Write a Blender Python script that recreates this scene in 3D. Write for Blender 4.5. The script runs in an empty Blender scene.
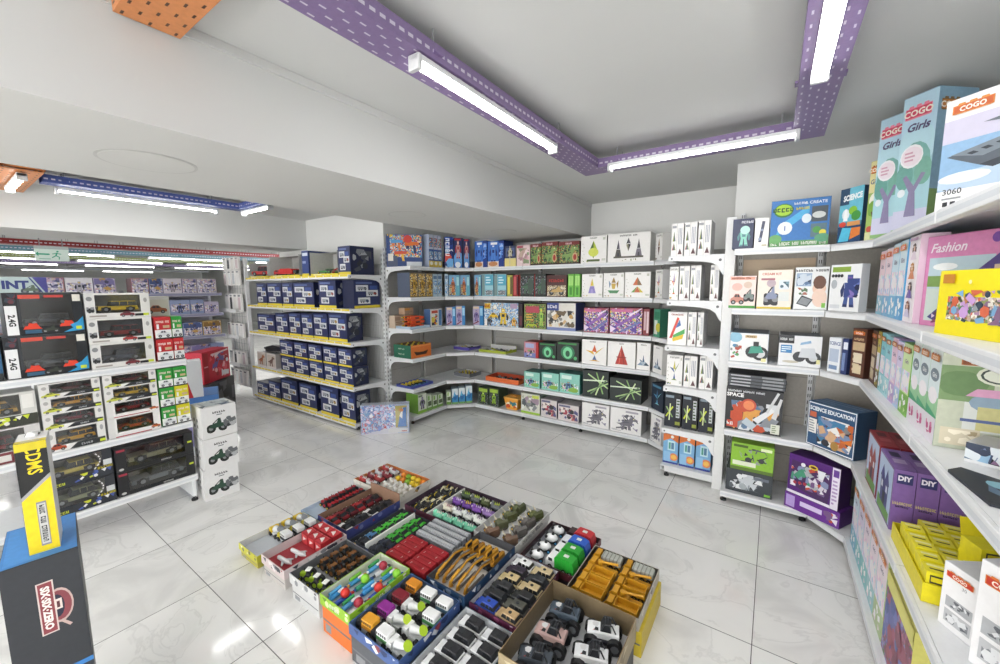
import bpy, bmesh, math, random
from mathutils import Vector, Matrix
PI = math.pi
C = bpy.context.scene.collection
R = random.Random(7)

# ---------------------------------------------------------------- materials
_M = {}
def lin(c):
    return c / 12.92 if c <= 0.04045 else ((c + 0.055) / 1.055) ** 2.4
def rgb(h):
    h = h.lstrip('#')
    if len(h) == 3: h = ''.join(x * 2 for x in h)
    return tuple(lin(int(h[i:i + 2], 16) / 255) for i in (0, 2, 4)) + (1,)
def newmat(name):
    m = bpy.data.materials.new(name); m.use_nodes = True
    return m, m.node_tree, m.node_tree.nodes['Principled BSDF']
def flat(h, rough=0.45, metal=0.0, coat=0.0, grain=0.1):
    k = (h, rough, metal, coat)
    if k in _M: return _M[k]
    m, t, b = newmat('paint_' + h.strip('#'))
    c = rgb(h); grain = grain if sum(c[:3]) < 1.6 else grain * .35
    n = t.nodes.new('ShaderNodeTexNoise'); n.inputs['Scale'].default_value = 60
    tc = t.nodes.new('ShaderNodeTexCoord'); t.links.new(tc.outputs['Object'], n.inputs['Vector'])
    r = t.nodes.new('ShaderNodeValToRGB')
    r.color_ramp.elements[0].position = .3; r.color_ramp.elements[1].position = .7
    r.color_ramp.elements[0].color = tuple(x * (1 - grain) for x in c[:3]) + (1,)
    r.color_ramp.elements[1].color = c
    t.links.new(n.outputs['Fac'], r.inputs['Fac']); t.links.new(r.outputs['Color'], b.inputs['Base Color'])
    b.inputs['Roughness'].default_value = rough; b.inputs['Metallic'].default_value = metal
    if coat: b.inputs['Coat Weight'].default_value = coat
    _M[k] = m
    return m
def mosaic(key, cols, scale=60, warp=.6):
    """busy printed picture: irregular patches of the palette's colours"""
    m, t, b = newmat('print_' + key)
    tc = t.nodes.new('ShaderNodeTexCoord')
    n = t.nodes.new('ShaderNodeTexNoise'); n.inputs['Scale'].default_value = scale * .6; n.inputs['Detail'].default_value = 2
    t.links.new(tc.outputs['Object'], n.inputs['Vector'])
    mx = t.nodes.new('ShaderNodeVectorMath'); mx.operation = 'MULTIPLY_ADD'
    mx.inputs[1].default_value = (warp / scale * 2.2,) * 3
    t.links.new(n.outputs['Color'], mx.inputs[0]); t.links.new(tc.outputs['Object'], mx.inputs[2])
    v = t.nodes.new('ShaderNodeTexVoronoi'); v.inputs['Scale'].default_value = scale
    t.links.new(mx.outputs[0], v.inputs['Vector'])
    s = t.nodes.new('ShaderNodeSeparateColor'); t.links.new(v.outputs['Color'], s.inputs[0])
    r = t.nodes.new('ShaderNodeValToRGB'); r.color_ramp.interpolation = 'CONSTANT'
    e = r.color_ramp.elements
    while len(e) < len(cols): e.new(0.5)
    for i, c in enumerate(cols):
        e[i].position = i / len(cols)
    for i, c in enumerate(cols):
        e[i].color = rgb(c)
    t.links.new(s.outputs[0], r.inputs['Fac']); t.links.new(r.outputs['Color'], b.inputs['Base Color'])
    b.inputs['Roughness'].default_value = .4
    _M['m:' + key] = m
def glass(key, tint, a=.22):
    m, t, b = newmat(key)
    tr = t.nodes.new('ShaderNodeBsdfTransparent'); tr.inputs[0].default_value = rgb(tint)
    gl = t.nodes.new('ShaderNodeBsdfGlossy'); gl.inputs['Roughness'].default_value = .08
    mx = t.nodes.new('ShaderNodeMixShader'); mx.inputs[0].default_value = a
    t.links.new(tr.outputs[0], mx.inputs[1]); t.links.new(gl.outputs[0], mx.inputs[2])
    t.links.new(mx.outputs[0], t.nodes['Material Output'].inputs[0])
    _M['m:' + key] = m
def glow(key, h, s):
    m, t, b = newmat(key)
    b.inputs['Base Color'].default_value = rgb(h)
    b.inputs['Emission Color'].default_value = rgb(h); b.inputs['Emission Strength'].default_value = s
    _M['m:' + key] = m
def M(c):
    if not isinstance(c, str): return c
    return _M[c] if c.startswith('m:') else flat(c)

def plaster(key, h, bump=.02, sc=25):
    m, t, b = newmat(key)
    n = t.nodes.new('ShaderNodeTexNoise'); n.inputs['Scale'].default_value = 1.2; n.inputs['Detail'].default_value = 4
    tc = t.nodes.new('ShaderNodeTexCoord'); t.links.new(tc.outputs['Object'], n.inputs['Vector'])
    r = t.nodes.new('ShaderNodeValToRGB'); c = rgb(h)
    r.color_ramp.elements[0].position = .3; r.color_ramp.elements[1].position = .7
    r.color_ramp.elements[0].color = tuple(x * .95 for x in c[:3]) + (1,); r.color_ramp.elements[1].color = c
    t.links.new(n.outputs['Fac'], r.inputs['Fac']); t.links.new(r.outputs['Color'], b.inputs['Base Color'])
    n2 = t.nodes.new('ShaderNodeTexNoise'); n2.inputs['Scale'].default_value = sc
    t.links.new(tc.outputs['Object'], n2.inputs['Vector'])
    bp = t.nodes.new('ShaderNodeBump'); bp.inputs['Strength'].default_value = bump; bp.inputs['Distance'].default_value = .02
    t.links.new(n2.outputs['Fac'], bp.inputs['Height']); t.links.new(bp.outputs[0], b.inputs['Normal'])
    b.inputs['Roughness'].default_value = .75
    _M['m:' + key] = m

TILE = .6; TX, TY = .0188 * .6, .2014 * .6
def floor_mat():
    m, t, b = newmat('floor_tile')
    tc = t.nodes.new('ShaderNodeTexCoord'); sx = t.nodes.new('ShaderNodeSeparateXYZ')
    t.links.new(tc.outputs['Object'], sx.inputs[0])
    def math_(op, a, bb, link=True):
        n = t.nodes.new('ShaderNodeMath'); n.operation = op
        for i, x in enumerate((a, bb)):
            if x is None: continue
            if isinstance(x, (int, float)): n.inputs[i].default_value = x
            else: t.links.new(x, n.inputs[i])
        return n.outputs[0]
    d, idx = [], []
    for ax, off in ((0, TX), (1, TY)):
        s = math_('DIVIDE', math_('SUBTRACT', sx.outputs[ax], off), TILE)
        idx.append(math_('FLOOR', s, None))
        f = math_('FRACT', s, None)
        d.append(math_('MINIMUM', f, math_('SUBTRACT', 1.0, f)))
    g = math_('LESS_THAN', math_('MINIMUM', d[0], d[1]), .0019 / TILE)
    cb = t.nodes.new('ShaderNodeCombineXYZ'); t.links.new(idx[0], cb.inputs[0]); t.links.new(idx[1], cb.inputs[1])
    wn = t.nodes.new('ShaderNodeTexWhiteNoise'); t.links.new(cb.outputs[0], wn.inputs['Vector'])
    ad = t.nodes.new('ShaderNodeVectorMath'); ad.operation = 'MULTIPLY_ADD'; ad.inputs[1].default_value = (9, 9, 9)
    t.links.new(wn.outputs['Color'], ad.inputs[0]); t.links.new(tc.outputs['Object'], ad.inputs[2])
    n = t.nodes.new('ShaderNodeTexNoise'); n.inputs['Scale'].default_value = 2.6; n.inputs['Detail'].default_value = 7
    n.inputs['Distortion'].default_value = 1.2
    t.links.new(ad.outputs[0], n.inputs['Vector'])
    r = t.nodes.new('ShaderNodeValToRGB'); e = r.color_ramp.elements
    e[0].position = .35; e[0].color = rgb('#dcdcda'); e[1].position = .62; e[1].color = rgb('#eeeeec')
    x = e.new(.49); x.color = rgb('#ebebe9'); x = e.new(.505); x.color = rgb('#dfdfdd'); x = e.new(.52); x.color = rgb('#ececea')
    t.links.new(n.outputs['Fac'], r.inputs['Fac'])
    mx = t.nodes.new('ShaderNodeMix'); mx.data_type = 'RGBA'
    t.links.new(g, mx.inputs['Factor']); t.links.new(r.outputs['Color'], mx.inputs['A']); mx.inputs['B'].default_value = rgb('#5c5c5c')
    t.links.new(mx.outputs['Result'], b.inputs['Base Color'])
    rr = math_('MULTIPLY_ADD', g, .5); 
    t.nodes[-1].inputs[2].default_value = .09
    t.links.new(rr, b.inputs['Roughness'])
    b.inputs['Specular IOR Level'].default_value = .55
    _M['m:floor'] = m
floor_mat()
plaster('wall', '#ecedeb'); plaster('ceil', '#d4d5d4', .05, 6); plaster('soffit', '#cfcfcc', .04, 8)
glow('tube', '#fffefb', 16.0)
glass('pane', '#f2f4f6', .16); glass('panedark', '#e3e6e8', .12); glass('sign', '#cfe8dc', .3)
WHITE = '#e9eaea'; SHELF = '#e6e8ea'; PANEL = '#b9b4ab'

# ---------------------------------------------------------------- mesh builder
_txt = {}
def text_geo(s, bold=.02):
    k = (s, bold)
    if k not in _txt:
        cu = bpy.data.curves.new('t', 'FONT'); cu.body = s; cu.size = 1; cu.offset = bold; cu.resolution_u = 2
        ob = bpy.data.objects.new('t', cu); C.objects.link(ob)
        dg = bpy.context.evaluated_depsgraph_get(); me = ob.evaluated_get(dg).to_mesh()
        v = [(p.co.x, p.co.y) for p in me.vertices]; f = [tuple(p.vertices) for p in me.polygons]
        ob.evaluated_get(dg).to_mesh_clear(); bpy.data.objects.remove(ob); bpy.data.curves.remove(cu)
        if v:
            x0 = min(p[0] for p in v); x1 = max(p[0] for p in v)
            v = [((p[0] - x0), p[1]) for p in v]
            _txt[k] = (v, f, x1 - x0)
        else: _txt[k] = ([], [], .3)
    return _txt[k]

class MB:
    def __init__(s): s.v = []; s.f = []; s.mi = []; s.m = []; s.sm = []; s.X = Matrix()
    def mat(s, c):
        m = M(c)
        if m not in s.m: s.m.append(m)
        return s.m.index(m)
    def add(s, vs, fs, c, smooth=False):
        b = len(s.v); i = s.mat(c)
        s.v += [tuple(s.X @ Vector(p)) for p in vs]
        for f in fs: s.f.append(tuple(b + q for q in f)); s.mi.append(i); s.sm.append(smooth)
    def box(s, x0, y0, z0, x1, y1, z1, c, bv=0):
        if bv <= 0:
            vs = [(x, y, z) for z in (z0, z1) for y in (y0, y1) for x in (x0, x1)]
            s.add(vs, [(0, 2, 3, 1), (4, 5, 7, 6), (0, 1, 5, 4), (2, 6, 7, 3), (0, 4, 6, 2), (1, 3, 7, 5)], c); return s
        bv = min(bv, (x1 - x0) * .45, (y1 - y0) * .45, (z1 - z0) * .45)
        rings = []
        def ring(i, z): return [(x0 + i + (0 if k else 0), 0, 0) for k in ()]
        def octo(ins, z):
            a, b_, c_, d_ = x0 + ins, y0 + ins, x1 - ins, y1 - ins; q = bv
            return [(a + q, b_, z), (c_ - q, b_, z), (c_, b_ + q, z), (c_, d_ - q, z), (c_ - q, d_, z), (a + q, d_, z), (a, d_ - q, z), (a, b_ + q, z)]
        q = bv * .99
        rs = [octo(q * .5, z0), octo(0, z0 + bv), octo(0, z1 - bv), octo(q * .5, z1)]
        s.loft(rs, c); return s
    def loft(s, rs, c, cap=True, smooth=False):
        n = len(rs[0]); vs = [p for r in rs for p in r]; fs = []
        for k in range(len(rs) - 1):
            for i in range(n):
                j = (i + 1) % n
                fs.append((k * n + i, k * n + j, (k + 1) * n + j, (k + 1) * n + i))
        s.add(vs, fs, c, smooth)
        if cap:
            s.add(rs[0], [tuple(range(n))[::-1]], c); s.add(rs[-1], [tuple(range(n))], c)
    def cyl(s, a, b, r, c, n=12, r2=None, smooth=True, cap=True):
        a, b = Vector(a), Vector(b); d = (b - a).normalized()
        u = d.orthogonal().normalized(); w = d.cross(u); r2 = r if r2 is None else r2
        rs = [[tuple(p + (u * math.cos(2 * PI * i / n) + w * math.sin(2 * PI * i / n)) * q) for i in range(n)] for p, q in ((a, r), (b, r2))]
        s.loft(rs, c, cap, smooth); return s
    def sph(s, c0, r, c, nu=12, nv=7, sq=(1, 1, 1)):
        rs = []
        for j in range(nv + 1):
            t = PI * j / nv; t = min(max(t, .08), PI - .08)
            rs.append([(c0[0] + r * sq[0] * math.sin(t) * math.cos(2 * PI * i / nu), c0[1] + r * sq[1] * math.sin(t) * math.sin(2 * PI * i / nu), c0[2] - r * sq[2] * math.cos(t)) for i in range(nu)])
        s.loft(rs, c, True, True); return s
    def prism(s, pts, y0, y1, c):
        """outline in x,z pushed along y"""
        n = len(pts); ar = sum(pts[i][0] * pts[(i + 1) % n][1] - pts[(i + 1) % n][0] * pts[i][1] for i in range(n))
        if ar < 0: pts = pts[::-1]
        s.loft([[(x, y1, z) for x, z in pts], [(x, y0, z) for x, z in pts]], c); return s
    def slab(s, pts, z0, z1, c):
        """outline in x,y pushed along z"""
        n = len(pts); ar = sum(pts[i][0] * pts[(i + 1) % n][1] - pts[(i + 1) % n][0] * pts[i][1] for i in range(n))
        if ar < 0: pts = pts[::-1]
        s.loft([[(x, y, z0) for x, y in pts], [(x, y, z1) for x, y in pts]], c); return s
    def mesh(s, name):
        me = bpy.data.meshes.new(name); me.from_pydata(s.v, [], s.f)
        for m in s.m: me.materials.append(m)
        me.polygons.foreach_set('material_index', s.mi); me.polygons.foreach_set('use_smooth', s.sm); me.update()
        return me
    def build(s, name, parent=None, loc=None, rot=0):
        o = bpy.data.objects.new(name, s.mesh(name)); C.objects.link(o)
        if parent is not None: o.parent = parent
        if loc is not None: o.location = loc
        if rot: o.rotation_euler = (0, 0, rot)
        return o

# ---------------------------------------------------------------- naming
def tag(o, label=None, cat=None, group=None, kind=None):
    if label: o['label'] = label
    if cat: o['category'] = cat
    if group: o['group'] = group
    if kind: o['kind'] = kind
    return o
def thing(name, label, cat, loc=(0, 0, 0), rot=0, group=None):
    o = bpy.data.objects.new(name, None); C.objects.link(o); o.empty_display_size = .05
    o.location = loc; o.rotation_euler = (0, 0, rot)
    return tag(o, label, cat, group)
KIDS = {}
def kids(o):
    return list(o.children)
def dup(o, loc, rot, label, group=None, tilt=None):
    def cp(src, par):
        c = src.copy(); C.objects.link(c); c.parent = par
        for k in kids(src): cp(k, c)
        return c
    r = cp(o, None); r.location = loc; r.rotation_euler = (tilt or (0, 0))[:2] + (rot,) if tilt else (0, 0, rot)
    tag(r, label, None, group)
    return r
def fit16(desc, *tails):
    import re
    for t in tails:
        r = desc + t
        if len(re.findall(r"[A-Za-z0-9][A-Za-z0-9'\u2019-]*", r)) <= 16: return r
    return r
ORD = ['first', 'second', 'third', 'fourth', 'fifth', 'sixth', 'seventh', 'eighth', 'ninth', 'tenth', 'eleventh', 'twelfth', 'thirteenth', 'fourteenth', 'fifteenth', 'sixteenth', 'seventeenth', 'eighteenth', 'nineteenth', 'twentieth']

# ---------------------------------------------------------------- flat print on a face
LEGIBLE = {'COGO', 'Girls', 'Fashion', '3060', 'MU', 'DIY', 'SCIENCE', 'SCIENCE EDUCATION', 'SPACE', '2.4G', 'CDMS', 'SIX·SIX·ZERO', '1', '17', '& CREATE', 'CREAM KIT', '30', 'INT', 'MY'}
class Draw:
    def __init__(s, mb, o, U, V, N, ctr=None):
        s.mb, s.o, s.U, s.V, s.N = mb, Vector(o), Vector(U), Vector(V), Vector(N).normalized(); s.k = ctr if ctr else [1.0]
    def sub(s, u0, v0, u1, v1):
        return Draw(s.mb, s.o + s.U * u0 + s.V * v0, s.U * (u1 - u0), s.V * (v1 - v0), s.N, s.k)
    def asp(s): return s.U.length / s.V.length
    def P(s, u, v): return tuple(s.o + s.U * u + s.V * v + s.N * (s.k[0] * .00016))
    def poly(s, pts, c, step=1):
        pts = [(min(max(u, 0), 1), min(max(v, 0), 1)) for u, v in pts]
        n = len(pts); ar = sum(pts[i][0] * pts[(i + 1) % n][1] - pts[(i + 1) % n][0] * pts[i][1] for i in range(n))
        if ar < 0: pts = pts[::-1]
        s.mb.add([s.P(u, v) for u, v in pts], [tuple(range(n))], c); s.k[0] += step; return s
    def rect(s, u0, v0, u1, v1, c): return s.poly([(u0, v0), (u1, v0), (u1, v1), (u0, v1)], c)
    def ell(s, cu, cv, ru, rv, c, n=14, a0=0, a1=2 * PI):
        return s.poly([(cu + ru * math.cos(a0 + (a1 - a0) * i / n), cv + rv * math.sin(a0 + (a1 - a0) * i / n)) for i in range(n if a1 - a0 > 6.2 else n + 1)], c)
    def circ(s, cu, cv, rv, c, n=14): return s.ell(cu, cv, rv / s.asp(), rv, c, n)
    def line(s, u0, v0, u1, v1, w, c):
        a = s.asp(); dx, dy = (u1 - u0) * a, v1 - v0; L = math.hypot(dx, dy) or 1; nx, ny = -dy / L * w / 2 / a, dx / L * w / 2
        return s.poly([(u0 - nx, v0 - ny), (u1 - nx, v1 - ny), (u1 + nx, v1 + ny), (u0 + nx, v0 + ny)], c)
    def text(s, t, u, v, h, c, al='c', vert=False, fit=None, bold=.02, shear=0, slope=0):
        if t not in LEGIBLE: return s.scrawl(t, u, v, h, c, al, vert, fit)
        vs, fs, w = text_geo(t, bold)
        if not vs: return s
        a = s.asp(); h = h / .72
        wu = (w * h / a) if not vert else w * h
        k = 1
        if fit and wu > fit: k = fit / wu
        out = []
        for x, y in vs:
            x2 = x * k - (w * k * (.5 if al == 'c' else 0 if al == 'l' else 1)); x2 += y * shear
            y2 = y - .36 + x2 * slope
            out.append(s.P(u + x2 * h / a, v + y2 * h) if not vert else s.P(u + y2 * h / a, v - x2 * h))
        s.mb.add(out, fs, c); s.k[0] += 1; return s
    def scrawl(s, t, u, v, h, c, al, vert, fit):
        """lettering too small to read in the photograph: a line of letter-like marks"""
        r = random.Random(t); a = s.asp(); L = len(t) * h * .85; L = L if vert else L / a
        if fit: L = min(L, fit)
        x = -L * (.5 if al == 'c' else 0); n = len(t); st = L / n; lay = s.k[0]
        for i, ch in enumerate(t):
            if ch != ' ':
                x0, x1 = x + st * i, x + st * (i + r.uniform(.7, .86)); y0, y1 = -h * r.choice((.5, .5, .4)), h * .5; m0 = (x0 + x1) / 2; kd = r.randint(0, 3)
                bars = [(x0, y0, x0 + st * .28, y1)] + ([(x1 - st * .26, y0, x1, y1)] if kd in (0, 1) else []) + ([(x0, y1 - h * .26, x1, y1)] if kd in (1, 2) else []) + ([(x0, y0, x1, y0 + h * .26)] if kd in (0, 2, 3) else []) + [(x0, -h * .12, x1, h * .12)] * (kd == 3)
                for p in bars:
                    s.k[0] = lay
                    if vert: s.rect(u + p[1] / a, v - p[2], u + p[3] / a, v - p[0], c)
                    else: s.rect(u + p[0], v + p[1], u + p[2], v + p[3], c)
        s.k[0] = lay + 1; return s
    def splat(s, n, pal, seed=1, size=.12, shapes='rte'):
        r = random.Random(seed); a = s.asp()
        for i in range(n):
            u, v = r.random(), r.random(); q = size * r.uniform(.7, 1.9); t = r.uniform(0, PI); c = r.choice(pal); sh = r.choice(shapes)
            if sh == 'e': pts = [(math.cos(k * PI / 3), math.sin(k * PI / 3)) for k in range(6)]
            elif sh == 't': pts = [(1, 0), (-.6, .8), (-.5, -.8)]
            elif sh == 'b': pts = [(1.6, .22), (-1.6, .22), (-1.6, -.22), (1.6, -.22)]
            else: pts = [(1, .6), (-1, .6), (-1, -.6), (1, -.6)]
            pts = [(u + q * (x * math.cos(t) - y * math.sin(t)) / a, v + q * (x * math.sin(t) + y * math.cos(t))) for x, y in pts]
            pts = [(min(max(x, 0), 1), min(max(y, 0), 1)) for x, y in pts]
            s.poly(pts, c, .35)
        return s
    # little pictures -------------------------------------------------
    def car(s, c, win='#2a2f36', wh='#1a1a1c', hub='#9a9da0'):
        s.poly([(.02, .2), (.98, .2), (.99, .42), (.93, .54), (.74, .6), (.6, .86), (.34, .86), (.2, .6), (.05, .52), (.01, .38)], c)
        s.poly([(.36, .8), (.46, .8), (.46, .6), (.27, .6)], win); s.poly([(.49, .8), (.58, .8), (.68, .6), (.49, .6)], win)
        for u in (.22, .78): s.circ(u, .2, .17, wh); s.circ(u, .2, .09, hub)
        return s
    def truck(s, c, c2='#d9d9d9'):
        s.rect(.02, .25, .62, .85, c2); s.poly([(.64, .2), (.98, .2), (.98, .5), (.88, .78), (.64, .78)], c); s.poly([(.7, .5), (.92, .5), (.85, .72), (.7, .72)], '#2b3440')
        for u in (.18, .42, .82): s.circ(u, .2, .16, '#18181a')
        return s
    def buggy(s, c, c2='#202226'):
        for u in (.2, .8): s.circ(u, .3, .3, c2); s.circ(u, .3, .13, '#8b8d90')
        s.poly([(.1, .4), (.3, .62), (.5, .66), (.6, .95), (.7, .95), (.74, .6), (.95, .5), (.85, .34), (.3, .3)], c); s.line(.3, .62, .62, .95, .06, c2); return s
    def robot(s, c, c2='#2b2f38', c3='#e8c63a'):
        s.rect(.36, .76, .64, .97, c); s.rect(.4, .83, .6, .9, c3)
        s.poly([(.22, .74), (.78, .74), (.7, .4), (.3, .4)], c); s.rect(.38, .5, .62, .66, c2)
        s.poly([(.2, .74), (.04, .5), (.1, .3), (.2, .34), (.24, .6)], c2); s.poly([(.8, .74), (.96, .5), (.9, .3), (.8, .34), (.76, .6)], c2)
        s.poly([(.3, .4), (.48, .4), (.44, .02), (.2, .02)], c); s.poly([(.52, .4), (.7, .4), (.8, .02), (.56, .02)], c); s.rect(.24, .02, .44, .1, c2); s.rect(.56, .02, .76, .1, c2); return s
    def dino(s, c, c2='#3c4a2c'):
        s.poly([(.0, .42), (.2, .48), (.38, .62), (.55, .68), (.62, .9), (.8, .95), (.99, .82), (.97, .72), (.78, .7), (.72, .5), (.66, .34), (.7, .04), (.56, .04), (.54, .3), (.4, .3), (.38, .04), (.26, .04), (.3, .36), (.14, .36)], c)
        s.circ(.8, .86, .04, '#e8e0a0'); s.line(.3, .52, .6, .58, .05, c2); return s
    def tree(s, c='#5c8a7a', t='#5d5148'):
        for a_, b_, r in ((.3, .72, .22), (.55, .82, .2), (.75, .68, .2), (.5, .66, .24)): s.circ(a_, b_, r, c)
        s.poly([(.42, 0), (.6, 0), (.56, .4), (.74, .6), (.66, .62), (.52, .48), (.36, .62), (.28, .58), (.45, .38)], t); return s
    def crystal(s, cols, var=0):
        c = cols + cols
        P_ = {0: [[(.5, .95), (.2, .5), (.5, .5)], [(.5, .95), (.8, .5), (.5, .5)], [(.1, .1), (.5, .45), (.3, .1)], [(.9, .1), (.5, .45), (.7, .1)], [(.3, .1), (.7, .1), (.5, .42)]],
              1: [[(.5, .98), (.32, .66), (.68, .66)], [(.3, .62), (.7, .62), (.6, .3), (.4, .3)], [(.02, .22), (.98, .22), (.8, .05), (.2, .05)], [(.1, .8), (.28, .6), (.16, .34)], [(.9, .8), (.72, .6), (.84, .34)]],
              2: [[(.5, .98), (.36, .5), (.5, .5)], [(.5, .98), (.64, .5), (.5, .5)], [(.34, .48), (.66, .48), (.8, .05), (.2, .05)], [(.44, .3), (.56, .3), (.6, .05), (.4, .05)]],
              3: [[(.0, .66), (.4, .6), (.5, .4)], [(1, .9), (.6, .6), (.5, .4)], [(.5, .98), (.36, .6), (.62, .56)], [(.5, .4), (.62, .1), (.38, .1)], [(.2, .06), (.8, .06), (.5, .14)]],
              4: [[(.5, .7), (.42, .3), (.6, .3)], [(0, .1), (.3, .3), (.5, .1)], [(1, .1), (.7, .3), (.5, .1)], [(.25, .3), (.75, .3), (.5, .08)], [(.2, .45), (.42, .35), (.3, .28)]],
              5: [[(.5, .98), (.28, .55), (.5, .6)], [(.5, .98), (.72, .55), (.5, .6)], [(.5, .04), (.28, .5), (.5, .56)], [(.5, .04), (.72, .5), (.5, .56)]]}[var]
        for i, p in enumerate(P_): s.poly(p, c[i % len(c)])
        return s
    def girl(s, hair, dress, skin='#f0cdb8'):
        s.circ(.5, .72, .24, hair); s.rect(.28, .45, .72, .72, hair); s.circ(.5, .68, .17, skin); s.poly([(.4, .5), (.6, .5), (.85, .02), (.15, .02)], dress)
        s.poly([(.3, .8), (.7, .8), (.62, .9), (.38, .9)], hair); s.circ(.43, .68, .025, '#33251f'); s.circ(.57, .68, .025, '#33251f'); return s
    def gun(s, c, c2):
        s.poly([(.02, .55), (.98, .62), (.98, .78), (.6, .86), (.02, .8)], c); s.poly([(.5, .6), (.66, .6), (.74, .05), (.58, .05)], c2); s.rect(.1, .35, .3, .56, c2); s.rect(.9, .64, 1, .78, c2); return s
    def logo(s, face='#d2452f', rim='#f2a13c', t='COGO', tc='#f7f0e4'):
        s.poly([(0, .05), (.08, 0), (.92, 0), (1, .05), (1, .85), (.88, .85), (.86, 1), (.7, 1), (.68, .85), (.6, .85), (.58, 1), (.42, 1), (.4, .85), (.32, .85), (.3, 1), (.14, 1), (.12, .85), (0, .85)], rim)
        s.rect(.03, .1, .97, .78, face); s.text(t, .5, .44, .46, tc, fit=None, bold=.035); return s
    def bars(s, n, c, seed=1, al=0):
        r = random.Random(seed)
        for i in range(n): s.rect(0, 1 - (i + .75) / n, r.uniform(.45, 1), 1 - (i + .25) / n, c)
        return s

def front(mb, w, d, h): return Draw(mb, (-w / 2, -d / 2, 0), (w, 0, 0), (0, 0, h), (0, -1, 0))
def side_r(mb, w, d, h): return Draw(mb, (w / 2, -d / 2, 0), (0, d, 0), (0, 0, h), (1, 0, 0))
def side_l(mb, w, d, h): return Draw(mb, (-w / 2, d / 2, 0), (0, -d, 0), (0, 0, h), (-1, 0, 0))
def topf(mb, w, d, h): return Draw(mb, (-w / 2, -d / 2, h), (w, 0, 0), (0, d, 0), (0, 0, 1))
_carton = {}
def carton(name, label, cat, group, loc, rot, w, d, h, art, side='#dddddd', top=None, frt=None, key=None, sl=None, sr=None, tp=None, logo=None):
    k = (key, round(w, 3), round(d, 3), round(h, 3))
    if key and k in _carton:
        o = dup(_carton[k], loc, rot, label, group); o['category'] = cat; return o
    mb = MB(); e = .0015
    top = top or side; frt = frt or side
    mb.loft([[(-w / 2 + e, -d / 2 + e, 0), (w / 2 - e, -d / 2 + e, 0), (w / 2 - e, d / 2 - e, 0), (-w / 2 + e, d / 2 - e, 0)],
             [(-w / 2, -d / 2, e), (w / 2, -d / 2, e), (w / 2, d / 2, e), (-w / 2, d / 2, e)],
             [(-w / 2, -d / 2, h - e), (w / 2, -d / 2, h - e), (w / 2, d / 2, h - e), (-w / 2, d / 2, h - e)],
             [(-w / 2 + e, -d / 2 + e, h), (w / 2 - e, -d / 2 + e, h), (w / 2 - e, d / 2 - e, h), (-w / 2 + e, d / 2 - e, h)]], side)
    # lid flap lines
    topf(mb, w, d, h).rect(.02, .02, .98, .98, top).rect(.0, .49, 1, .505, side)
    o = mb.build(name, None, loc, rot); tag(o, label, cat, group)
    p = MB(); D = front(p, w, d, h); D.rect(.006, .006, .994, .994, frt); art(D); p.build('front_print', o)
    if sl or sr:
        p = MB()
        if sl: sl(side_l(p, w, d, h))
        if sr: sr(side_r(p, w, d, h))
        p.build('side_print', o)
    if tp:
        p = MB(); D = topf(p, w, d, h); D.k[0] = 5; tp(D); p.build('top_print', o)
    if logo:
        p = MB(); D = front(p, w, d, h); D.k[0] = 26; logo(D); p.build('logo', o)
    if key: _carton[k] = o
    return o
# ================================================================ ROOM
def slabbox(name, a, b, c, kind='structure'):
    mb = MB(); mb.box(*a, *b, c); o = mb.build(name); o['kind'] = kind
    return o
slabbox('floor', (-26, -4, -.1), (1.0, 9, 0), 'm:floor')
slabbox('wall_back', (-3.75, 4.36, 0), (-.284, 4.5, 2.6), 'm:wall')
slabbox('wall_side', (-3.9, 3.1, 0), (-3.75, 4.5, 2.6), 'm:wall')
slabbox('wall_niche', (-6.1, 3.1, 0), (-3.9, 3.25, 2.6), 'm:wall')
slabbox('wall_return', (-.284, 3.6, 0), (-.18, 4.5, 2.6), 'm:wall')
slabbox('wall_alcove', (-.18, 3.6, 0), (1.0, 3.75, 2.6), 'm:wall')
slabbox('wall_right', (.9, -3, 0), (1.0, 3.6, 2.6), 'm:wall')
slabbox('wall_near', (-26, -4, 0), (-5.0, -3.9, 2.9), 'm:wall')
slabbox('wall_far', (-26, -3.9, 0), (-25.9, 9, 2.9), 'm:wall')
slabbox('wall_hall', (-26, 8.9, 0), (-3.9, 9, 2.9), 'm:wall')
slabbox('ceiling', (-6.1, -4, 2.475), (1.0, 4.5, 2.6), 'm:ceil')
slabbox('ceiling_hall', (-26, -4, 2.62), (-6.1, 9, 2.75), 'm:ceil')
mb = MB(); mb.box(-2.78, -3.9, 2.11, -1.745, 4.36, 2.474, 'm:soffit')
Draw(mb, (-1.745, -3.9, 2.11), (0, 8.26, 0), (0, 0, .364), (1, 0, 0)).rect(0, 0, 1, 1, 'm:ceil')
mb.box(-1.747, -3.9, 2.44, -1.735, 4.35, 2.474, 'm:ceil')
o = mb.build('beam_left'); o['kind'] = 'structure'
mb = MB(); mb.box(-6.12, -3.9, 2.085, -5.35, 3.1, 2.62, 'm:soffit')
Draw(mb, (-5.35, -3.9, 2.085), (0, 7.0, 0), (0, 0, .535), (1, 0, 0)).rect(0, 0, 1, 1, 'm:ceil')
o = mb.build('beam_far'); o['kind'] = 'structure'

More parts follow.
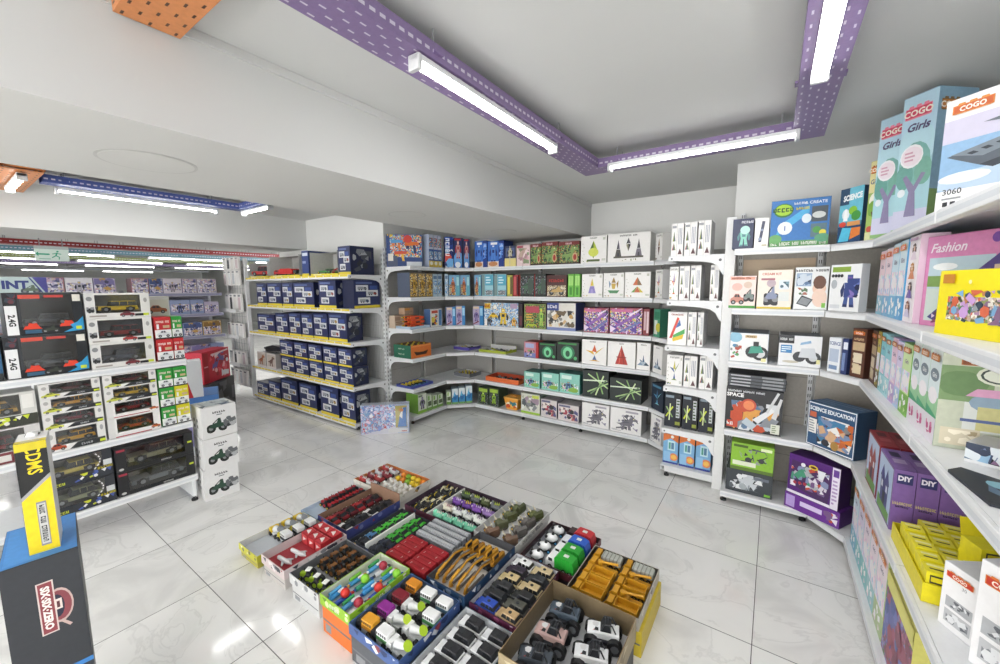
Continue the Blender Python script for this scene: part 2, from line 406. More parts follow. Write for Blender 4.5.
# flush round caps in the soffits
for i, (x, y, rr, lb) in enumerate(((-2.26, .62, .17, 'large round flush cap in the soffit above the car boxes'), (-2.32, 2.15, .14, 'round flush cap in the soffit before the blaster shelves'),
                                    (-2.25, 3.35, .13, 'round flush cap in the soffit over the dinosaur boxes'))):
    mb = MB(); mb.cyl((x, y, 2.1085), (x, y, 2.1095), rr, '#bdbdba', 40); mb.cyl((x, y, 2.1075), (x, y, 2.1095), rr - .012, 'm:soffit', 40)
    tag(mb.build('soffit_cap'), lb, 'ceiling cap', 'round caps in the soffit')
mb = MB(); mb.cyl((-5.8, 1.1, 2.0825), (-5.8, 1.1, 2.0845), .15, '#c2c2bf', 32)
tag(mb.build('soffit_cap'), 'round flush cap in the far beam above the toy hall', 'ceiling cap', 'round caps in the soffit')

# ================================================================ CABLE TRAYS AND TUBES
def tray_run(parent, a, b, w, z, c, h=.055, slot='#cdc6d6', name='tray_section'):
    """perforated channel from a to b (x,y), bottom at z"""
    a, b = Vector((a[0], a[1], 0)), Vector((b[0], b[1], 0)); L = (b - a).length; ang = math.atan2((b - a).y, (b - a).x)
    mb = MB()
    mb.box(0, -w / 2, 0, L, w / 2, .003, c)
    for s_ in (-1, 1):
        y = s_ * w / 2; mb.box(0, min(y, y - s_ * .003), .003, L, max(y, y - s_ * .003), h, c)
        mb.box(0, min(y, y - s_ * .015), h, L, max(y, y - s_ * .015), h + .003, c)
    D = Draw(mb, (0, w / 2, 0), (L, 0, 0), (0, -w, 0), (0, 0, -1)); n = int(L / .075)
    for i in range(n):
        for j, v in enumerate((.1, .3, .5, .7, .9)):
            u = (i + (.5 if j % 2 else 0) + .25) / n
            if u < .98:
                D.rect(u - .011 / L, v - .022, u + .011 / L, v + .022, slot); D.k[0] = 1
    for s_ in (-1, 1):
        D = Draw(mb, (0 if s_ < 0 else L, s_ * w / 2, 0), (-s_ * L, 0, 0), (0, 0, h), (0, s_, 0))
        for i in range(n * 2):
            u = (i + .5) / n / 2; D.rect(u - .011 / L, .38, u + .011 / L, .58, slot); D.k[0] = 1
    for i in range(max(1, int(L / 1.0)) + 1):
        x = min(L - .05, .12 + i * 1.0)
        for s_ in (-1, 1): mb.cyl((x, s_ * (w / 2 - .02), .003), (x, s_ * (w / 2 - .02), 2.474 - z if z < 2.5 else 2.619 - z), .004, '#9b9da0', 6)
        mb.box(x - .02, -w / 2 - .012, .02, x + .02, w / 2 + .012, .03, c)
    o = mb.build(name, parent, (a.x, a.y, z), ang)
    return o
def tube(a, b, z, label, grp='tube lights', w=.05):
    a, b = Vector((a[0], a[1], 0)), Vector((b[0], b[1], 0)); L = (b - a).length; ang = math.atan2((b - a).y, (b - a).x)
    t = thing('tube_light', label, 'ceiling light', (a.x, a.y, z), ang, grp)
    mb = MB(); mb.box(0, -w / 2, .028, L, w / 2, .05, '#e4e6e8', .003); mb.build('housing', t)
    mb = MB(); mb.loft([[(x, w / 2 * math.cos(PI + PI * i / 8), .028 + .009 * math.sin(PI + PI * i / 8)) for i in range(9)] for x in (.02, L - .02)], 'm:tube', True, True); mb.build('diffuser', t)
    for x in (0, L - .02):
        mb = MB(); mb.box(x, -w / 2 - .002, .0, x + .02, w / 2 + .002, .05, '#d3d5d6', .004); mb.build('end_cap', t)
    return t
PUR = '#84709a'
t = thing('cable_tray', 'purple perforated cable tray running in a U under the main ceiling', 'cable tray', (0, 0, 0))
tray_run(t, (-1.105, -3.0), (-1.105, 2.83), .15, 2.36, PUR); tray_run(t, (-1.03, 2.755), (.03, 2.755), .15, 2.3602, PUR); tray_run(t, (.1, -3.0), (.1, 2.83), .14, 2.36, PUR)
ZT = 2.305
tube((-1.06, 1.03), (-1.07, 2.1), ZT, 'tube light under the purple tray beside the white beam')
tube((-.94, 2.63), (.06, 2.63), ZT, 'tube light under the purple tray across the back of the room')
tube((.09, .8), (.09, 1.96), ZT, 'tube light under the purple tray by the tall blue cartons')
for k, y in enumerate((-1.5, -2.9)):  # unseen tubes on the near end of the trays, added as fill light
    tube((-1.13, y), (-1.13, y + 1.16), ZT, 'tube light under the purple tray beside the white beam, %s behind the viewer' % ORD[k])
    tube((.09, y), (.09, y + 1.16), ZT, 'tube light under the purple tray on the carton side, %s behind the viewer' % ORD[k])
t = thing('cable_tray', 'orange perforated cable tray passing into the top of the white beam', 'cable tray')
tray_run(t, (-1.733, .51), (-1.19, .51), .17, 2.418, '#d98d55', .04, '#5b3a24')
t = thing('cable_tray', 'orange perforated cable tray in the side bay with a lamp on it', 'cable tray')
tray_run(t, (-5.3, .49), (-4.3, .49), .2, 2.38, '#d98d55', .05, '#6d452b')
tube((-5.0, .49), (-4.36, .49), 2.32, 'short tube light on the orange tray in the side bay')
t = thing('cable_tray', 'blue perforated cable tray in the side bay turning at its far end', 'cable tray')
BLU = '#43559a'
tray_run(t, (-4.7, .62), (-4.7, 2.09), .13, 2.38, BLU); tray_run(t, (-4.63, 2.03), (-4.0, 2.03), .12, 2.3802, BLU)
tube((-4.8, .7), (-4.8, 1.84), 2.325, 'tube light under the blue tray above the car boxes')
tube((-4.7, 2.04), (-4.12, 2.04), 2.325, 'short tube light across the end of the blue tray')
tube((-3.6, -1.9), (-3.6, -.7), 2.325, 'tube light in the side bay behind the viewer')  # out of view, added to brighten the side bay
# hall beyond the far beam
for i, (x, c, nm) in enumerate(((-7.3, '#862226', 'red'), (-8.6, '#5f8796', 'teal'), (-10.6, '#7d8a4c', 'olive'), (-13, '#6d5f8c', 'violet'), (-17.5, '#8d9196', 'grey'))):
    zt = 2.085 + .012 * i
    t = thing('cable_tray', nm + ' cable tray crossing the hall beyond the far beam', 'cable tray')
    tray_run(t, (x, -2.5), (x, 6.2), .2, zt, c)
    for k in range(0 if i == 0 else 5 if i < 4 else 4):
        y = -1.6 + 1.65 * k + (.5 if i % 2 else 0)
        tube((x + .05, y), (x + .05, y + 1.25), zt - .056, 'tube light, %s along the %s tray in the hall' % (ORD[k], nm), 'tube lights in the hall', .07)

# ================================================================ SHELVING
def upright(par, x, y, z1, w=.03, d=.05, face=-1, c=SHELF):
    mb = MB(); mb.box(x - w / 2, y, 0, x + w / 2, y + d, z1, c, .002)
    n = int(z1 / .05)
    D = Draw(mb, (x - w / 2, y, 0), (w, 0, 0), (0, 0, z1), (0, -1, 0))
    for i in range(n):
        for u in (.22, .62): D.rect(u, (i + .25) / n, u + .17, (i + .75) / n, '#55585a'); D.k[0] = 1
    for s_ in (-1, 1):
        D = Draw(mb, (x + s_ * w / 2, y + (0 if s_ > 0 else d), 0), (0, s_ * d, 0), (0, 0, z1), (s_, 0, 0))
        for i in range(n): D.rect(.4, (i + .25) / n, .6, (i + .75) / n, '#6a6d70'); D.k[0] = 1
    return mb.build('upright', par)
def bracket(par, x, z, dep, c=SHELF, t=.004):
    mb = MB(); pts = [(0, z - .004), (0, z - .036), (dep * .62, z - .05), (dep * .8, z - .062), (dep * .9, z - .09), (dep * .95, z - .13), (dep * .985, z - .15), (dep, z - .15), (dep, z - .004)]
    vs0 = [(x - t / 2, a, b) for a, b in pts]; vs1 = [(x + t / 2, a, b) for a, b in pts]
    mb.loft([vs0, vs1], c)
    D = Draw(mb, (x + t / 2, 0, z - .15), (0, dep, 0), (0, 0, .15), (1, 0, 0)); D.circ(.93, .72, .07, '#6a6d70', 8); D.circ(.06, .85, .05, '#7a7d80', 8)
    D = Draw(mb, (x - t / 2, dep, z - .15), (0, -dep, 0), (0, 0, .15), (-1, 0, 0)); D.circ(.07, .72, .07, '#6a6d70', 8)
    return mb.build('bracket', par)
def shelf_unit(label, loc, rot, L, dep, levels, top, cat='shelving', panel=PANEL, strip=None, ends=(1, 1), ups=(1, 1), base_h=None, group=None, legs=True, ribs=False):
    u = thing('shelving_bay', label, cat, loc, rot, group)
    for x, f in ((.015, ups[0]), (L - .015, ups[1])):
        if f: upright(u, x, dep, top)
    if panel:
        mb = MB(); mb.box(.03, dep + .012, .08, L - .03, dep + .028, top - .12, panel)
        n = 7
        for i in range(1, n): mb.box(.03, dep + .0105, top * i / n, L - .03, dep + .0125, top * i / n + .004, '#8f8b84')
        if ribs:
            for i in range(int(L / .03)): mb.box(.04 + i * .03, dep + .006, .1, .052 + i * .03, dep + .013, top - .14, '#c9cacb')
        mb.build('back_panel', u)
    for i, z in enumerate(levels):
        last = i == len(levels) - 1
        mb = MB(); mb.box(.001, .012, z - .012, L - .001, dep, z, SHELF, .001)
        mb.box(.001, 0, z - .042, L - .001, .012, z, SHELF, .003)
        mb.box(.001, .012, z - .042, L - .001, .03, z - .038, SHELF)
        s = mb.build('shelf' if not last else 'base_shelf', u)
        mb = MB(); D = Draw(mb, (0, 0, z - .042), (L, 0, 0), (0, 0, .042), (0, -1, 0))
        if strip: [D.rect(q / 6 + .004, .5, q / 6 + .155, .98, strip) for q in range(6)]
        else: D.rect(.01, .3, .99, .7, '#d5d9de')
        mb.build('price_rail', s)
        if not last:
            for x, f in ((.004, ends[0]), (L - .004, ends[1])):
                if f: bracket(s, x, z, dep)
    if legs:
        for x, f in ((.02, ends[0] or ups[0]), (L - .02, ends[1] or ups[1])):
            if not f: continue
            mb = MB(); mb.box(x - .012, .03, .035, x + .012, dep, levels[-1] - .012, SHELF, .002); mb.build('base_leg', u)
            mb = MB(); mb.cyl((x, .05, .0), (x, .05, .014), .02, '#1d1d1f', 10); mb.cyl((x, .05, .014), (x, .05, .036), .01, '#2a2a2c', 8); mb.build('foot', u)
    return u
BL = [1.795, 1.45, 1.09, .755, .405, .09]
AL = [1.81, 1.41, 1.04, .55, .09]
BU = [1.70, 1.335, .97, .48, .07]
GL = [1.07, .61, .21]
GP = '#a9a8a4'
shelf_unit('white shelving bay ending by the wrapped box, blasters on top', (-3.30, 3.07, 0), PI / 2, .55, .40, BL, 2.02, panel=GP, ends=(1, 0), ups=(1, 0))
for i, (x0, x1, nm) in enumerate(((-3.05, -2.345, 'with the bright blue hero cartons'), (-2.345, -1.62, 'with the dinosaur boxes on top'), (-1.62, -.93, 'with the white crystal boxes'))):
    shelf_unit('white back wall shelving bay ' + nm, (x0, 3.87, 0), 0, x1 - x0 - .001, .42, BL, 2.10, panel=GP, ends=(0, 0), ups=(0, 1) if i < 2 else (0, 0))
def corner_unit(label, poly, front_, levels, panels, top=2.0, panel=GP):
    u = thing('corner_shelving', label, 'shelving')
    a, b = Vector(front_[0]), Vector(front_[1])
    for i, z in enumerate(levels):
        mb = MB(); mb.slab(poly, z - .012, z, SHELF)
        d = (b - a); n = Vector((d.y, -d.x)).normalized() * -.012
        mb.slab([tuple(a), tuple(b), tuple(b + n), tuple(a + n)], z - .042, z - .0005, SHELF)
        mb.build('shelf' if i < len(levels) - 1 else 'base_shelf', u)
    for (p, q) in panels:
        p, q = Vector(p), Vector(q); d = (q - p).normalized(); n = Vector((-d.y, d.x)) * .015
        mb = MB(); mb.slab([tuple(p), tuple(q), tuple(q + n), tuple(p + n)], .08, top - .1, panel)
        for i in range(1, 7): 
            n2 = n * -.08
            mb.slab([tuple(p), tuple(q), tuple(q + n2), tuple(p + n2)], top * i / 7, top * i / 7 + .004, '#8f8b84')
        mb.build('back_panel', u)
    return u
corner_unit('white inner corner shelving between the blaster bay and the back wall', [(-3.30, 3.625), (-3.055, 3.87), (-3.055, 4.29), (-3.70, 4.29), (-3.70, 3.625)], ((-3.30, 3.625), (-3.055, 3.87)), BL, (((-3.69, 4.29), (-3.69, 3.63)), ((-3.06, 4.28), (-3.68, 4.28))))
corner_unit('white corner shelving between the back wall and the white end rack', [(-.925, 3.87), (-.70, 3.70), (-.31, 3.70), (-.31, 4.29), (-.925, 4.29)], ((-.925, 3.87), (-.70, 3.70)), BL, (((-.32, 4.27), (-.92, 4.27)),))
u = shelf_unit('white end rack of magnetic sets beside the tall white post', (-.70, 3.695, 0), -PI / 2, .335, .385, BL, 1.9, panel=None, ends=(0, 1), ups=(0, 0))
mb = MB(); mb.box(-.313, 3.345, 0, -.245, 3.405, 2.05, WHITE, .003); mb.box(-.309, 3.406, 0, -.296, 3.69, 1.9, WHITE); 
post = tag(mb.build('shelf_post'), 'tall plain white post between the end rack and the alcove', 'post')
u = shelf_unit('white alcove shelving bay of science kits beside the white post', (-.24, 3.155, 0), 0, .505, .40, AL, 2.10, ends=(0, 0), ups=(1, 1))
mb = MB(); mb.box(.035, .395, 1.43, .465, .405, 1.755, '#d9c2a4', .002); mb.build('beige_board', u)
corner_unit('white alcove corner shelving under the science carton', [(.267, 3.155), (.425, 2.96), (.875, 2.96), (.875, 3.56), (.267, 3.56)], ((.267, 3.155), (.425, 2.96)), AL, (((.87, 3.55), (.28, 3.55)), ((.87, 2.97), (.87, 3.54))), panel=PANEL)
shelf_unit('white long shelving bay with tall blue cartons, next to the alcove corner', (.425, 2.955, 0), -PI / 2, 1.02, .42, AL, 2.06, ends=(0, 0), ups=(0, 0))
shelf_unit('white long shelving bay running on towards the viewer', (.425, 1.93, 0), -PI / 2, 1.02, .42, AL, 2.06, ends=(0, 0), ups=(1, 1))
YS = '#e8d43a'
for i, (x0, x1, nm) in enumerate(((-6.0, -5.47, 'by the stationery rack'), (-5.47, -4.59, 'in the middle of its rack'), (-4.59, -3.69, 'by the blaster bay'))):
    shelf_unit('white shelving bay of navy truck boxes, ' + nm, (x0, 2.57, 0), 0, x1 - x0 - .001, .45, BU, 1.95, panel='#c3c4c3', strip=YS, ends=(0, 1) if i == 2 else (0, 0), ups=(1, 1) if i == 2 else (1, 0), ribs=i == 2)
u = shelf_unit('low white gondola full of boxed toy cars', (-3.42, -.15, 0), PI / 2, 1.19, .42, GL, 1.5, panel=None, ends=(1, 1), ups=(1, 1))
# ================================================================ PRINTED PICTURES
for k, cols, sc in (('toys', ['#2f5fb0', '#e2c23c', '#d8493a', '#e9e6e0', '#4aa3c9', '#27345e', '#f08a3a', '#7cc3e0'], 60),
                    ('gold', ['#b98b34', '#6b4a22', '#e6c768', '#3d5878', '#f0e3b8', '#8c8f96', '#d8a83e'], 70),
                    ('sky', ['#7fb4dc', '#b8d8ee', '#4d82bd', '#e8f1f7', '#93a9c4', '#d6c19a'], 55),
                    ('jungle', ['#3e6b34', '#79a04a', '#274426', '#b5a05a', '#8a3b2c', '#4f7f58', '#2b2a20'], 70),
                    ('dark', ['#23272c', '#3b4147', '#1a1c1f', '#5d646b', '#2f4a44', '#8a8f92', '#442f2c'], 60),
                    ('war', ['#c9b48c', '#e9e2d2', '#7d6a4a', '#a8a295', '#d8c7a0', '#5c554a'], 80),
                    ('purple', ['#8d5da8', '#c9a4d6', '#3f2f66', '#e3d2e6', '#58a9a0', '#e8d060', '#6a3f8c', '#b24f8a'], 60),
                    ('pastel', ['#f0cfe0', '#cfe3f3', '#e9e6f5', '#d6efe2', '#f8e6ea', '#b9cfe9', '#e3c2e0'], 45),
                    ('plaza', ['#cbb59c', '#8fa05c', '#d86f4a', '#e3d9cf', '#6f8ea8', '#b78fb0', '#f2efe4', '#5a5f4a'], 70),
                    ('grey', ['#8f9398', '#b9bcc0', '#5f646a', '#d5d7da', '#787c84', '#43474d'], 75),
                    ('green', ['#6cb43c', '#c8e08a', '#2f6b2a', '#eef3dc', '#94cf52', '#4a4f52'], 60),
                    ('aqua', ['#6cc6b8', '#b6e6da', '#3a9c8e', '#e8f6f0', '#7fae5a', '#d8a9c0'], 55),
                    ('moto', ['#2a2d33', '#4c525c', '#15171a', '#8b1f1f', '#6a6f78', '#c9302a'], 45),
                    ('hall', ['#b9b4cc', '#8d86a8', '#d9d6e2', '#6a6a96', '#c9a9b4', '#e6e4ea', '#4c4e70', '#c9bfa0'], 60),
                    ('flowers', ['#8a4f6e', '#b06a86', '#6f6fae', '#4f7f4a', '#a0596a', '#8f90c4', '#774058'], 40),
                    ('space', ['#10141c', '#27344d', '#3f6fae', '#8fb4d0', '#d6dde2', '#1a1f2b', '#56718c'], 22),
                    ('foil', ['#9fb2dc', '#c9d4f0', '#7d8fc9', '#e6d9ee', '#b79ac9', '#86b4e0', '#5f86c9', '#d6e6f6', '#c96a7a'], 50)):
    mosaic(k, cols, sc * (1.0 if k in ('hall', 'space', 'pastel') else 1.6))
WB = '#f1f0ee'; BLK = '#1c1d20'; NV = '#25305a'
K = {}
def kind(n, name, desc, cat, dep, frt, side, top, art, **kw): K[n] = (name, desc, cat, dep, frt, side, top, art, kw)
def a_tall(d):
    d.rect(0, .55, 1, 1, '#cfd6e4').rect(.1, .62, .9, .9, 'm:toys').rect(0, .2, 1, .55, '#3a5fa8').rect(.1, .24, .9, .5, 'm:sky').rect(0, 0, 1, .2, '#e6c84a').ell(.5, .12, .34, .06, '#f4efe0')
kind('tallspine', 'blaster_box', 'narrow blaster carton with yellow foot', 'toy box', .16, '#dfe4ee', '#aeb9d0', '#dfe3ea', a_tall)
def a_bsp(d):
    d.rect(0, 0, 1, .28, '#e3e6ee').rect(.55, .28, 1, 1, '#1f3f96'); d.splat(10, ['#6fb0e6', '#f0f0f0', '#e85a4a', '#1b2d6e'], 3, .09); d.text('ROBOT', .3, .66, .14, '#f4f6fa', vert=True)
kind('bluespine', 'robot_toy_box', 'narrow bright blue robot carton', 'toy box', .1, '#2c62c4', '#1f3f96', '#3767bd', a_bsp)
def a_fig(d):
    d.rect(0, 0, 1, .42, '#3f7fd0').ell(.5, .3, .5, .24, '#6aa8e4').rect(.84, 0, 1, 1, '#141f49'); s = d.sub(.1, .3, .8, .92); s.robot('#d8a39c', '#b5303a', '#f3e6d8'); d.ell(.4, .1, .3, .1, '#eef2f6'); d.rect(.1, .92, .75, .98, '#c93a3a')
kind('figbox', 'robot_toy_box', 'navy robot carton with a pink figure', 'toy box', .12, '#26336b', '#1b2653', '#26336b', a_fig)
def a_hero(d):
    d.rect(0, 0, 1, .22, '#e7d9cc'); 
    d.sub(.08, .2, .62, .9).robot('#4f86d8', '#1c2f78', '#dfe6f2'); d.rect(.68, 0, 1, 1, '#1b3a8c'); d.sub(.7, .3, .98, .9).splat(9, ['#5a8fe0', '#a9c6f0', '#10205a'], 4, .12); d.ell(.34, .12, .28, .09, '#c98a5a'); d.rect(.2, .86, .6, .95, '#eef1f5')
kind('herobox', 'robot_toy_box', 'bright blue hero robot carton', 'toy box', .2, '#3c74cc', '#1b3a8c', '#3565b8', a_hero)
def a_yp(d):
    d.rect(0, .4, 1, 1, '#2a3358').rect(0, 0, 1, .36, '#e6d98e').rect(.12, .48, .88, .9, '#54628f'); d.sub(.2, .45, .8, .9).robot('#cfc9a2'); d.rect(.45, 0, .5, 1, '#c9c5b4')
kind('yellowpaper', 'figure_box', 'navy and pale yellow figure carton', 'toy box', .15, '#d9cf9a', '#c9c19a', '#ded9c0', a_yp)
def a_pb(d):
    d.sub(.06, .1, .94, .85).splat(26, ['#d9a9b4', '#b58f94', '#f0dcdc', '#8a9a74', '#c9b0a0'], 5, .14); d.rect(.04, .86, .5, .96, '#b04a5a'); d.rect(.47, 0, .5, 1, '#b0808c')
kind('pinkbot', 'dinosaur_figure_box', 'pale pink monster figure carton', 'toy box', .2, '#e6cfd0', '#d2aab0', '#dcc0c4', a_pb)
def a_dset(d):
    d.rect(0, 0, 1, .84, 'm:jungle'); d.sub(.12, .1, .95, .8).dino('#7fa05a'); d.rect(0, .84, 1, 1, '#7a2a2c'); d.text('DINO', .5, .91, .09, '#f0c9d0'); d.ell(.8, .3, .13, .2, '#c9a97a'); d.ell(.8, .3, .08, .13, '#a8362e'); d.rect(0, 0, 1, .07, '#3a2420')
kind('dinoset', 'dinosaur_set_box', 'dark jungle dinosaur carton', 'toy box', .25, '#3a3a28', '#5e2526', '#4a2a26', a_dset)
def crys(cols, var, t='MAGNET', extra=None):
    def f(d):
        d.sub(.2, .14, .8, .84).crystal(cols, var); d.text(t, .5, .92, .055, '#7b7c78')
        for i in range(5): d.circ(.08 + (i % 2) * .05, .2 + i * .13, .018, '#b9bcae', 6)
        d.sub(.82, .08, .97, .16).bars(2, '#a9b59a', 2); d.rect(.86, .84, .95, .93, '#c5c8bb'); d.sub(.05, .04, .3, .1).splat(6, cols, 3, .3)
        if extra: extra(d)
    return f
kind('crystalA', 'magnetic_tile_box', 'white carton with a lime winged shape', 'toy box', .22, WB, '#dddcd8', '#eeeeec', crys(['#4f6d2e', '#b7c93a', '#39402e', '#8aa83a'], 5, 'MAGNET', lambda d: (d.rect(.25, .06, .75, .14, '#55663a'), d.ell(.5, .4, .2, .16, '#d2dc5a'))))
kind('crystalB', 'magnetic_tile_box', 'wide white carton with three dark towers', 'toy box', .22, WB, '#dddcd8', '#eeeeec', lambda d: (d.sub(.12, .12, .4, .8).crystal(['#3b3a44', '#6a6478', '#55524e'], 2), d.sub(.38, .35, .62, .85).crystal(['#2f2e38', '#5d5a66', '#8d8a70'], 5), d.sub(.6, .12, .88, .8).crystal(['#4a4854', '#3a3838', '#77717e'], 2), d.rect(.15, .14, .85, .2, '#57544a'), d.text('MAGNETIC SET', .5, .92, .06, '#6d6d6a'), d.sub(.3, .04, .7, .1).splat(8, ['#5a6a4a', '#9aa07a'], 2, .3)))
kind('crystalC', 'magnetic_tile_box', 'white carton with a brown diamond shape', 'toy box', .12, WB, '#dddcd8', '#eeeeec', crys(['#7a4a2c', '#b08a5a', '#4a2c1e'], 5))
kind('crystalD', 'magnetic_tile_box', 'white carton with a yellow peaked tower', 'toy box', .2, WB, '#dddcd8', '#eeeeec', crys(['#e6b83a', '#d8d04a', '#8f86c9', '#a9a0d8'], 2))
kind('crystalE', 'magnetic_tile_box', 'white carton with an ochre kite figure', 'toy box', .2, WB, '#dddcd8', '#eeeeec', crys(['#9a7a2e', '#c9a84a', '#4a8a5a', '#6f8fae'], 1))
kind('crystalF', 'magnetic_tile_box', 'white carton with an orange green pyramid', 'toy box', .2, WB, '#dddcd8', '#eeeeec', crys(['#c9683a', '#8a6a4a', '#6f9a4a', '#d8c84a'], 0))
def a_msp(col):
    def f(d):
        d.rect(.44, 0, .47, 1, '#b9bab8'); d.sub(.03, .12, .42, .8).crystal(col, 0); s = d.sub(.54, .3, .94, .92)
        for i in range(3): s.rect(.1 + i * .3, .1, .22 + i * .3, .9, '#8c92a8')
        d.poly([(.56, .06), (.92, .06), (.74, .24)], '#6a4a4e'); d.rect(.05, .86, .4, .93, '#a4a8ae')
    return f
kind('magspine', 'magnetic_tile_box', 'white magnetic set carton showing its spine', 'toy box', .22, WB, '#d5d6d8', '#f0f0ee', a_msp(['#8a9a4a', '#5a6a7a', '#b0603a']))
kind('magrainbow', 'magnetic_tile_box', 'white carton with rainbow cat shapes', 'toy box', .14, WB, '#d8d8d8', '#eeeeec', crys(['#d8743a', '#e3b83a', '#8a5aa8', '#5aa86a'], 3))
kind('rainbowshape', 'magnetic_tile_box', 'white carton with a tilted rainbow block', 'toy box', .2, WB, '#d8d8d8', '#eeeeec', lambda d: (d.poly([(.1, .2), (.5, .85), (.6, .8), (.25, .2)], '#d8493a'), d.poly([(.3, .3), (.9, .5), (.9, .36), (.3, .18)], '#4fae5a'), d.poly([(.25, .2), (.85, .34), (.8, .2), (.3, .1)], '#e6c83a'), d.poly([(.4, .5), (.62, .78), (.7, .6)], '#3f6fb0'), d.text('MAGNETIC', .5, .92, .05, '#9a3a3a')))
kind('magstar', 'magnetic_tile_box', 'white carton with a blue star figure', 'toy box', .2, WB, '#d8d8d8', '#eeeeec', crys(['#3f5f9a', '#7d9a4a', '#c9c04a'], 3))
kind('shapebird', 'magnetic_tile_box', 'white carton with an orange and yellow bird', 'toy box', .22, WB, '#dddcd8', '#eeeeec', lambda d: (d.sub(.15, .1, .9, .82).crystal(['#e3b43a', '#e0c24a', '#d8602e', '#4a6a9a', '#d8a43a'], 3), d.text('PARROT', .45, .92, .05, '#8a8a88')))
kind('shapecone', 'magnetic_tile_box', 'white carton with a red cone', 'toy box', .22, WB, '#dddcd8', '#eeeeec', lambda d: (d.poly([(.5, .85), (.28, .12), (.74, .12)], '#b5332a'), d.line(.5, .85, .42, .12, .02, '#e0705a'), d.line(.5, .85, .6, .12, .02, '#7a1f1a'), d.rect(.33, .38, .68, .42, '#8a241e'), d.text('CONE', .5, .92, .05, '#8a8a88')))
kind('shapewhale', 'magnetic_tile_box', 'white carton with a grey blue whale', 'toy box', .16, WB, '#dddcd8', '#eeeeec', lambda d: (d.sub(.05, .1, .95, .75).crystal(['#4f6a86', '#7f97b0', '#35495e', '#a9bac9'], 4), d.text('WHALE', .5, .92, .05, '#8a8a88')))
def a_gold(d): d.rect(.04, .05, .96, .95, 'm:gold'); d.sub(.25, .1, .85, .9).robot('#d6a93e', '#5a4326', '#f0e0a8')
kind('goldbot', 'robot_toy_box', 'gold transforming robot carton', 'toy box', .2, '#8f7a4a', '#5a6478', '#a89a78', a_gold)
kind('paleblue', 'building_set_box', 'slim pale blue building set', 'toy box', .14, '#bcd0dc', '#9cb4c4', '#c9d6de', lambda d: (d.rect(.1, .1, .9, .7, 'm:sky'), d.rect(.1, .78, .9, .92, '#6a86a8')))
kind('charbox', 'building_set_box', 'light blue carton with a small hero', 'toy box', .12, '#79acd2', '#3f6a92', '#8ab4d2', lambda d: (d.rect(.04, .04, .6, .55, 'm:gold'), d.sub(.15, .1, .6, .9).robot('#c96a3a', '#4a3a2e', '#e6d0a0'), d.rect(.66, .04, .96, .96, '#67aebf'), d.rect(.7, .5, .92, .9, '#a9d8dc')))
kind('skybox', 'building_set_box', 'turquoise building set carton', 'toy box', .2, '#8fc0cf', '#55636a', '#9fc4ce', lambda d: (d.rect(.3, .5, .96, .95, '#58aec9'), d.rect(.3, .3, .96, .46, '#9fd2dc'), d.rect(.02, .04, .26, .96, '#7f9a9a'), d.rect(.34, .06, .92, .26, 'm:grey'), d.sub(.36, .55, .92, .9).bars(3, '#cfeaf0', 3)))
kind('slimyellow', 'building_set_box', 'slim olive and yellow box', 'toy box', .18, '#b9b45a', '#6a6a3a', '#a9a45a', lambda d: d.rect(.1, .1, .5, .9, '#e3d85a').rect(.6, .1, .9, .9, '#5a4a3a'))
kind('slimred', 'building_set_box', 'slim dark red box', 'toy box', .18, '#9a2e34', '#571a22', '#8a2a30', lambda d: d.rect(.12, .08, .6, .92, '#c85a5a').rect(.7, .08, .9, .92, '#3a2a30'))
kind('darkdino', 'dinosaur_set_box', 'blackish green dinosaur carton', 'toy box', .22, '#27302c', '#202624', '#2f3a34', lambda d: (d.rect(0, .1, 1, .9, 'm:dark'), d.sub(.1, .1, .95, .85).dino('#4a6a54', '#2c3c34'), d.ell(.78, .45, .2, .34, '#43534a'), d.rect(0, 0, .04, 1, '#c93a34')))
kind('warbox', 'army_set_box', 'dark red and tan army carton', 'toy box', .25, '#4a1f1e', '#33201c', '#3c2420', lambda d: (d.rect(.04, .04, .96, .52, 'm:war'), d.text('WARRIOR', .5, .74, .13, '#c93a34', fit=.85), d.sub(.1, .08, .9, .5).buggy('#c9a86a')))
kind('greenslim', 'building_set_box', 'slim bright green box', 'toy box', .2, '#6fc04a', '#4f9a34', '#86cc62', lambda d: (d.rect(.12, .5, .88, .92, '#a9e07a'), d.rect(.3, .1, .7, .42, '#3f8a2e'), d.rect(.48, 0, .52, 1, '#4a9a34')))
kind('gamecard', 'board_game_box', 'white game box with coloured squares', 'game box', .16, '#e4e2da', '#4a6a9a', '#d8d8d2', lambda d: (d.sub(.1, .08, .6, .7).splat(18, ['#d8602e', '#6a9a4a', '#3f6fb0', '#e3c84a', '#333'], 6, .14), d.rect(.7, .05, .96, .95, '#5a86b8'), d.rect(.1, .76, .62, .92, '#c9503a')))
kind('purpletall', 'robot_toy_box', 'tall lilac robot carton with blue side', 'toy box', .12, '#b9aecb', '#3f86c0', '#8a86a8', lambda d: (d.rect(.66, 0, 1, 1, '#3f8ac9'), d.rect(.7, .5, .96, .9, '#9fd0ea'), d.sub(.08, .18, .6, .8).robot('#7f6fa8', '#4a3a6e', '#d8c0b0'), d.rect(.06, .85, .6, .95, '#e3d0a8'), d.line(.06, .05, .6, .2, .05, '#8a2f3a')))
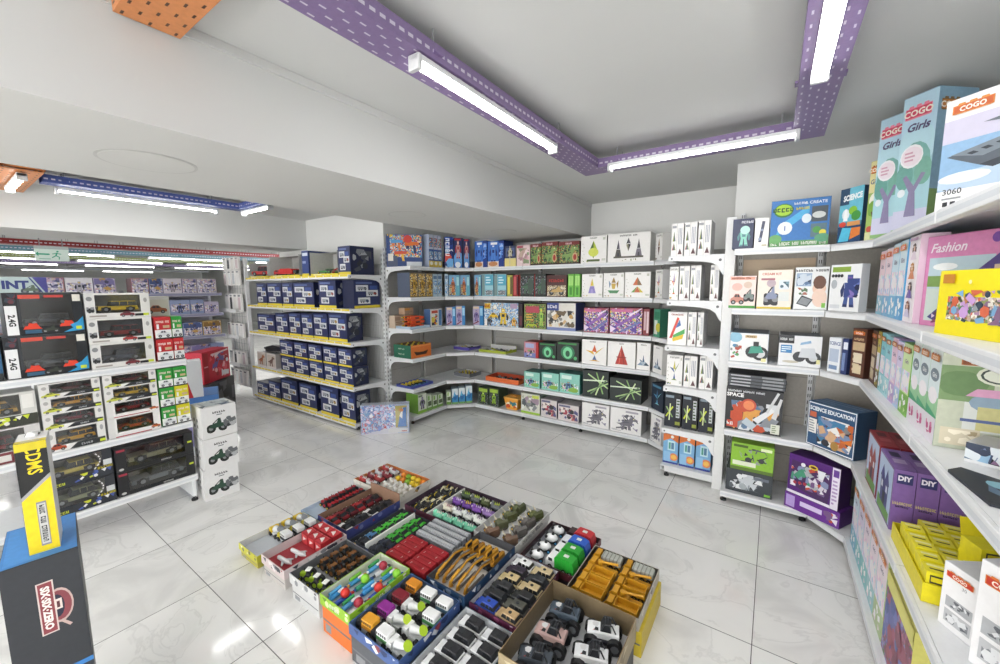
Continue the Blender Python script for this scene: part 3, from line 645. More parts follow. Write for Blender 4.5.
kind('robotscene', 'robot_toy_box', 'wide sky blue carton of yellow robots', 'toy box', .24, '#9cc0e0', '#4a4660', '#7a8aa8', lambda d: (d.rect(0, 0, 1, 1, 'm:sky'), d.sub(.4, .04, .74, .78).robot('#e6c43a', '#2f333a', '#f4e9a8'), d.sub(.04, .02, .26, .4).robot('#4a4e56', '#2a2c30', '#d8c04a'), d.sub(.16, .3, .42, .62).car('#ecc63a'), d.sub(.78, .04, .98, .42).robot('#e0a83a', '#7a5a2e'), d.rect(.02, .74, .2, .97, '#e3c23a'), d.text('CAR', .11, .86, .12, '#c03a2e'), d.circ(.34, .82, .09, '#f3f0e6'), d.rect(.78, .78, .98, .98, '#b9a0c0'), d.rect(.02, .02, .1, .3, '#f2f2f0')))
kind('darkslim', 'robot_toy_box', 'very slim dark robot box', 'toy box', .2, '#3a3034', '#2a2428', '#3a3034', lambda d: d.rect(.1, .1, .9, .5, '#6a3a44'))
kind('boardgame', 'board_game_box', 'green and orange monster game carton', 'game box', .22, '#8aa45a', '#5a3a4a', '#7a6a5a', lambda d: (d.rect(.03, .04, .97, .96, 'm:jungle'), d.rect(.08, .64, .7, .9, '#b5485a'), d.sub(.1, .3, .6, .62).bars(3, '#d8b04a', 4), d.sub(.1, .02, .6, .3).car('#b0c23a'), d.sub(.65, .05, .95, .85).robot('#a8cf5a', '#4a7a34')))
kind('whitebusy', 'building_set_box', 'wide white carton of busy parts, navy top', 'toy box', .25, '#dcdad2', '#3a4a86', '#c9c6c0', lambda d: (d.rect(0, .72, .42, 1, '#34468c'), d.sub(.02, .12, .98, .72).splat(46, ['#6a5a44', '#c9a05a', '#3a3a3c', '#e8e4dc', '#8a8a86', '#d8b88a'], 8, .12), d.rect(0, 0, 1, .1, '#7d8cc0'), d.text('ARMY', .2, .86, .12, '#e6e6f0')))
def a_pur(d): d.rect(.02, .04, .98, .9, 'm:purple'); d.splat(14, ['#5a3f9a', '#e9d8ee', '#3a2a5a', '#d8c04a'], 9, .1, 'tb'); d.line(.2, .3, .9, .8, .1, '#8a5ab0'); d.line(.35, .1, .95, .5, .08, '#6b6fae'); d.rect(.05, .84, .7, .95, '#c96a9a')
kind('purplebox', 'spinning_top_box', 'purple and pink spinning top carton', 'toy box', .24, '#a04a58', '#7a2f44', '#a8567a', a_pur)
kind('redspine', 'spinning_top_box', 'narrow red and lilac spinning top carton', 'toy box', .16, '#8a2f36', '#6a242c', '#8a3a44', lambda d: d.rect(.1, .2, .45, .9, '#c9a9b0').rect(.55, .1, .9, .9, '#d8c2c6'))
kind('greenkit', 'building_set_box', 'small green and white kit carton', 'toy box', .1, '#4a9a7a', '#2f6a54', '#5aa886', lambda d: (d.rect(.1, .1, .6, .6, '#e3e8e0'), d.rect(.1, .66, .9, .9, '#2f7f5e'), d.circ(.75, .35, .16, '#d8d04a')))
kind('redcube', 'figure_box', 'red and blue figure cube', 'toy box', .2, '#7a86c0', '#b5332e', '#b04a4a', lambda d: (d.rect(.0, .3, .8, 1, '#c98a94'), d.sub(.06, .05, .74, .5).splat(14, ['#3a3a3c', '#7fa86a', '#d8c0c0', '#7a3a5a'], 4, .14), d.rect(.82, 0, 1, 1, '#b53030'), d.rect(.1, .62, .7, .9, '#aab4dc')))
kind('aliencube', 'alien_figure_box', 'black cube with a glowing green alien', 'toy box', .2, '#1f2a26', '#1a2220', '#27302c', lambda d: (d.ell(.5, .46, .32, .36, '#2f7a54'), d.ell(.5, .44, .22, .3, '#7fd6a0'), d.ell(.5, .4, .1, .16, '#2c5a44'), d.rect(.06, .86, .9, .95, '#3a8a4a'), d.circ(.85, .2, .09, '#4fae6a')))
kind('tealcube', 'farm_set_box', 'teal cube of little garden toys', 'toy box', .2, '#8fcfc0', '#4a8f86', '#4f8a84', lambda d: (d.rect(.06, .1, .94, .5, 'm:aqua'), d.rect(.1, .72, .6, .9, '#d8f0e6'), d.sub(.2, .2, .7, .6).robot('#4a6a9a'), d.ell(.7, .2, .24, .12, '#8ab84a')))
kind('weaponbox', 'glow_track_box', 'black carton of pale green glowing strips', 'toy box', .26, '#26302e', '#1f2628', '#33383c', lambda d: [d.line(.5 + .5 * math.cos(t), .5 + .45 * math.sin(t), .5 - .5 * math.cos(t + .7), .5 - .4 * math.sin(t + .7), .05, c) for t, c in ((.2, '#a9c98a'), (.9, '#c9e0a8'), (1.5, '#86b06a'), (2.2, '#b9d89a'), (2.9, '#dcead0'), (.5, '#6a8a5e'))])
kind('darkstar', 'glow_track_box', 'dark navy carton with a pale blue star', 'toy box', .14, '#222c40', '#1a2230', '#2a3448', lambda d: (d.sub(.15, .2, .85, .8).crystal(['#5aa0c9', '#8fd0d8', '#3f6a8f'], 3), d.rect(.1, .86, .8, .94, '#5a8fb0')))
kind('blackkit', 'glow_track_box', 'tall black carton with lime lines and white spine', 'toy box', .2, '#1d2430', '#2a2f38', '#33383f', lambda d: (d.rect(.62, 0, 1, 1, '#14171c'), d.line(.1, .3, .5, .62, .04, '#c9d83a'), d.line(.1, .6, .5, .3, .04, '#8aa86a'), d.line(.3, .2, .34, .7, .03, '#d8e0a8'), d.rect(.7, .3, .92, .86, '#c3c9cc'), d.sub(.72, .32, .9, .84).bars(6, '#4a5a3a', 2), d.rect(.66, .08, .96, .18, '#8f9a3a'), d.rect(.05, .88, .55, .95, '#8a9aa8')))
kind('greenvehicle', 'vehicle_kit_box', 'white carton with a purple walker, green edge', 'toy box', .2, '#dfe6d6', '#7fb04a', '#d6dcd0', lambda d: (d.rect(0, 0, 1, .16, '#8fc04a'), d.sub(.15, .2, .85, .85).robot('#6a5a86', '#3a4a3a', '#b09ac9'), d.rect(.04, .86, .5, .95, '#7a8a7a')))
kind('greenslat', 'slime_kit_box', 'slim white and green slime box', 'toy box', .12, '#dbe6d2', '#8aac6a', '#dbe6d2', lambda d: (d.rect(0, 0, 1, .2, '#7fae54'), d.rect(.15, .3, .85, .6, '#5a6a4a'), d.rect(.15, .66, .5, .94, '#88b85a'), d.rect(.9, 0, 1, 1, '#7f9a6a')))
kind('blueslat', 'slime_kit_box', 'slim white and blue slime box', 'toy box', .12, '#3f8fc9', '#2f6a9a', '#cfe0ea', lambda d: (d.poly([(0, .4), (1, .6), (1, 1), (0, 1)], '#e3eef2'), d.ell(.5, .45, .32, .2, '#2a6fae'), d.rect(0, 0, 1, .12, '#7fae6a'), d.poly([(.2, .5), (.5, .9), (.6, .5)], '#5ab4e0')))
kind('greenbot', 'alien_figure_box', 'grey green carton with a lime robot', 'toy box', .2, '#4a5a44', '#3a4a38', '#55604e', lambda d: (d.rect(.04, .04, .96, .7, 'm:dark'), d.sub(.15, .1, .85, .75).robot('#9ac23a', '#3a4a3a', '#d8e09a'), d.rect(.1, .76, .9, .95, '#a9c94a')))
kind('partsbox', 'building_set_box', 'white carton of grey parts on a lime base', 'toy box', .22, '#d6d8cc', '#8a9a8a', '#c9ccc4', lambda d: (d.sub(.05, .15, .95, .9).splat(34, ['#8a8f92', '#e9ebe6', '#5d6468', '#b5b99a', '#a58fa0'], 3, .14), d.rect(0, 0, 1, .1, '#a8d04a'), d.rect(.6, .8, .95, .95, '#c9d85a')))
kind('busycube', 'building_set_box', 'white cube of purple and brown figures', 'toy box', .2, '#d8d0d0', '#9a94a0', '#c9c4c8', lambda d: (d.sub(.04, .1, .96, .8).splat(40, ['#7a5a6a', '#c98a6a', '#5a5a86', '#e9e2dc', '#3a3a40', '#b04a5a'], 5, .13), d.rect(.05, .84, .6, .95, '#6a6a8a')))
kind('robotwhite', 'robot_kit_box', 'white carton with a grey robot beast', 'toy box', .2, '#ecebea', '#cfcfd0', '#e3e3e2', lambda d: (d.sub(.1, .1, .9, .78).splat(22, ['#6a6a72', '#8a86a0', '#a9a9b4', '#4a4a50'], 7, .13, 'tb'), d.sub(.2, .12, .9, .7).dino('#77757f', '#55525e'), d.rect(.5, .84, .9, .92, '#b0adb8'), d.sub(.05, .05, .4, .12).bars(2, '#9a9aa2', 1)))
kind('bluepump', 'bubble_machine_box', 'blue carton with orange top and bubble machine', 'toy box', .2, '#7db2dc', '#4f7fae', '#d8885a', lambda d: (d.poly([(0, .74), (.5, .86), (1, .74), (1, 1), (0, 1)], '#e07a3a'), d.circ(.6, .92, .05, '#f0efe8'), d.rect(.3, .45, .8, .78, '#bfe0ea'), d.rect(.38, .5, .5, .72, '#4f9a8a'), d.rect(.54, .5, .72, .72, '#5a86a8'), d.circ(.72, .24, .13, '#e8885a'), d.circ(.72, .24, .08, '#f2c05a'), d.rect(.08, .06, .5, .4, '#93c2e6'), d.rect(0, 0, 1, .06, '#3a4a9a')))
kind('navyrobot', 'robot_kit_box', 'small navy carton with a mint robot', 'toy box', .16, '#3f4560', '#343a52', '#4a5070', lambda d: (d.sub(.2, .08, .9, .72).robot('#8fd0c0', '#5a8a90', '#e3f0ea'), d.circ(.6, .62, .14, '#b9e6da'), d.text('ROBOT', .7, .88, .08, '#e6e8f0')))
kind('whiteset', 'wand_box', 'white carton with a slim dark wand', 'toy box', .16, WB, '#d9d9d9', '#ececec', lambda d: (d.poly([(.3, .2), (.5, .2), (.72, .88), (.5, .9)], '#4a4e66'), d.circ(.4, .3, .05, '#8f9ab4'), d.circ(.52, .6, .04, '#8f9ab4'), d.rect(.55, .06, .9, .12, '#c9c0a8')))
def a_cable(d):
    d.rect(0, 0, 1, .13, '#5f9a5a').text('XXX XXXXX XXX XXXXXXX XXX', .5, .065, .07, '#f4f6ee', fit=.94); d.poly([(.08, .2), (.66, .7), (.66, .86), (.2, .5)], '#4fb0e0'); d.ell(.26, .4, .13, .14, '#e9eef2'); d.text('1', .26, .4, .1, '#3f5fa8')
    d.ell(.62, .58, .08, .1, '#dfeaf0'); d.ell(.22, .78, .17, .15, '#3a7a34'); d.ell(.22, .79, .15, .12, '#a6d23a'); d.text('SMART', .22, .79, .09, '#26502a', bold=.04, shear=.2); d.rect(.7, .5, .96, .82, '#4a555c'); d.ell(.82, .64, .11, .07, '#cfd4d2'); d.rect(.7, .18, .96, .46, '#5b7a86'); d.circ(.8, .33, .07, '#4f9a4a'); d.circ(.9, .27, .06, '#e8d84a')
    d.text('& CREATE', .76, .91, .06, '#eef4f8'); d.text('XXXXX', .5, .91, .05, '#eef4f8'); d.text('CABLE', .55, .8, .055, '#e6d84a'); d.ell(.1, .17, .12, .1, '#6fae6a'); d.ell(.9, .16, .13, .09, '#5aa07a')
kind('cablecar', 'cable_car_kit_box', 'large blue cable car kit carton', 'toy box', .14, '#3a7ac0', '#2c5a86', '#3f7fae', a_cable)
def a_sci(d):
    d.rect(0, .38, 1, 1, '#6fc0d6').rect(0, .7, .4, 1, '#33506e'); d.text('SCIENCE', .55, .83, .1, '#f2f6f6', fit=.8, bold=.05, slope=.08); d.ell(.3, .52, .16, .1, '#e9eef0'); d.poly([(.2, .4), (.4, .4), (.34, .62), (.26, .62)], '#f6f7f7'); d.ell(.6, .58, .18, .08, '#8ac23a'); d.ell(.75, .48, .2, .09, '#4a9a44'); d.rect(0, 0, 1, .3, '#25456e')
    d.poly([(.05, .02), (.5, .02), (.6, .26), (.2, .28)], '#5ac0e0'); d.poly([(.55, .05), (.98, .12), (.98, .26), (.6, .26)], '#e0803a'); d.ell(.2, .34, .16, .05, '#d84a3a'); d.rect(.4, .3, .95, .38, '#d89a5a')
kind('science', 'science_kit_box', 'tall blue and green science carton', 'toy box', .12, '#3f86a8', '#2a4460', '#3a6a86', a_sci)
kind('pinkcar', 'car_kit_box', 'pale pink car kit carton on a green edge', 'toy box', .16, '#f0dcd6', '#dcc8c2', '#eee0da', lambda d: (d.rect(0, 0, 1, .08, '#4a9a3e'), d.rect(.04, .88, .96, .97, '#e9a894'), d.sub(.06, .1, .6, .5).car('#c98a7a'), d.sub(.56, .2, .95, .6).buggy('#7a8a86'), d.ell(.3, .66, .2, .12, '#e6b8ae'), d.ell(.7, .72, .16, .1, '#d8c0b0'), d.text('CREATIVE KIT', .45, .925, .05, '#a05a4a')))
kind('creamkit', 'car_kit_box', 'cream kit carton with a three wheeled rover', 'toy box', .16, '#efe6da', '#dcd2c4', '#ece4da', lambda d: (d.rect(0, 0, 1, .05, '#e0c84a'), d.text('CREAM KIT', .4, .9, .06, '#c95a4a', fit=.6), d.sub(.2, .08, .62, .62).buggy('#8a94b0', '#2c2e34'), d.rect(.62, .5, .92, .74, '#dfe6ea'), d.rect(.62, .2, .92, .44, '#dfe3e0'), d.sub(.66, .54, .9, .7).splat(6, ['#7aa0b0', '#4a6a7a'], 2, .3), d.circ(.4, .66, .1, '#c3b0b8'), d.rect(.1, .74, .5, .79, '#b0707a')))
kind('babybook', 'sand_table_box', 'pale carton with a playing toddler photo', 'toy box', .16, '#e9ecec', '#cfd4d6', '#e4e8e8', lambda d: (d.rect(.04, .55, .5, .86, '#9fb4d0'), d.sub(.06, .57, .48, .84).splat(10, ['#5f7aa0', '#c9d4e0', '#3a4a66'], 3, .2), d.ell(.74, .5, .2, .16, '#e8c4ac'), d.ell(.74, .64, .19, .16, '#6a4432'), d.ell(.76, .28, .22, .22, '#ecd0bf'), d.poly([(.08, .14), (.42, .06), (.58, .24), (.24, .34)], '#3c4046'), d.poly([(.12, .15), (.41, .09), (.53, .23), (.25, .3)], '#8a9094'), d.sub(.06, .35, .4, .52).splat(10, ['#b06a5a', '#5f7a5a', '#ddd'], 5, .2), d.rect(.84, .05, .95, .16, '#7fbf4a'), d.text('DIGITAL BOARD', .5, .92, .055, '#4a4e55')))
kind('bluerobot', 'robot_kit_box', 'white carton with a blue robot dog', 'toy box', .05, '#eef0f1', '#d4d8dc', '#e6e9ea', lambda d: (d.rect(.06, .84, .66, .95, '#8fae4a'), d.sub(.35, .08, .98, .8).robot('#4a5f9a', '#33406a', '#7f5ab0'), d.sub(.5, .3, .98, .7).splat(12, ['#3f4f8a', '#6f7fc0', '#2a3052', '#8a7ac0'], 6, .2), d.ell(.16, .58, .1, .1, '#b9c0c6'), d.rect(.06, .06, .4, .14, '#d8dce0'), [d.circ(.1 + .1 * i, .76, .035, '#3a3d42') for i in range(4)]))
kind('wheelkit', 'car_kit_box', 'white carton with a balance wheel robot', 'toy box', .3, '#eceded', '#7a98b8', '#5f6a78', lambda d: (d.ell(.14, .84, .18, .18, '#8fc0d8'), d.sub(.02, .1, .32, .6).splat(12, ['#b04a3a', '#4a86b0', '#5a9a5a', '#888'], 4, .1), d.circ(.8, .32, .24, '#26282c'), d.circ(.8, .32, .15, '#cfd2d4'), d.circ(.6, .36, .2, '#2f3338'), d.poly([(.5, .3), (.9, .36), (.8, .6), (.56, .56)], '#3f9a86'), d.rect(.62, .56, .76, .72, '#26282c'), d.rect(.4, .84, .7, .93, '#d2b88a'), d.text('ROBOT', .55, .885, .06, '#6a5030'), d.rect(.84, .05, .96, .16, '#e3dfa0')), sr=lambda d: d.sub(.1, .1, .9, .9).bars(6, '#c9dbe8', 3))
kind('hovercar', 'car_kit_box', 'white carton with a silver hover rover', 'toy box', .24, '#e6e8ea', '#c6c8cc', '#6a7078', lambda d: (d.rect(0, .74, .36, 1, '#2a2c32'), d.text('HOVER CAR', .18, .87, .08, '#e6e8ea', fit=.32), d.rect(.05, .42, .32, .68, '#3f86c0'), d.sub(.07, .45, .3, .65).bars(3, '#dcebf5', 2), d.circ(.82, .3, .2, '#33363a'), d.circ(.82, .3, .11, '#c9ccd0'), d.circ(.5, .32, .17, '#3a3d42'), d.poly([(.48, .3), (.9, .3), (.84, .62), (.54, .6)], '#cdd2d8'), d.poly([(.5, .7), (.76, .78), (.74, .86), (.52, .78)], '#8fb6d8'), d.rect(.9, .12, .98, .26, '#e3dfa0'), d.ell(.3, .14, .2, .04, '#c9c4b4')))
kind('whiteslim', 'science_kit_box', 'slim white box with blue lettering', 'toy box', .08, '#e9edf2', '#d4dae2', '#e4e8ee', lambda d: (d.text('SCIENCE', .5, .84, .1, '#3f5f9a', fit=.9), d.rect(.1, .3, .86, .68, '#b9c6da'), d.rect(.12, .08, .8, .2, '#7f9ac0')))
kind('navyslim', 'science_kit_box', 'slim navy box beside a white one', 'toy box', .08, '#33406e', '#28335a', '#3a4878', lambda d: d.rect(.1, .1, .6, .6, '#7f93c0').rect(.2, .7, .9, .9, '#e3e8f0'))
def a_space(d):
    d.sub(.1, .02, .95, .7).splat(46, ['#d8dce0', '#8a9098', '#5d7a9a', '#c9502e', '#e0a04a', '#3a4250', '#b9c6d0'], 11, .13); d.circ(.42, .62, .15, '#c9503a'); d.circ(.42, .62, .11, '#e88a5a'); d.poly([(.5, .3), (.82, .62), (.88, .56), (.6, .22)], '#e6e8ea'); d.line(.74, .5, .92, .98, .05, '#cfd2d4')
    d.poly([(.82, .4), (.95, .86), (.99, .84), (.9, .36)], '#d9dadb'); d.text('MECHANICAL BUILDING BLOCKS', .36, .93, .045, '#e3e6ea', fit=.66); d.text('SPACE', .17, .84, .085, '#f4f5f6', bold=.04); d.rect(.04, .06, .24, .22, '#c9503a'); d.text('8+', .1, .14, .08, '#fff'); d.rect(.82, .04, .97, .26, '#dfe2d4'); d.sub(.84, .06, .96, .24).bars(4, '#8a9a7a', 4)
kind('spacekit', 'space_kit_box', 'black carton of a grey moon rover kit', 'toy box', .28, '#1f2126', '#2a2c31', '#3a3d42', a_space)
def a_gbug(d): d.rect(0, 0, 1, .12, '#5d7a2e'); d.sub(.2, .3, .85, .85).splat(18, ['#33363a', '#5d6266', '#9aa09a', '#23262a'], 3, .12, 'tb'); d.circ(.42, .42, .1, '#3a3d40'); d.circ(.72, .46, .09, '#3a3d40'); d.rect(.05, .18, .6, .34, '#e3ead0'); d.rect(.7, .82, .95, .92, '#e9f2c8'); d.rect(.06, .84, .4, .93, '#4f6a24')
kind('greenbug', 'solar_kit_box', 'lime green solar robot carton', 'toy box', .26, '#8fc23a', '#6f9a2e', '#a0cc4e', a_gbug)
kind('greybug', 'solar_kit_box', 'dark grey silver robot carton', 'toy box', .3, '#3c4248', '#2f343a', '#4a5056', lambda d: (d.sub(.08, .15, .8, .85).splat(26, ['#c9cfd4', '#8f979e', '#5a6168', '#e6eaec'], 6, .16, 'tbe'), d.rect(.84, .06, .96, .16, '#7fc23a'), d.rect(.6, .7, .92, .82, '#6a7280'), d.circ(.38, .3, .14, '#aab2b8')))

# ================================================================ PUTTING BOXES ON SHELVES
PL = dict(wing=((-3.33, 3.0), (-3.33, 3.65), BL), ldiag=((-3.33, 3.63), (-3.09, 3.90), BL), back=((-3.06, 3.90), (-.92, 3.90), BL), rdiag=((-.93, 3.90), (-.72, 3.68), BL),
          ret=((-.70, 3.42), (-.30, 3.42), BL), alc=((-.24, 3.19), (.27, 3.19), AL), adiag=((.25, 3.18), (.42, 2.98), AL), blue=((-6.0, 2.60), (-3.7, 2.60), BU))
WHERE = dict(wing=("the blaster bay's", 'its near end'), ldiag=("the inner corner's", 'the blaster bay'), back=("the back wall's", 'the inner corner'), rdiag=("the outer corner's", 'the back wall'),
             ret=("the end rack's", 'its open side'), alc=("the alcove's", 'the white post'), adiag=("the alcove corner's", 'the alcove'), blue=("the yellow-strip rack's", 'the stationery'))
LN6 = ['top shelf', 'second shelf', 'third shelf', 'fourth shelf', 'fifth shelf', 'bottom shelf']; LN5 = ['top shelf', 'second shelf', 'third shelf', 'fourth shelf', 'bottom shelf']
def shelf_name(u, l): return WHERE[u][0] + ' ' + (LN6 if len(PL[u][2]) == 6 else LN5)[l]
def put(kd, p, rot, z, w, h, label, group, dep=None, set_=0.0):
    name, desc, cat, d0, frt, side, top, art, kw = K[kd]; dep = dep or d0
    n = Vector((math.sin(rot), -math.cos(rot)))
    c = Vector(p) - n * (dep / 2 + set_)
    return carton(name, label, cat, group, (c.x, c.y, z), rot, w, dep, h, art, side, top, frt, kd, **kw)
def row(u, l, s, dep=None, first=0):
    p0, p1, lv = PL[u]; p0, p1 = Vector(p0), Vector(p1); d = (p1 - p0).normalized(); rot = math.atan2(d.y, d.x)
    es = [e.split() for e in s.split('|') if e]
    for i, e in enumerate(es):
        kd, a, b, h = e[0], *map(float, e[1:4]); dd = float(e[4]) if len(e) > 4 else dep
        a += .0015; b -= .0015
        o_, sn = ORD[i + first], shelf_name(u, l); s2 = sn.replace('the ', '').replace("'s", '')
        lab = fit16(K[kd][1], f", {o_} from {WHERE[u][1]} on {sn}", f", {o_} from {WHERE[u][1]}, {s2}", f", {o_} on {sn}", f", {o_}, {s2}")
        put(kd, p0 + d * (a + b) / 2, rot, lv[l] + .0008, b - a, h, lab, 'boxes on ' + shelf_name(u, l), dd, float(e[5]) if len(e) > 5 else 0)
for u, l, s in (
    ('wing', 0, 'tallspine 0.40 0.475 0.375|tallspine 0.477 0.55 0.374|tallspine 0.552 0.617 0.373 .12'),
    ('ldiag', 0, 'bluespine 0.03 0.132 0.367|figbox 0.137 0.255 0.357|figbox 0.258 0.338 0.349 .1'),
    ('back', 0, 'herobox 0.012 0.200 0.315|herobox 0.208 0.444 0.301|yellowpaper 0.451 0.608 0.232|pinkbot 0.615 0.792 0.232|dinoset 0.798 0.930 0.233|dinoset 0.936 1.134 0.244|dinoset 1.140 1.378 0.234|crystalA 1.394 1.667 0.270|crystalB 1.676 2.085 0.272'),
    ('rdiag', 0, 'crystalC 0.0 0.115 0.240 .1'),
    ('ret', 0, 'magspine 0.002 0.092 0.253|magspine 0.098 0.187 0.255|magspine 0.193 0.283 0.261'),
    ('wing', 1, 'goldbot 0.09 0.21 0.274|goldbot 0.215 0.335 0.27|goldbot 0.34 0.45 0.273|paleblue 0.455 0.53 0.265|paleblue 0.535 0.61 0.268 .1'),
    ('ldiag', 1, 'paleblue 0.020 0.062 0.270 .1|charbox 0.068 0.205 0.258|charbox 0.21 0.33 0.258'),
    ('back', 1, 'charbox 0.0 0.105 0.257|skybox 0.113 0.292 0.265|skybox 0.299 0.477 0.261|slimyellow 0.484 0.560 0.247|slimred 0.567 0.641 0.246|darkdino 0.655 0.844 0.254|darkdino 0.850 0.994 0.250|warbox 1.000 1.243 0.234|greenslim 1.255 1.323 0.242|greenslim 1.328 1.395 0.241|crystalD 1.412 1.635 0.237|crystalE 1.642 1.850 0.242|crystalF 1.855 2.098 0.246'),
    ('rdiag', 1, 'magrainbow 0.02 0.14 0.259 .1'),
    ('ret', 1, 'magrainbow 0.002 0.07 0.264|magspine 0.075 0.15 0.269|magspine 0.155 0.23 0.270|magspine 0.292 0.352 0.269'),
    ('wing', 2, 'gamecard 0.395 0.601 0.212 .1'),
    ('ldiag', 2, 'purpletall 0.03 0.145 0.228|purpletall 0.15 0.265 0.238'),
    ('back', 2, 'purpletall -0.03 0.131 0.238|robotscene 0.146 0.641 0.281|darkslim 0.648 0.695 0.274|boardgame 0.715 0.997 0.279|whitebusy 1.009 1.351 0.296|purplebox 1.440 1.706 0.252|purplebox 1.716 2.037 0.260|redspine 2.042 2.101 0.256'),
    ('rdiag', 2, 'greenkit 0.02 0.125 0.260'),
    ('ret', 2, 'rainbowshape 0.002 0.147 0.266|magspine 0.152 0.214 0.269|magspine 0.22 0.264 0.267'),
    ('back', 3, 'redcube 0.716 0.906 0.180|aliencube 0.912 1.129 0.185|aliencube 1.135 1.392 0.215|shapebird 1.425 1.693 0.257|shapecone 1.704 1.982 0.258|shapewhale 1.992 2.122 0.264'),
    ('rdiag', 3, 'shapewhale 0.03 0.188 0.257 .1'),
    ('ret', 3, 'magstar 0.007 0.130 0.252|magspine 0.138 0.235 0.255|magspine 0.25 0.346 0.264'),
    ('back', 4, 'tealcube 0.716 0.927 0.183|tealcube 0.946 1.164 0.200|tealcube 1.170 1.409 0.218|weaponbox 1.442 1.722 0.284|weaponbox 1.735 2.051 0.240'),
    ('rdiag', 4, 'darkstar 0.03 0.229 0.250'),
    ('ret', 4, 'blackkit 0.005 0.134 0.28|blackkit 0.141 0.255 0.285|blackkit 0.262 0.368 0.285'),
    ('wing', 5, 'greenvehicle 0.16 0.30 0.23|greenslat 0.308 0.391 0.189|greenslat 0.400 0.486 0.168|greenslat 0.495 0.584 0.158 .1'),
    ('ldiag', 5, 'greenslat 0.012 0.072 0.165 .1|blueslat 0.08 0.158 0.194|blueslat 0.165 0.25 0.200|blueslat 0.257 0.34 0.220 .1'),
    ('back', 5, 'greenbot 0.038 0.2 0.213|greenbot 0.208 0.36 0.227|partsbox 0.675 0.929 0.237|busycube 0.942 1.143 0.204|busycube 1.156 1.404 0.186|robotwhite 1.438 1.737 0.249|robotwhite 1.748 2.061 0.251'),
    ('rdiag', 5, 'robotwhite 0.035 0.218 0.265 .1'),
    ('ret', 5, 'bluepump 0.006 0.126 0.25|bluepump 0.132 0.248 0.255|bluepump 0.254 0.366 0.262'),
    ('alc', 0, 'navyrobot -0.02 0.103 0.200|whiteset 0.107 0.188 0.195|cablecar 0.191 0.494 0.292'),
    ('adiag', 0, 'science 0.06 0.2 0.308'),
    ('alc', 1, 'pinkcar -0.02 0.138 0.219|creamkit 0.144 0.335 0.254|babybook 0.344 0.515 0.267'),
    ('adiag', 1, 'bluerobot 0.04 0.23 0.274'),
    ('alc', 2, 'wheelkit 0.004 0.23 0.2|hovercar 0.285 0.51 0.2'),
    ('adiag', 2, 'whiteslim 0.07 0.15 0.209|navyslim 0.155 0.195 0.212'),
    ('alc', 3, 'spacekit 0.0 0.335 0.302'),
):
    row(u, l, s)
# stacked: grey robot carton under the lime one
put('greybug', (-.07, 3.2), 0, AL[4] + .0008, .28, .165, "dark grey silver robot carton under the lime one on the alcove's bottom shelf", 'solar robot cartons')
put('greenbug', (-.06, 3.2), 0, AL[4] + .1675, .255, .2, "lime green robot carton on the dark grey one on the alcove's bottom shelf", 'solar robot cartons')
for i in range(4):
    mb = MB(); mb.box(-.17, -.12, 0, .17, .12, .021, '#3c3f44', .002)
    o = mb.build('flat_kit_box', None, (-.065, 3.21 + .145, AL[3] + .3035 + i * .0225), .02 * (i % 3 - 1))
    mb = MB(); D = Draw(mb, (-.17, -.12, 0), (.34, 0, 0), (0, 0, .021), (0, -1, 0)); D.rect(.01, .1, .99, .9, '#5b6066').rect(.6, .2, .95, .8, '#9fa4a8').rect(.05, .3, .4, .7, '#c9ccd0'); mb.build('front_print', o)
    tag(o, f"flat grey kit box, {ORD[3 - i]} from top of the stack on the moon rover carton", 'toy box', 'flat grey boxes on the moon rover carton')

# ---- big blaster carton standing at an angle at the end of the top shelf
def a_blast(d):
    d.rect(.0, .0, 1, 1, '#2f4a86'); d.rect(.1, .3, .98, .98, 'm:toys'); d.sub(.12, .5, .5, .9).gun('#5aa0d8', '#e0803a'); d.sub(.5, .4, .95, .85).gun('#e0742e', '#2f3a66'); d.sub(.2, .16, .6, .55).gun('#d8583a', '#f0c04a'); d.ell(.6, .86, .12, .12, '#d8483a')
    d.rect(.02, .02, .3, .34, '#4f5a78'); d.rect(.04, .18, .18, .4, '#e9e6dc'); d.rect(.55, .02, .98, .16, '#dfe3ea'); d.sub(.02, .9, .2, .99).splat(4, ['#e8c83a'], 1, .3)
carton('blaster_box', "wide blue blaster carton at the near end of the blaster bay's top shelf", 'toy box', None, (-3.53, 3.212, BL[0] + .0008), .83, .40, .05, .365, a_blast, '#33497e', '#8a98b8', '#2f4a86')
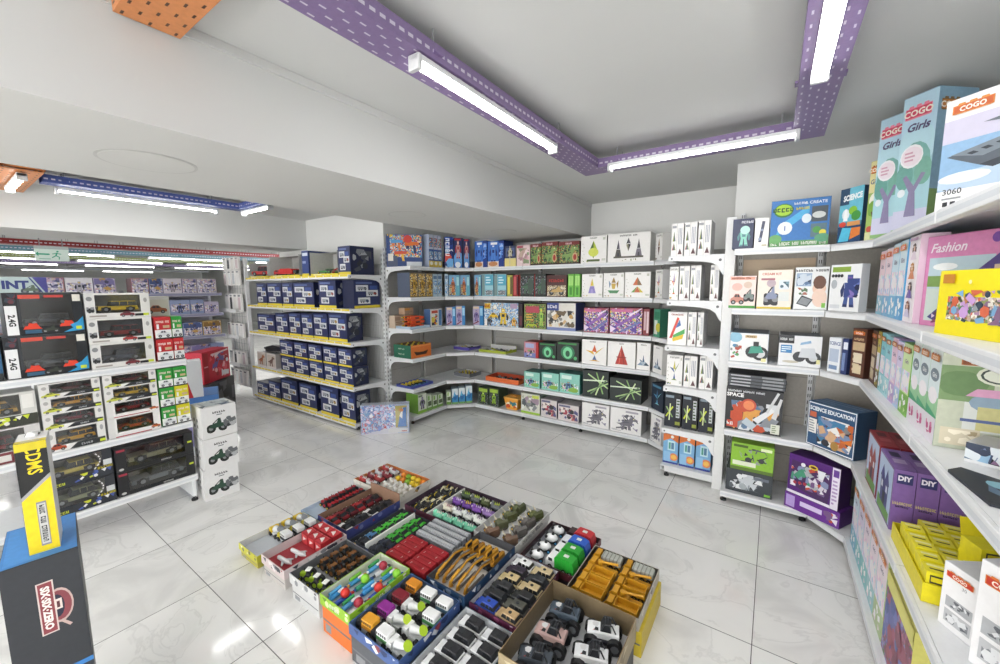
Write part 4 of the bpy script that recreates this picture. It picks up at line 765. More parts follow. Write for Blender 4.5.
# ---- third shelf, blaster bay: loose blasters in a shallow tray
def open_tray(name, label, cat, group, x0, x1, y0, y1, z, h, out, ins, floor_=None, prn=None, hb=None):
    """printed cardboard tray: four walls and a floor (hb: higher back wall)"""
    cx, cy = (x0 + x1) / 2, (y0 + y1) / 2; w, d = x1 - x0, y1 - y0; t = .003
    mb = MB(); hb = hb or h
    mb.box(-w / 2, -d / 2, 0, w / 2, d / 2, t, floor_ or ins)
    for a in ((-w / 2, -d / 2, w / 2, -d / 2 + t, h), (-w / 2, d / 2 - t, w / 2, d / 2, hb), (-w / 2, -d / 2 + t, -w / 2 + t, d / 2 - t, h), (w / 2 - t, -d / 2 + t, w / 2, d / 2 - t, h)):
        mb.box(a[0], a[1], t, a[2], a[3], a[4], out)
    D = lambda o, U, N, hh: Draw(mb, o, U, (0, 0, hh - t), N)
    D((w / 2, -d / 2 + t, t), (-w, 0, 0), (0, 1, 0), h).rect(.01, 0, .99, .985, ins); D((-w / 2, d / 2 - t, t), (w, 0, 0), (0, -1, 0), hb).rect(.01, 0, .99, .985, ins)
    D((-w / 2 + t, -d / 2, t), (0, d, 0), (1, 0, 0), h).rect(.01, 0, .99, .985, ins); D((w / 2 - t, d / 2, t), (0, -d, 0), (-1, 0, 0), h).rect(.01, 0, .99, .985, ins)
    o = mb.build(name, None, (cx, cy, z)); tag(o, label, cat, group)
    if prn:
        p = MB(); prn(Draw(p, (-w / 2, -d / 2, 0), (w, 0, 0), (0, 0, h), (0, -1, 0))); prn(Draw(p, (w / 2, -d / 2, 0), (0, d, 0), (0, 0, h), (1, 0, 0)))
        p.build('side_print', o)
    return o
def blaster(c, c2, label, loc, rot, group):
    mb = MB(); mb.prism([(-.09, .0), (.09, .01), (.1, .03), (.04, .045), (-.09, .04)], -.012, .012, c); o = mb.build('toy_blaster', None, loc, rot); tag(o, label, 'toy gun', group)
    mb = MB(); mb.prism([(.0, 0), (.03, 0), (.05, -.0), (.055, .012), (.0, .012)], -.01, .01, c2); mb.build('trigger_guard', o); mb = MB(); mb.cyl((-.0905, 0, .028), (-.13, 0, .028), .008, c2, 8); mb.build('barrel', o)
    mb = MB(); mb.box(-.03, -.014, .012, .03, .014, .03, '#2b2d31', .003); mb.build('grip', o)
    return o
open_tray('display_tray', "pale blue tray of loose toy blasters on the blaster bay's third shelf", 'display tray', None, -3.57, -3.335, 3.08, 3.39, BL[2] + .0008, .03, '#b9cfe0', '#dfe9f0')
for i in range(9):
    c, c2 = [('#e0562c', '#f08a3a'), ('#d9452e', '#2b2d31'), ('#e8742e', '#e6c23a')][i % 3]
    blaster(c, c2, f"orange red toy blaster, {ORD[i % 3]} in the {['bottom', 'middle', 'top'][i // 3]} layer of the pale blue blaster tray", (-3.39 - .06 * (i % 3), 3.235 + .01 * (i % 2), BL[2] + .006 + .047 * (i // 3)), PI / 2 + .12 * (i % 3 - 1), 'loose toy blasters')
for i, (y, c) in enumerate(((3.15, '#cdb9a4'), (3.30, '#d6c0a8'), (3.30, '#c9a88e'))):
    carton('blaster_box', ['low beige carton behind the loose blasters, nearer the shelf end', 'low beige carton behind the loose blasters, the lower of two', 'beige and orange carton on the low beige one behind the blasters'][i], 'toy box', 'beige cartons behind the blasters', (-3.635, y, BL[2] + .001 + (.15 if i == 2 else 0)), PI / 2, .14, .1, .145 if i < 2 else .08, lambda d: (d.rect(.05, .6, .6, .9, '#e0a04a' if i == 2 else '#b09a86'), d.sub(.1, .1, .9, .55).bars(3, '#a08a74', i)), c, c)
# fourth shelf: green and orange crate, purple and lime flat trays with tiny toys
def crate_print(d): d.rect(0, 0, 1, 1, '#dc7a3a'); d.poly([(.25, .2), (.75, .2), (.85, .5), (.6, .42), (.4, .42), (.15, .5)], '#3b2a20'); d.rect(.02, .85, .98, .97, '#e8944e')
o = open_tray('toy_crate', "orange and green cardboard crate of toys on the blaster bay's fourth shelf", 'crate', None, -3.62, -3.335, 3.08, 3.40, BL[3] + .0008, .15, '#dc7a3a', '#7a6a58', '#8a7a66', None)
p = MB(); crate_print(Draw(p, (.1425, -.16, 0), (0, .32, 0), (0, 0, .15), (1, 0, 0))); D = Draw(p, (-.1425, -.16, 0), (.285, 0, 0), (0, 0, .15), (0, -1, 0)); D.rect(0, 0, 1, 1, '#2f6b54'); D.text('STONE AGE', .45, .7, .09, '#e9e6d8', fit=.6).text('STONE AGE', .45, .3, .09, '#e9e6d8', fit=.6); p.build('side_print', o)
TRN = [0]
def minis(pal, shape, cat, desc, grp, pts, z, rots=None, s=1.0):
    """small toys, one thing each, lying at pts"""
    for i, (x, y) in enumerate(pts):
        c = pal[i % len(pal)]; lab = desc(i)
        mb = MB()
        if shape == 'bot':
            mb.box(-.018 * s, -.012 * s, .0, .018 * s, .012 * s, .03 * s, c, .003); o = mb.build('mini_robot', None, (x, y, z), i * .7)
            mb = MB(); mb.box(-.01 * s, -.01 * s, .0302 * s, .01 * s, .01 * s, .046 * s, '#d8c23a', .003); mb.build('head', o)
            for q in (-1, 1):
                mb = MB(); mb.box(q * .0185 * s if q > 0 else -.03 * s, -.008 * s, .004, .03 * s if q > 0 else -.0185 * s, .02 * s, .022 * s, '#33363c', .002); mb.build('arm', o)
        else:
            mb.loft([[(-.02 * s, -.012 * s, .0), (.02 * s, -.012 * s, .0), (.02 * s, .012 * s, .0), (-.02 * s, .012 * s, .0)], [(-.024 * s, -.014 * s, .012 * s), (.024 * s, -.014 * s, .012 * s), (.024 * s, .014 * s, .012 * s), (-.024 * s, .014 * s, .012 * s)], [(-.01 * s, -.009 * s, .026 * s), (.008 * s, -.009 * s, .026 * s), (.008 * s, .009 * s, .026 * s), (-.01 * s, .009 * s, .026 * s)]], c)
            o = mb.build('mini_car', None, (x, y, z), i * .6)
            for q in (-1, 1):
                mb = MB(); mb.cyl((q * .013 * s, -.016 * s, .006 * s), (q * .013 * s, .016 * s, .006 * s), .007 * s, '#1a1a1c', 8); mb.build('axle_wheels', o)
        tag(o, lab, cat, grp)
def grid(x0, x1, nx, y0, y1, ny): return [(x0 + (x1 - x0) * (i + .5) / nx, y0 + (y1 - y0) * (j + .5) / ny) for j in range(ny) for i in range(nx)]
def lab(desc, tray, nx):
    return lambda i: f"{desc}, {ORD[i % nx]} along the {['near', 'second', 'third', 'fourth', 'fifth'][i // nx]} row of the {tray}"
minis(['#5a4a3a', '#8a6a4a', '#c9b49a'], 'bot', 'toy figure', lab('brown stone age toy', 'orange and green crate', 3), 'toys in the orange crate', grid(-3.60, -3.35, 3, 3.1, 3.39, 3), BL[3] + .11)
def flat_tray(label, x0, x1, y0, y1, z, out, pal, shape, desc, trn, nx, ny, h=.04, hb=None, ins='#dcdcdc'):
    open_tray('display_tray', label, 'display tray', 'display trays on the shelves', x0, x1, y0, y1, z + .0008, h, out, ins, None, None, hb)
    minis(pal, shape, 'toy car' if shape != 'bot' else 'toy figure', lab(desc, trn, nx), 'toys in the ' + trn, grid(x0 + .02, x1 - .02, nx, y0 + .02, y1 - .02, ny), z + .0045, s=1.0)
flat_tray("purple and white tray of small cars on the inner corner's fourth shelf", -3.40, -3.14, 3.88, 4.12, BL[3], '#5a50a8', ['#d8c84a', '#e9e9e6', '#3a3a3e', '#8a8f5a'], 'car', 'small toy car', 'purple shelf tray', 4, 3, .04)
flat_tray("lime edged tray of small cars on the back wall's fourth shelf", -3.0, -2.6, 3.9, 4.15, BL[3], '#a8b83a', ['#8a8f92', '#4a4e54', '#d0d2d4', '#b9c23a'], 'car', 'grey toy car', 'lime shelf tray', 5, 4, .035, .07)
flat_tray("blue tray of yellow cars on the blaster bay's fifth shelf", -3.60, -3.335, 3.08, 3.42, BL[4], '#4a55a0', ['#e6cf3a', '#d8c23a', '#2f333a', '#4a7ab0'], 'car', 'yellow toy car', 'blue shelf tray', 4, 5, .03, ins='#6a72b8')
flat_tray("grey tray of small robots on the inner corner's fifth shelf", -3.40, -3.14, 3.88, 4.12, BL[4], '#6f7278', ['#5a5f66', '#c9ccd0', '#8a4a4a', '#6a7a5a'], 'bot', 'small grey robot', 'grey shelf tray', 4, 3, .05)
flat_tray("orange tray of grey cars on the back wall's fifth shelf", -2.9, -2.42, 3.9, 4.16, BL[4], '#e0703a', ['#4a5058', '#7f868c', '#3a4046', '#a9afb2'], 'car', 'dark grey toy car', 'orange shelf tray', 5, 4, .055, ins='#c9583a')
# orange bucket, bottom shelf
t = thing('storage_tub', "orange see-through tub with a lid on the back wall's bottom shelf", 'tub', (-2.53, 3.99, BL[5] + .0008))
mb = MB(); mb.loft([[(-.075, -.07, 0), (.075, -.07, 0), (.075, .07, 0), (-.075, .07, 0)], [(-.1, -.085, .13), (.1, -.085, .13), (.1, .085, .13), (-.1, .085, .13)]], '#e8a13a'); Draw(mb, (-.08, -.0725, .02), (.16, 0, 0), (0, -.01, .09), (0, -1, .1)).rect(.2, .1, .8, .8, '#f0c45a').splat(8, ['#c9502e', '#3a7a8a', '#f4efe0'], 3, .2); mb.build('tub_body', t)
mb = MB(); mb.box(-.106, -.09, .131, .106, .09, .145, '#f2b65a', .005); mb.build('lid', t)
mb = MB(); mb.cyl((-.04, 0, .15), (.04, 0, .15), .006, '#d98a2e', 8); mb.build('handle', t)

# ---- rack with yellow strips: navy truck cartons and open display cartons
def a_navy(seed, big=0):
    def f(d):
        r = random.Random(seed); d.rect(0, 0, 1, .1, '#e3cf3a'); d.rect(.08, .86, .7, .93, '#5a6a9a')
        d.sub(.05, .12, .95, .84)
        for (u, v) in ((.08, .6), (.46, .42), (.14, .16)):
            s = d.sub(u, v, u + .46, v + .22); s.rect(0, 0, 1, 1, '#d6d9dc'); s.sub(.12, .12, .9, .85).truck(r.choice(['#4a5a7a', '#8a8f94', '#b04a3a', '#5a7a5a', '#c9a03a']), '#9aa0a6')
        d.rect(.6, .66, .9, .8, '#3f5596')
    return f
for n, sd in (('navytruck', 1), ('navyb', 2), ('navyc', 3), ('navytall', 4), ('navybig', 5)):
    kind(n, 'truck_model_box', {'navytruck': 'navy truck carton', 'navyb': 'navy truck carton', 'navyc': 'navy truck carton', 'navytall': 'tall navy truck carton', 'navybig': 'large navy truck carton'}[n], 'toy box', .3, '#27305c', '#1e2547', '#3a3d48', a_navy(sd),
         sr=(lambda d: d.sub(.1, .1, .9, .9).splat(14, ['#4a4f58', '#8a8f94', '#2a2e38', '#b0b4b8'], 4, .14)))
    K[n][8]['tp'] = lambda d: d.rect(.05, .05, .95, .95, '#44474f').rect(.15, .2, .85, .8, '#2a2c33')
row('blue', 1, 'navytruck 0.223 0.496 0.29|navyb 0.505 0.875 0.295|navyc 0.885 1.14 0.29|navytruck 1.15 1.6 0.29|navytall 1.7 2.03 0.31 .26')
put('navytall', (-3.72, 2.82), PI / 2, BU[1] + .0008, .34, .31, "tall navy truck carton turned sideways at the end of the yellow-strip rack's second shelf", 'boxes on the yellow-strip rack', .2)
row('blue', 2, 'navytruck 0.183 0.65 0.245|navyb 0.673 0.985 0.27|navyc 1.0 1.28 0.285|navytruck 1.29 1.54 0.285|navyb 1.55 1.84 0.3|navybig 1.855 2.20 0.31 .2')
for i, (a, b) in enumerate(((.741, 1.075), (1.085, 1.395), (1.408, 1.70), (1.72, 2.0), (2.012, 2.27))):
    put(['navytruck', 'navyb', 'navyc'][i % 3], (-6 + (a + b) / 2, 2.60), 0, BU[3] + .0008, b - a, .212, f"navy truck carton, {ORD[i]} from the animal toys, lower row of the fourth yellow-strip shelf", 'lower truck cartons on the fourth shelf', .2)
    put(['navyb', 'navyc', 'navytruck'][i % 3], (-6 + (a + b) / 2 - .01, 2.60), 0, BU[3] + .2145, b - a - .01, .20, f"navy truck carton, {ORD[i]} from the animal toys, upper row of the fourth yellow-strip shelf", 'upper truck cartons on the fourth shelf', .2)
row('blue', 4, 'navytruck 0.028 0.348 0.186|navyb 0.364 0.676 0.24|navyc 0.695 1.10 0.315|navyb 1.145 1.525 0.315|navytruck 1.61 1.97 0.345 .2|navyc 2.02 2.28 0.345 .2')
# ================================================================ TOY VEHICLES (length along x, nose at -x)
def wheels(par, xs, hw, r, t=.008, c='#1b1b1d', hub='#8d9094', name='wheel'):
    for x in xs:
        for s_ in (-1, 1):
            mb = MB(); y = s_ * hw; mb.cyl((x, y - t / 2, r), (x, y + t / 2, r), r, c, 10); yy = y + s_ * t / 2
            mb.cyl((x, yy, r), (x, yy + s_ * .0008, r), r * .55, hub, 8); mb.build(name, par)
def loftbox(mb, x0, x1, y, z0, z1, i0, i1, c, iy=.0):
    mb.loft([[(x0, -y, z0), (x1, -y, z0), (x1, y, z0), (x0, y, z0)], [(x0 + i0, -y + iy, z1), (x1 - i1, -y + iy, z1), (x1 - i1, y - iy, z1), (x0 + i0, y - iy, z1)]], c)
def v_suv(par, name, c, roof=None, L=.11, W=.046, H=.045, low=0, wr=.011):
    mb = MB(); w = W / 2; g = wr * .7; m = H * (.5 if low else .55)
    mb.loft([[(-L / 2, -w * .9, g), (L / 2, -w * .9, g), (L / 2, w * .9, g), (-L / 2, w * .9, g)], [(-L / 2, -w, g + .006), (L / 2, -w, g + .006), (L / 2, w, g + .006), (-L / 2, w, g + .006)],
             [(-L / 2 + .003, -w, m), (L / 2 - .002, -w, m), (L / 2 - .002, w, m), (-L / 2 + .003, w, m)], [(-L / 2 + .008, -w * .9, m + .003), (L / 2 - .006, -w * .9, m + .003), (L / 2 - .006, w * .9, m + .003), (-L / 2 + .008, w * .9, m + .003)]], c)
    D = Draw(mb, (-L / 2 + .001, w * .9, g + .004), (0, -w * 1.8, 0), (0, 0, m - g), (-1, 0, .15)); D.k[0] = 6; D.rect(.05, .4, .22, .8, '#e8e8dc').rect(.78, .4, .95, .8, '#e8e8dc').rect(.28, .3, .72, .75, '#2a2c30')
    for x in (-L * .3, L * .3):
        for s_ in (-1, 1): mb.box(x - wr * 1.25, s_ * w - .002, g, x + wr * 1.25, s_ * w + .003, g + wr * 1.0, '#232427')
    o = mb.build(name, par)
    mb = MB(); x0 = -L * (.14 if low else .2); loftbox(mb, x0, L / 2 - (.02 if low else .004), w * .88, m + .003, H, .014 if low else .008, .012 if low else .004, '#26292e', .003); mb.build('windows', o)
    mb = MB(); rx0, rx1 = x0 + (.015 if low else .008), L / 2 - (.034 if low else .008); loftbox(mb, rx0, rx1, w * .8, H + .0002, H + .004, .002, .002, roof or c, .002)
    for q in (.33, .66): mb.box(rx0 + (rx1 - rx0) * q - .0015, -w * .86, m + .004, rx0 + (rx1 - rx0) * q + .0015, w * .86, H, roof or c)
    if not low: mb.cyl((L * .1, 0, H + .004), (L * .1, 0, H + .0052), .008, '#2b2d30', 10)
    mb.build('roof', o); wheels(o, (-L * .3, L * .3), w - .002, wr); return o
def v_monster(par, name, c, L=.14, W=.085, c2='#33363b'):
    r = .03; mb = MB(); w = W * .32
    mb.loft([[(-L * .42, -w, .045), (L * .42, -w, .045), (L * .42, w, .045), (-L * .42, w, .045)], [(-L * .44, -w, .065), (L * .44, -w, .068), (L * .44, w, .068), (-L * .44, w, .065)], [(-L * .34, -w * .9, .072), (L * .42, -w * .9, .074), (L * .42, w * .9, .074), (-L * .34, w * .9, .072)]], c)
    D = Draw(mb, (-L * .33, -w * .8, .0735), (L * .2, 0, 0), (0, w * 1.6, 0), (0, 0, 1)); D.splat(6, ['#23262a', '#c94a3a', '#d8d8d8'], 5, .2)
    o = mb.build(name, par)
    mb = MB(); loftbox(mb, -L * .08, L * .22, w * .86, .074, .1, .016, .006, '#22252a', .004); mb.build('windows', o)
    mb = MB()
    for s_ in (-1, 1):
        mb.cyl((-L * .06, s_ * w * .8, .075), (L * .02, s_ * w * .75, .104), .003, c2, 6); mb.cyl((L * .02, s_ * w * .75, .104), (L * .24, s_ * w * .75, .104), .003, c2, 6); mb.cyl((L * .24, s_ * w * .75, .104), (L * .34, s_ * w * .8, .075), .003, c2, 6)
    for x in (.04, .12, .2): mb.cyl((L * x, -w * .75, .104), (L * x, w * .75, .104), .0025, c2, 6)
    mb.build('roll_cage', o)
    mb = MB(); mb.box(-L * .36, -w * 1.2, .026, L * .36, w * 1.2, .044, c2, .006)
    for x in (-L * .32, L * .32): mb.cyl((x, -W * .42, r), (x, W * .42, r), .006, '#55585c', 6)
    mb.build('chassis', o); wheels(o, (-L * .32, L * .32), W * .42, r, .026, '#17181a', '#6a6d72'); return o
def v_lorry(par, name, c, c2, L=.14, W=.042, H=.04, emblem='#e9d9d0', flatb=False):
    mb = MB(); w = W / 2
    if flatb:
        mb.box(-L / 2, -w, .012, L / 2, w, H, c, .003)
        mb.box(-L / 2 + .004, -w * .5, H + .0002, L / 2 - .004, w * .5, H + .005, '#b4b7bb', .003); mb.box(-L / 2, -w - .001, .016, L / 2, -w - .0002, H * .8, c2); mb.box(-L / 2, w + .0002, .016, L / 2, w + .001, H * .8, c2)
    else:
        mb.box(-L / 2 + .002, -w, .012, L / 2, w, H, c, .004)
        D = topf(mb, L, W, H); D.k[0] = 3
        D.sub(.12, .3, .24, .7).crystal([emblem, emblem], 5); D.sub(.72, .3, .84, .7).crystal([emblem, emblem], 5); D.rect(.02, .45, .98, .5, c2)
    o = mb.build(name, par)
    mb = MB(); mb.box(-L / 2 + .01, -w * .8, .006, L / 2 - .01, w * .8, .0115, '#2a2b2e'); mb.build('chassis', o)
    wheels(o, (-L * .34, L * .2, L * .36), w * .85, .008, .006); return o
def v_bin(par, name, cab, binc, L=.14, W=.055):
    w = W / 2; mb = MB(); mb.prism([(-L * .18, .016), (L * .5, .016), (L * .5, .045), (L * .44, .075), (L * .3, .082), (-L * .1, .082), (-L * .18, .07)], -w, w, binc)
    for x in (-.08, .06, .2, .34): mb.box(L * x, -w - .002, .02, L * x + .004, w + .002, .078, binc)
    mb.box(L * .08, -w * .3, .0822, L * .24, w * .3, .085, '#e9ece8')
    o = mb.build(name, par)
    mb = MB(); mb.prism([(-L * .5, .014), (-L * .19, .014), (-L * .19, .066), (-L * .42, .066), (-L * .5, .045)], -w * .95, w * .95, cab); mb.build('cab', o)
    mb = MB(); mb.prism([(-L * .495, .047), (-L * .425, .063), (-L * .419, .064), (-L * .489, .048)], -w * .8, w * .8, '#23262b')
    for s_ in (-1, 1): mb.box(-L * .4, min(s_ * w * .95, s_ * w * .97), .044, -L * .26, max(s_ * w * .95, s_ * w * .97), .06, '#23262b')
    mb.build('windows', o)
    mb = MB(); mb.box(-L * .46, -w * .7, .008, L * .46, w * .7, .0138, '#2a2b2e'); mb.build('chassis', o)
    wheels(o, (-L * .34, L * .15, L * .36), w * .9, .013, .01); return o
def v_tractor(par, name, c, c2='#1d1e20', L=.075, W=.05, cab=None):
    w = W / 2; mb = MB(); mb.loft([[(-L * .5, -w * .35, .016), (0, -w * .4, .016), (0, w * .4, .016), (-L * .5, w * .35, .016)], [(-L * .48, -w * .33, .036), (0, -w * .4, .04), (0, w * .4, .04), (-L * .48, w * .33, .036)]], c)
    mb.box(.0, -w * .6, .016, L * .4, w * .6, .03, c, .003); o = mb.build(name, par)
    mb = MB(); loftbox(mb, .002, L * .36, w * .55, .0303, .052, .004, .002, '#2b3036', .003); mb.box(-.001, -w * .6, .0523, L * .38, w * .6, .057, cab or c, .002); mb.build('cab', o)
    mb = MB(); mb.cyl((-L * .2, w * .2, .036), (-L * .2, w * .2, .056), .0025, c2, 6); mb.build('exhaust', o)
    wheels(o, (-L * .36,), w * .8, .012, .01, c2, '#d8c83a'); wheels(o, (L * .26,), w * .85, .021, .014, c2, c); return o
def v_build(par, name, c, typ, L=.13, W=.055):
    """yellow construction lorries: dump, mixer, crane, loader"""
    w = W / 2; mb = MB(); mb.box(-L * .48, -w * .8, .014, L * .48, w * .8, .024, c, .002)
    mb.prism([(-L * .5, .0245), (-L * .24, .0245), (-L * .24, .06), (-L * .42, .06), (-L * .5, .044)], -w * .85, w * .85, c); o = mb.build(name, par)
    mb = MB(); mb.prism([(-L * .497, .046), (-L * .425, .0605), (-L * .41, .0605), (-L * .482, .046)], -w * .7, w * .7, '#2b2a22'); mb.build('windows', o)
    mb = MB()
    if typ == 'dump':
        for a in ((-L * .2, -w, L * .5, -w + .004), (-L * .2, w - .004, L * .5, w), (-L * .2, -w + .004, -L * .2 + .004, w - .004), (L * .5 - .004, -w + .004, L * .5, w - .004)): mb.box(a[0], a[1], .03, a[2], a[3], .06, c)
        mb.box(-L * .2, -w, .0245, L * .5, w, .03, c); nm = 'tipper'
    elif typ == 'tank':
        mb.box(-L * .2, -w * .95, .0245, L * .5, w * .95, .058, '#b9bcb4', .006)
        for i in range(5): mb.box(-L * .16 + i * L * .13, -w * .97, .03, -L * .13 + i * L * .13, w * .97, .0605, '#8f9288')
        nm = 'load'
    else:
        mb.cyl((-L * .1, 0, .036), (-L * .1, 0, .06), .014, c, 10); mb.cyl((-L * .1, 0, .056), (L * .5, .01, .066), .006, c, 8); mb.cyl((L * .5, .01, .066), (L * .2, .014, .05), .004, '#8a6a2a', 8); mb.box(-L * .18, -w * .5, .026, L * .1, w * .5, .04, c, .003); nm = 'crane_arm'
    mb.build(nm, o); wheels(o, (-L * .34, L * .16, L * .36), w * .85, .012, .009, '#1b1a18', '#c9962e'); return o
def v_digger(par, name, c, L=.22, W=.055):
    w = W / 2; mb = MB(); mb.box(L * .1, -w * .8, .02, L * .42, w * .8, .044, c, .004); o = mb.build(name, par)
    mb = MB(); mb.box(L * .12, -w * .75, .0445, L * .26, w * .05, .075, c, .003); mb.box(L * .135, -w * .77, .052, L * .245, w * .0, .07, '#2b2e33'); mb.build('cab', o)
    for s_ in (-1, 1):
        mb = MB(); mb.prism([(L * .06, 0), (L * .46, 0), (L * .49, .01), (L * .46, .0195), (L * .06, .0195), (L * .03, .01)], s_ * w - .007, s_ * w + .007, '#26272a'); mb.build('track', o)
    mb = MB()
    for s_ in (.25, .6): mb.cyl((L * .12, w * s_, .05), (-L * .12, w * s_, .068), .0055, c, 8)
    mb.cyl((-L * .12, w * .42, .068), (-L * .44, w * .42, .04), .008, c, 8); mb.cyl((L * .08, w * .42, .064), (-L * .1, w * .42, .08), .004, '#8d8a80', 6); mb.cyl((-L * .05, w * .42, .08), (-L * .3, w * .42, .062), .003, '#6d655a', 6)
    mb.cyl((-L * .12, -w * .5, .03), (-L * .46, -w * .5, .028), .006, '#5a5048', 8); mb.build('boom', o)
    mb = MB(); mb.prism([(-L * .5, .012), (-L * .45, .004), (-L * .42, .02), (-L * .44, .04), (-L * .48, .034)], w * .05, w * .8, c); mb.build('bucket', o); return o
def v_plane(par, name, c, c2):
    mb = MB(); mb.cyl((-.055, 0, .016), (.02, 0, .016), .011, c, 10); mb.cyl((.02, 0, .016), (.06, 0, .02), .011, c, 10, .004); mb.sph((-.055, 0, .016), .011, c, 10, 6, (1.3, 1, 1)); o = mb.build(name, par)
    for s_ in (-1, 1):
        mb = MB(); mb.slab([(-.015, s_ * .0115), (.01, s_ * .0115), (.026, s_ * .033), (.015, s_ * .033)], .013, .016, c2); mb.build('wing', o)
    mb = MB(); mb.prism([(.04, .024), (.06, .024), (.062, .046), (.054, .046)], -.0015, .0015, c2); mb.build('tail_fin', o); return o
def v_chick(par, name, c='#f1efe6'):
    mb = MB(); mb.sph((0, 0, .018), .02, c, 10, 6, (1, .9, .9)); mb.sph((-.012, 0, .038), .012, c, 10, 6); o = mb.build(name, par)
    mb = MB(); mb.cyl((-.023, 0, .037), (-.03, 0, .035), .004, '#f08a2e', 6, .0005); mb.build('beak', o)
    mb = MB()
    for s_ in (-1, 1): mb.sph((-.019, s_ * .007, .042), .0022, '#1a1a1a', 6, 4)
    mb.build('eyes', o); return o
def v_fruit(par, name, c):
    mb = MB(); mb.sph((0, 0, .022), .024, c, 12, 7, (1, 1, .92)); o = mb.build(name, par); mb = MB(); mb.cyl((0, 0, .042), (.004, 0, .054), .002, '#5a6a2a', 6); mb.build('stem', o); return o
def v_dinohead(par, name, c, c2):
    mb = MB(); mb.sph((.0, 0, .03), .036, c, 14, 8, (1.1, .8, .78)); mb.cyl((-.035, 0, .022), (-.062, 0, .014), .02, c, 10, .009); o = mb.build(name, par)
    mb = MB(); mb.prism([(.012, .03), (.03, .07), (.046, .062), (.05, .03), (.035, .006)], -.035, .035, c2); mb.build('frill', o)
    for s_ in (-1, 1):
        mb = MB(); mb.cyl((-.01, s_ * .018, .055), (-.038, s_ * .022, .074), .005, '#d8cfb4', 7, .001); mb.build('horn', o)
        mb = MB(); mb.sph((-.024, s_ * .024, .036), .005, '#e0b03a', 6, 4); mb.build('eye', o)
    return o
def v_beast(par, name, c, c2, c3='#2a2c30'):
    mb = MB(); mb.X = Matrix.Diagonal((.86, 1.6, 1.25, 1)); mb.loft([[(-.035, -.014, .012), (.035, -.016, .012), (.035, .016, .012), (-.035, .014, .012)], [(-.04, -.015, .026), (.038, -.017, .024), (.038, .017, .024), (-.04, .015, .026)], [(-.03, -.01, .034), (.024, -.011, .032), (.024, .011, .032), (-.03, .01, .034)]], c); mb.sph((-.034, 0, .034), .014, c, 10, 6, (1.2, .9, .9)); o = mb.build(name, par)
    mb = MB(); mb.X = Matrix.Diagonal((.86, 1.6, 1.25, 1))
    for i in range(4): mb.cyl((-.03 + .016 * i, 0, .034), (-.024 + .016 * i, 0, .05), .005, c2, 5, .0008)
    mb.build('spines', o); mb = MB(); mb.X = Matrix.Diagonal((.86, 1.6, 1.25, 1))
    for s_ in (-1, 1): mb.sph((-.044, s_ * .008, .04), .004, '#f2f2ea', 6, 4)
    mb.build('eyes', o); wheels(o, (-.022, .022), .03, .013, .01, c3, c2); return o
def v_panda(par, name):
    mb = MB(); mb.sph((0, 0, .028), .03, '#eef0f1', 12, 7, (1.25, .9, .8)); mb.box(-.03, -.02, .006, .036, .02, .02, '#26282c', .004); o = mb.build(name, par)
    for x, y in ((-.03, .017), (-.03, -.017), (.008, .0)):
        mb = MB(); mb.sph((x, y, .045 if y else .05), .0095, '#1c1d20', 8, 5); mb.build('ear' if y else 'patch', o)
    mb = MB()
    for s_ in (-1, 1): mb.sph((-.033, s_ * .01, .034), .005, '#26282c', 6, 4)
    mb.build('eyes', o); wheels(o, (-.02, .024), .022, .012, .012, '#18191b', '#4a9ad0'); return o
BALLS = ('#d8382e', '#a52a3e', '#8ad03a')
def v_gun(par, name, c, c2, c3):
    mb = MB(); mb.cyl((-.042, 0, .016), (.035, 0, .016), .011, c, 10); mb.cyl((-.053, 0, .016), (-.042, 0, .016), .006, c2, 8); o = mb.build(name, par)
    mb = MB()
    if c3 in BALLS: mb.sph((.01, 0, .04), .021, c3, 12, 7)
    else: mb.cyl((-.03, .012, .028), (.03, .014, .03), .008, c3, 8); mb.box(.0, -.016, .027, .03, -.004, .036, '#eef0f2', .003)
    mb.build('water_tank', o); mb = MB(); mb.prism([(.0355, .006), (.05, .004), (.052, .02), (.0355, .024)], -.006, .006, c2); mb.build('grip', o); return o
def v_mixer(par, name, c, c2, drum=True, roof='#eef0f0'):
    L, w = .1, .024; mb = MB(); mb.prism([(-L * .5, .012), (-L * .2, .012), (-L * .2, .052), (-L * .42, .052), (-L * .5, .036)], -w, w, c); mb.box(-L * .2, -w * .9, .012, L * .5, w * .9, .024, '#d9dbdc', .002); o = mb.build(name, par)
    mb = MB()
    if drum: mb.cyl((-.012, 0, .04), (.04, 0, .052), .02, '#d9dcdc', 12, .012); mb.cyl((.04, 0, .052), (.05, 0, .062), .012, c2, 12, .02); mb.build('mixing_drum', o)
    else: mb.box(-.018, -w, .0245, .05, w, .04, c2, .002); mb.box(-.018, -w, .041, .05, w, .066, roof, .004); D = Draw(mb, (-.016, -w, .05), (.064, 0, 0), (0, 0, .012), (0, -1, 0)); [D.rect(.05 + i * .19, 0, .17 + i * .19, 1, '#2b2e33') for i in range(5)]; mb.build('bus_body', o)
    mb = MB(); mb.prism([(-L * .497, .038), (-L * .425, .0515), (-L * .4, .0515), (-L * .475, .038)], -w * .8, w * .8, '#23262b'); mb.build('windscreen', o)
    wheels(o, (-.033, .03), w * .95, .014, .012, '#17181a', '#3a3c40'); return o

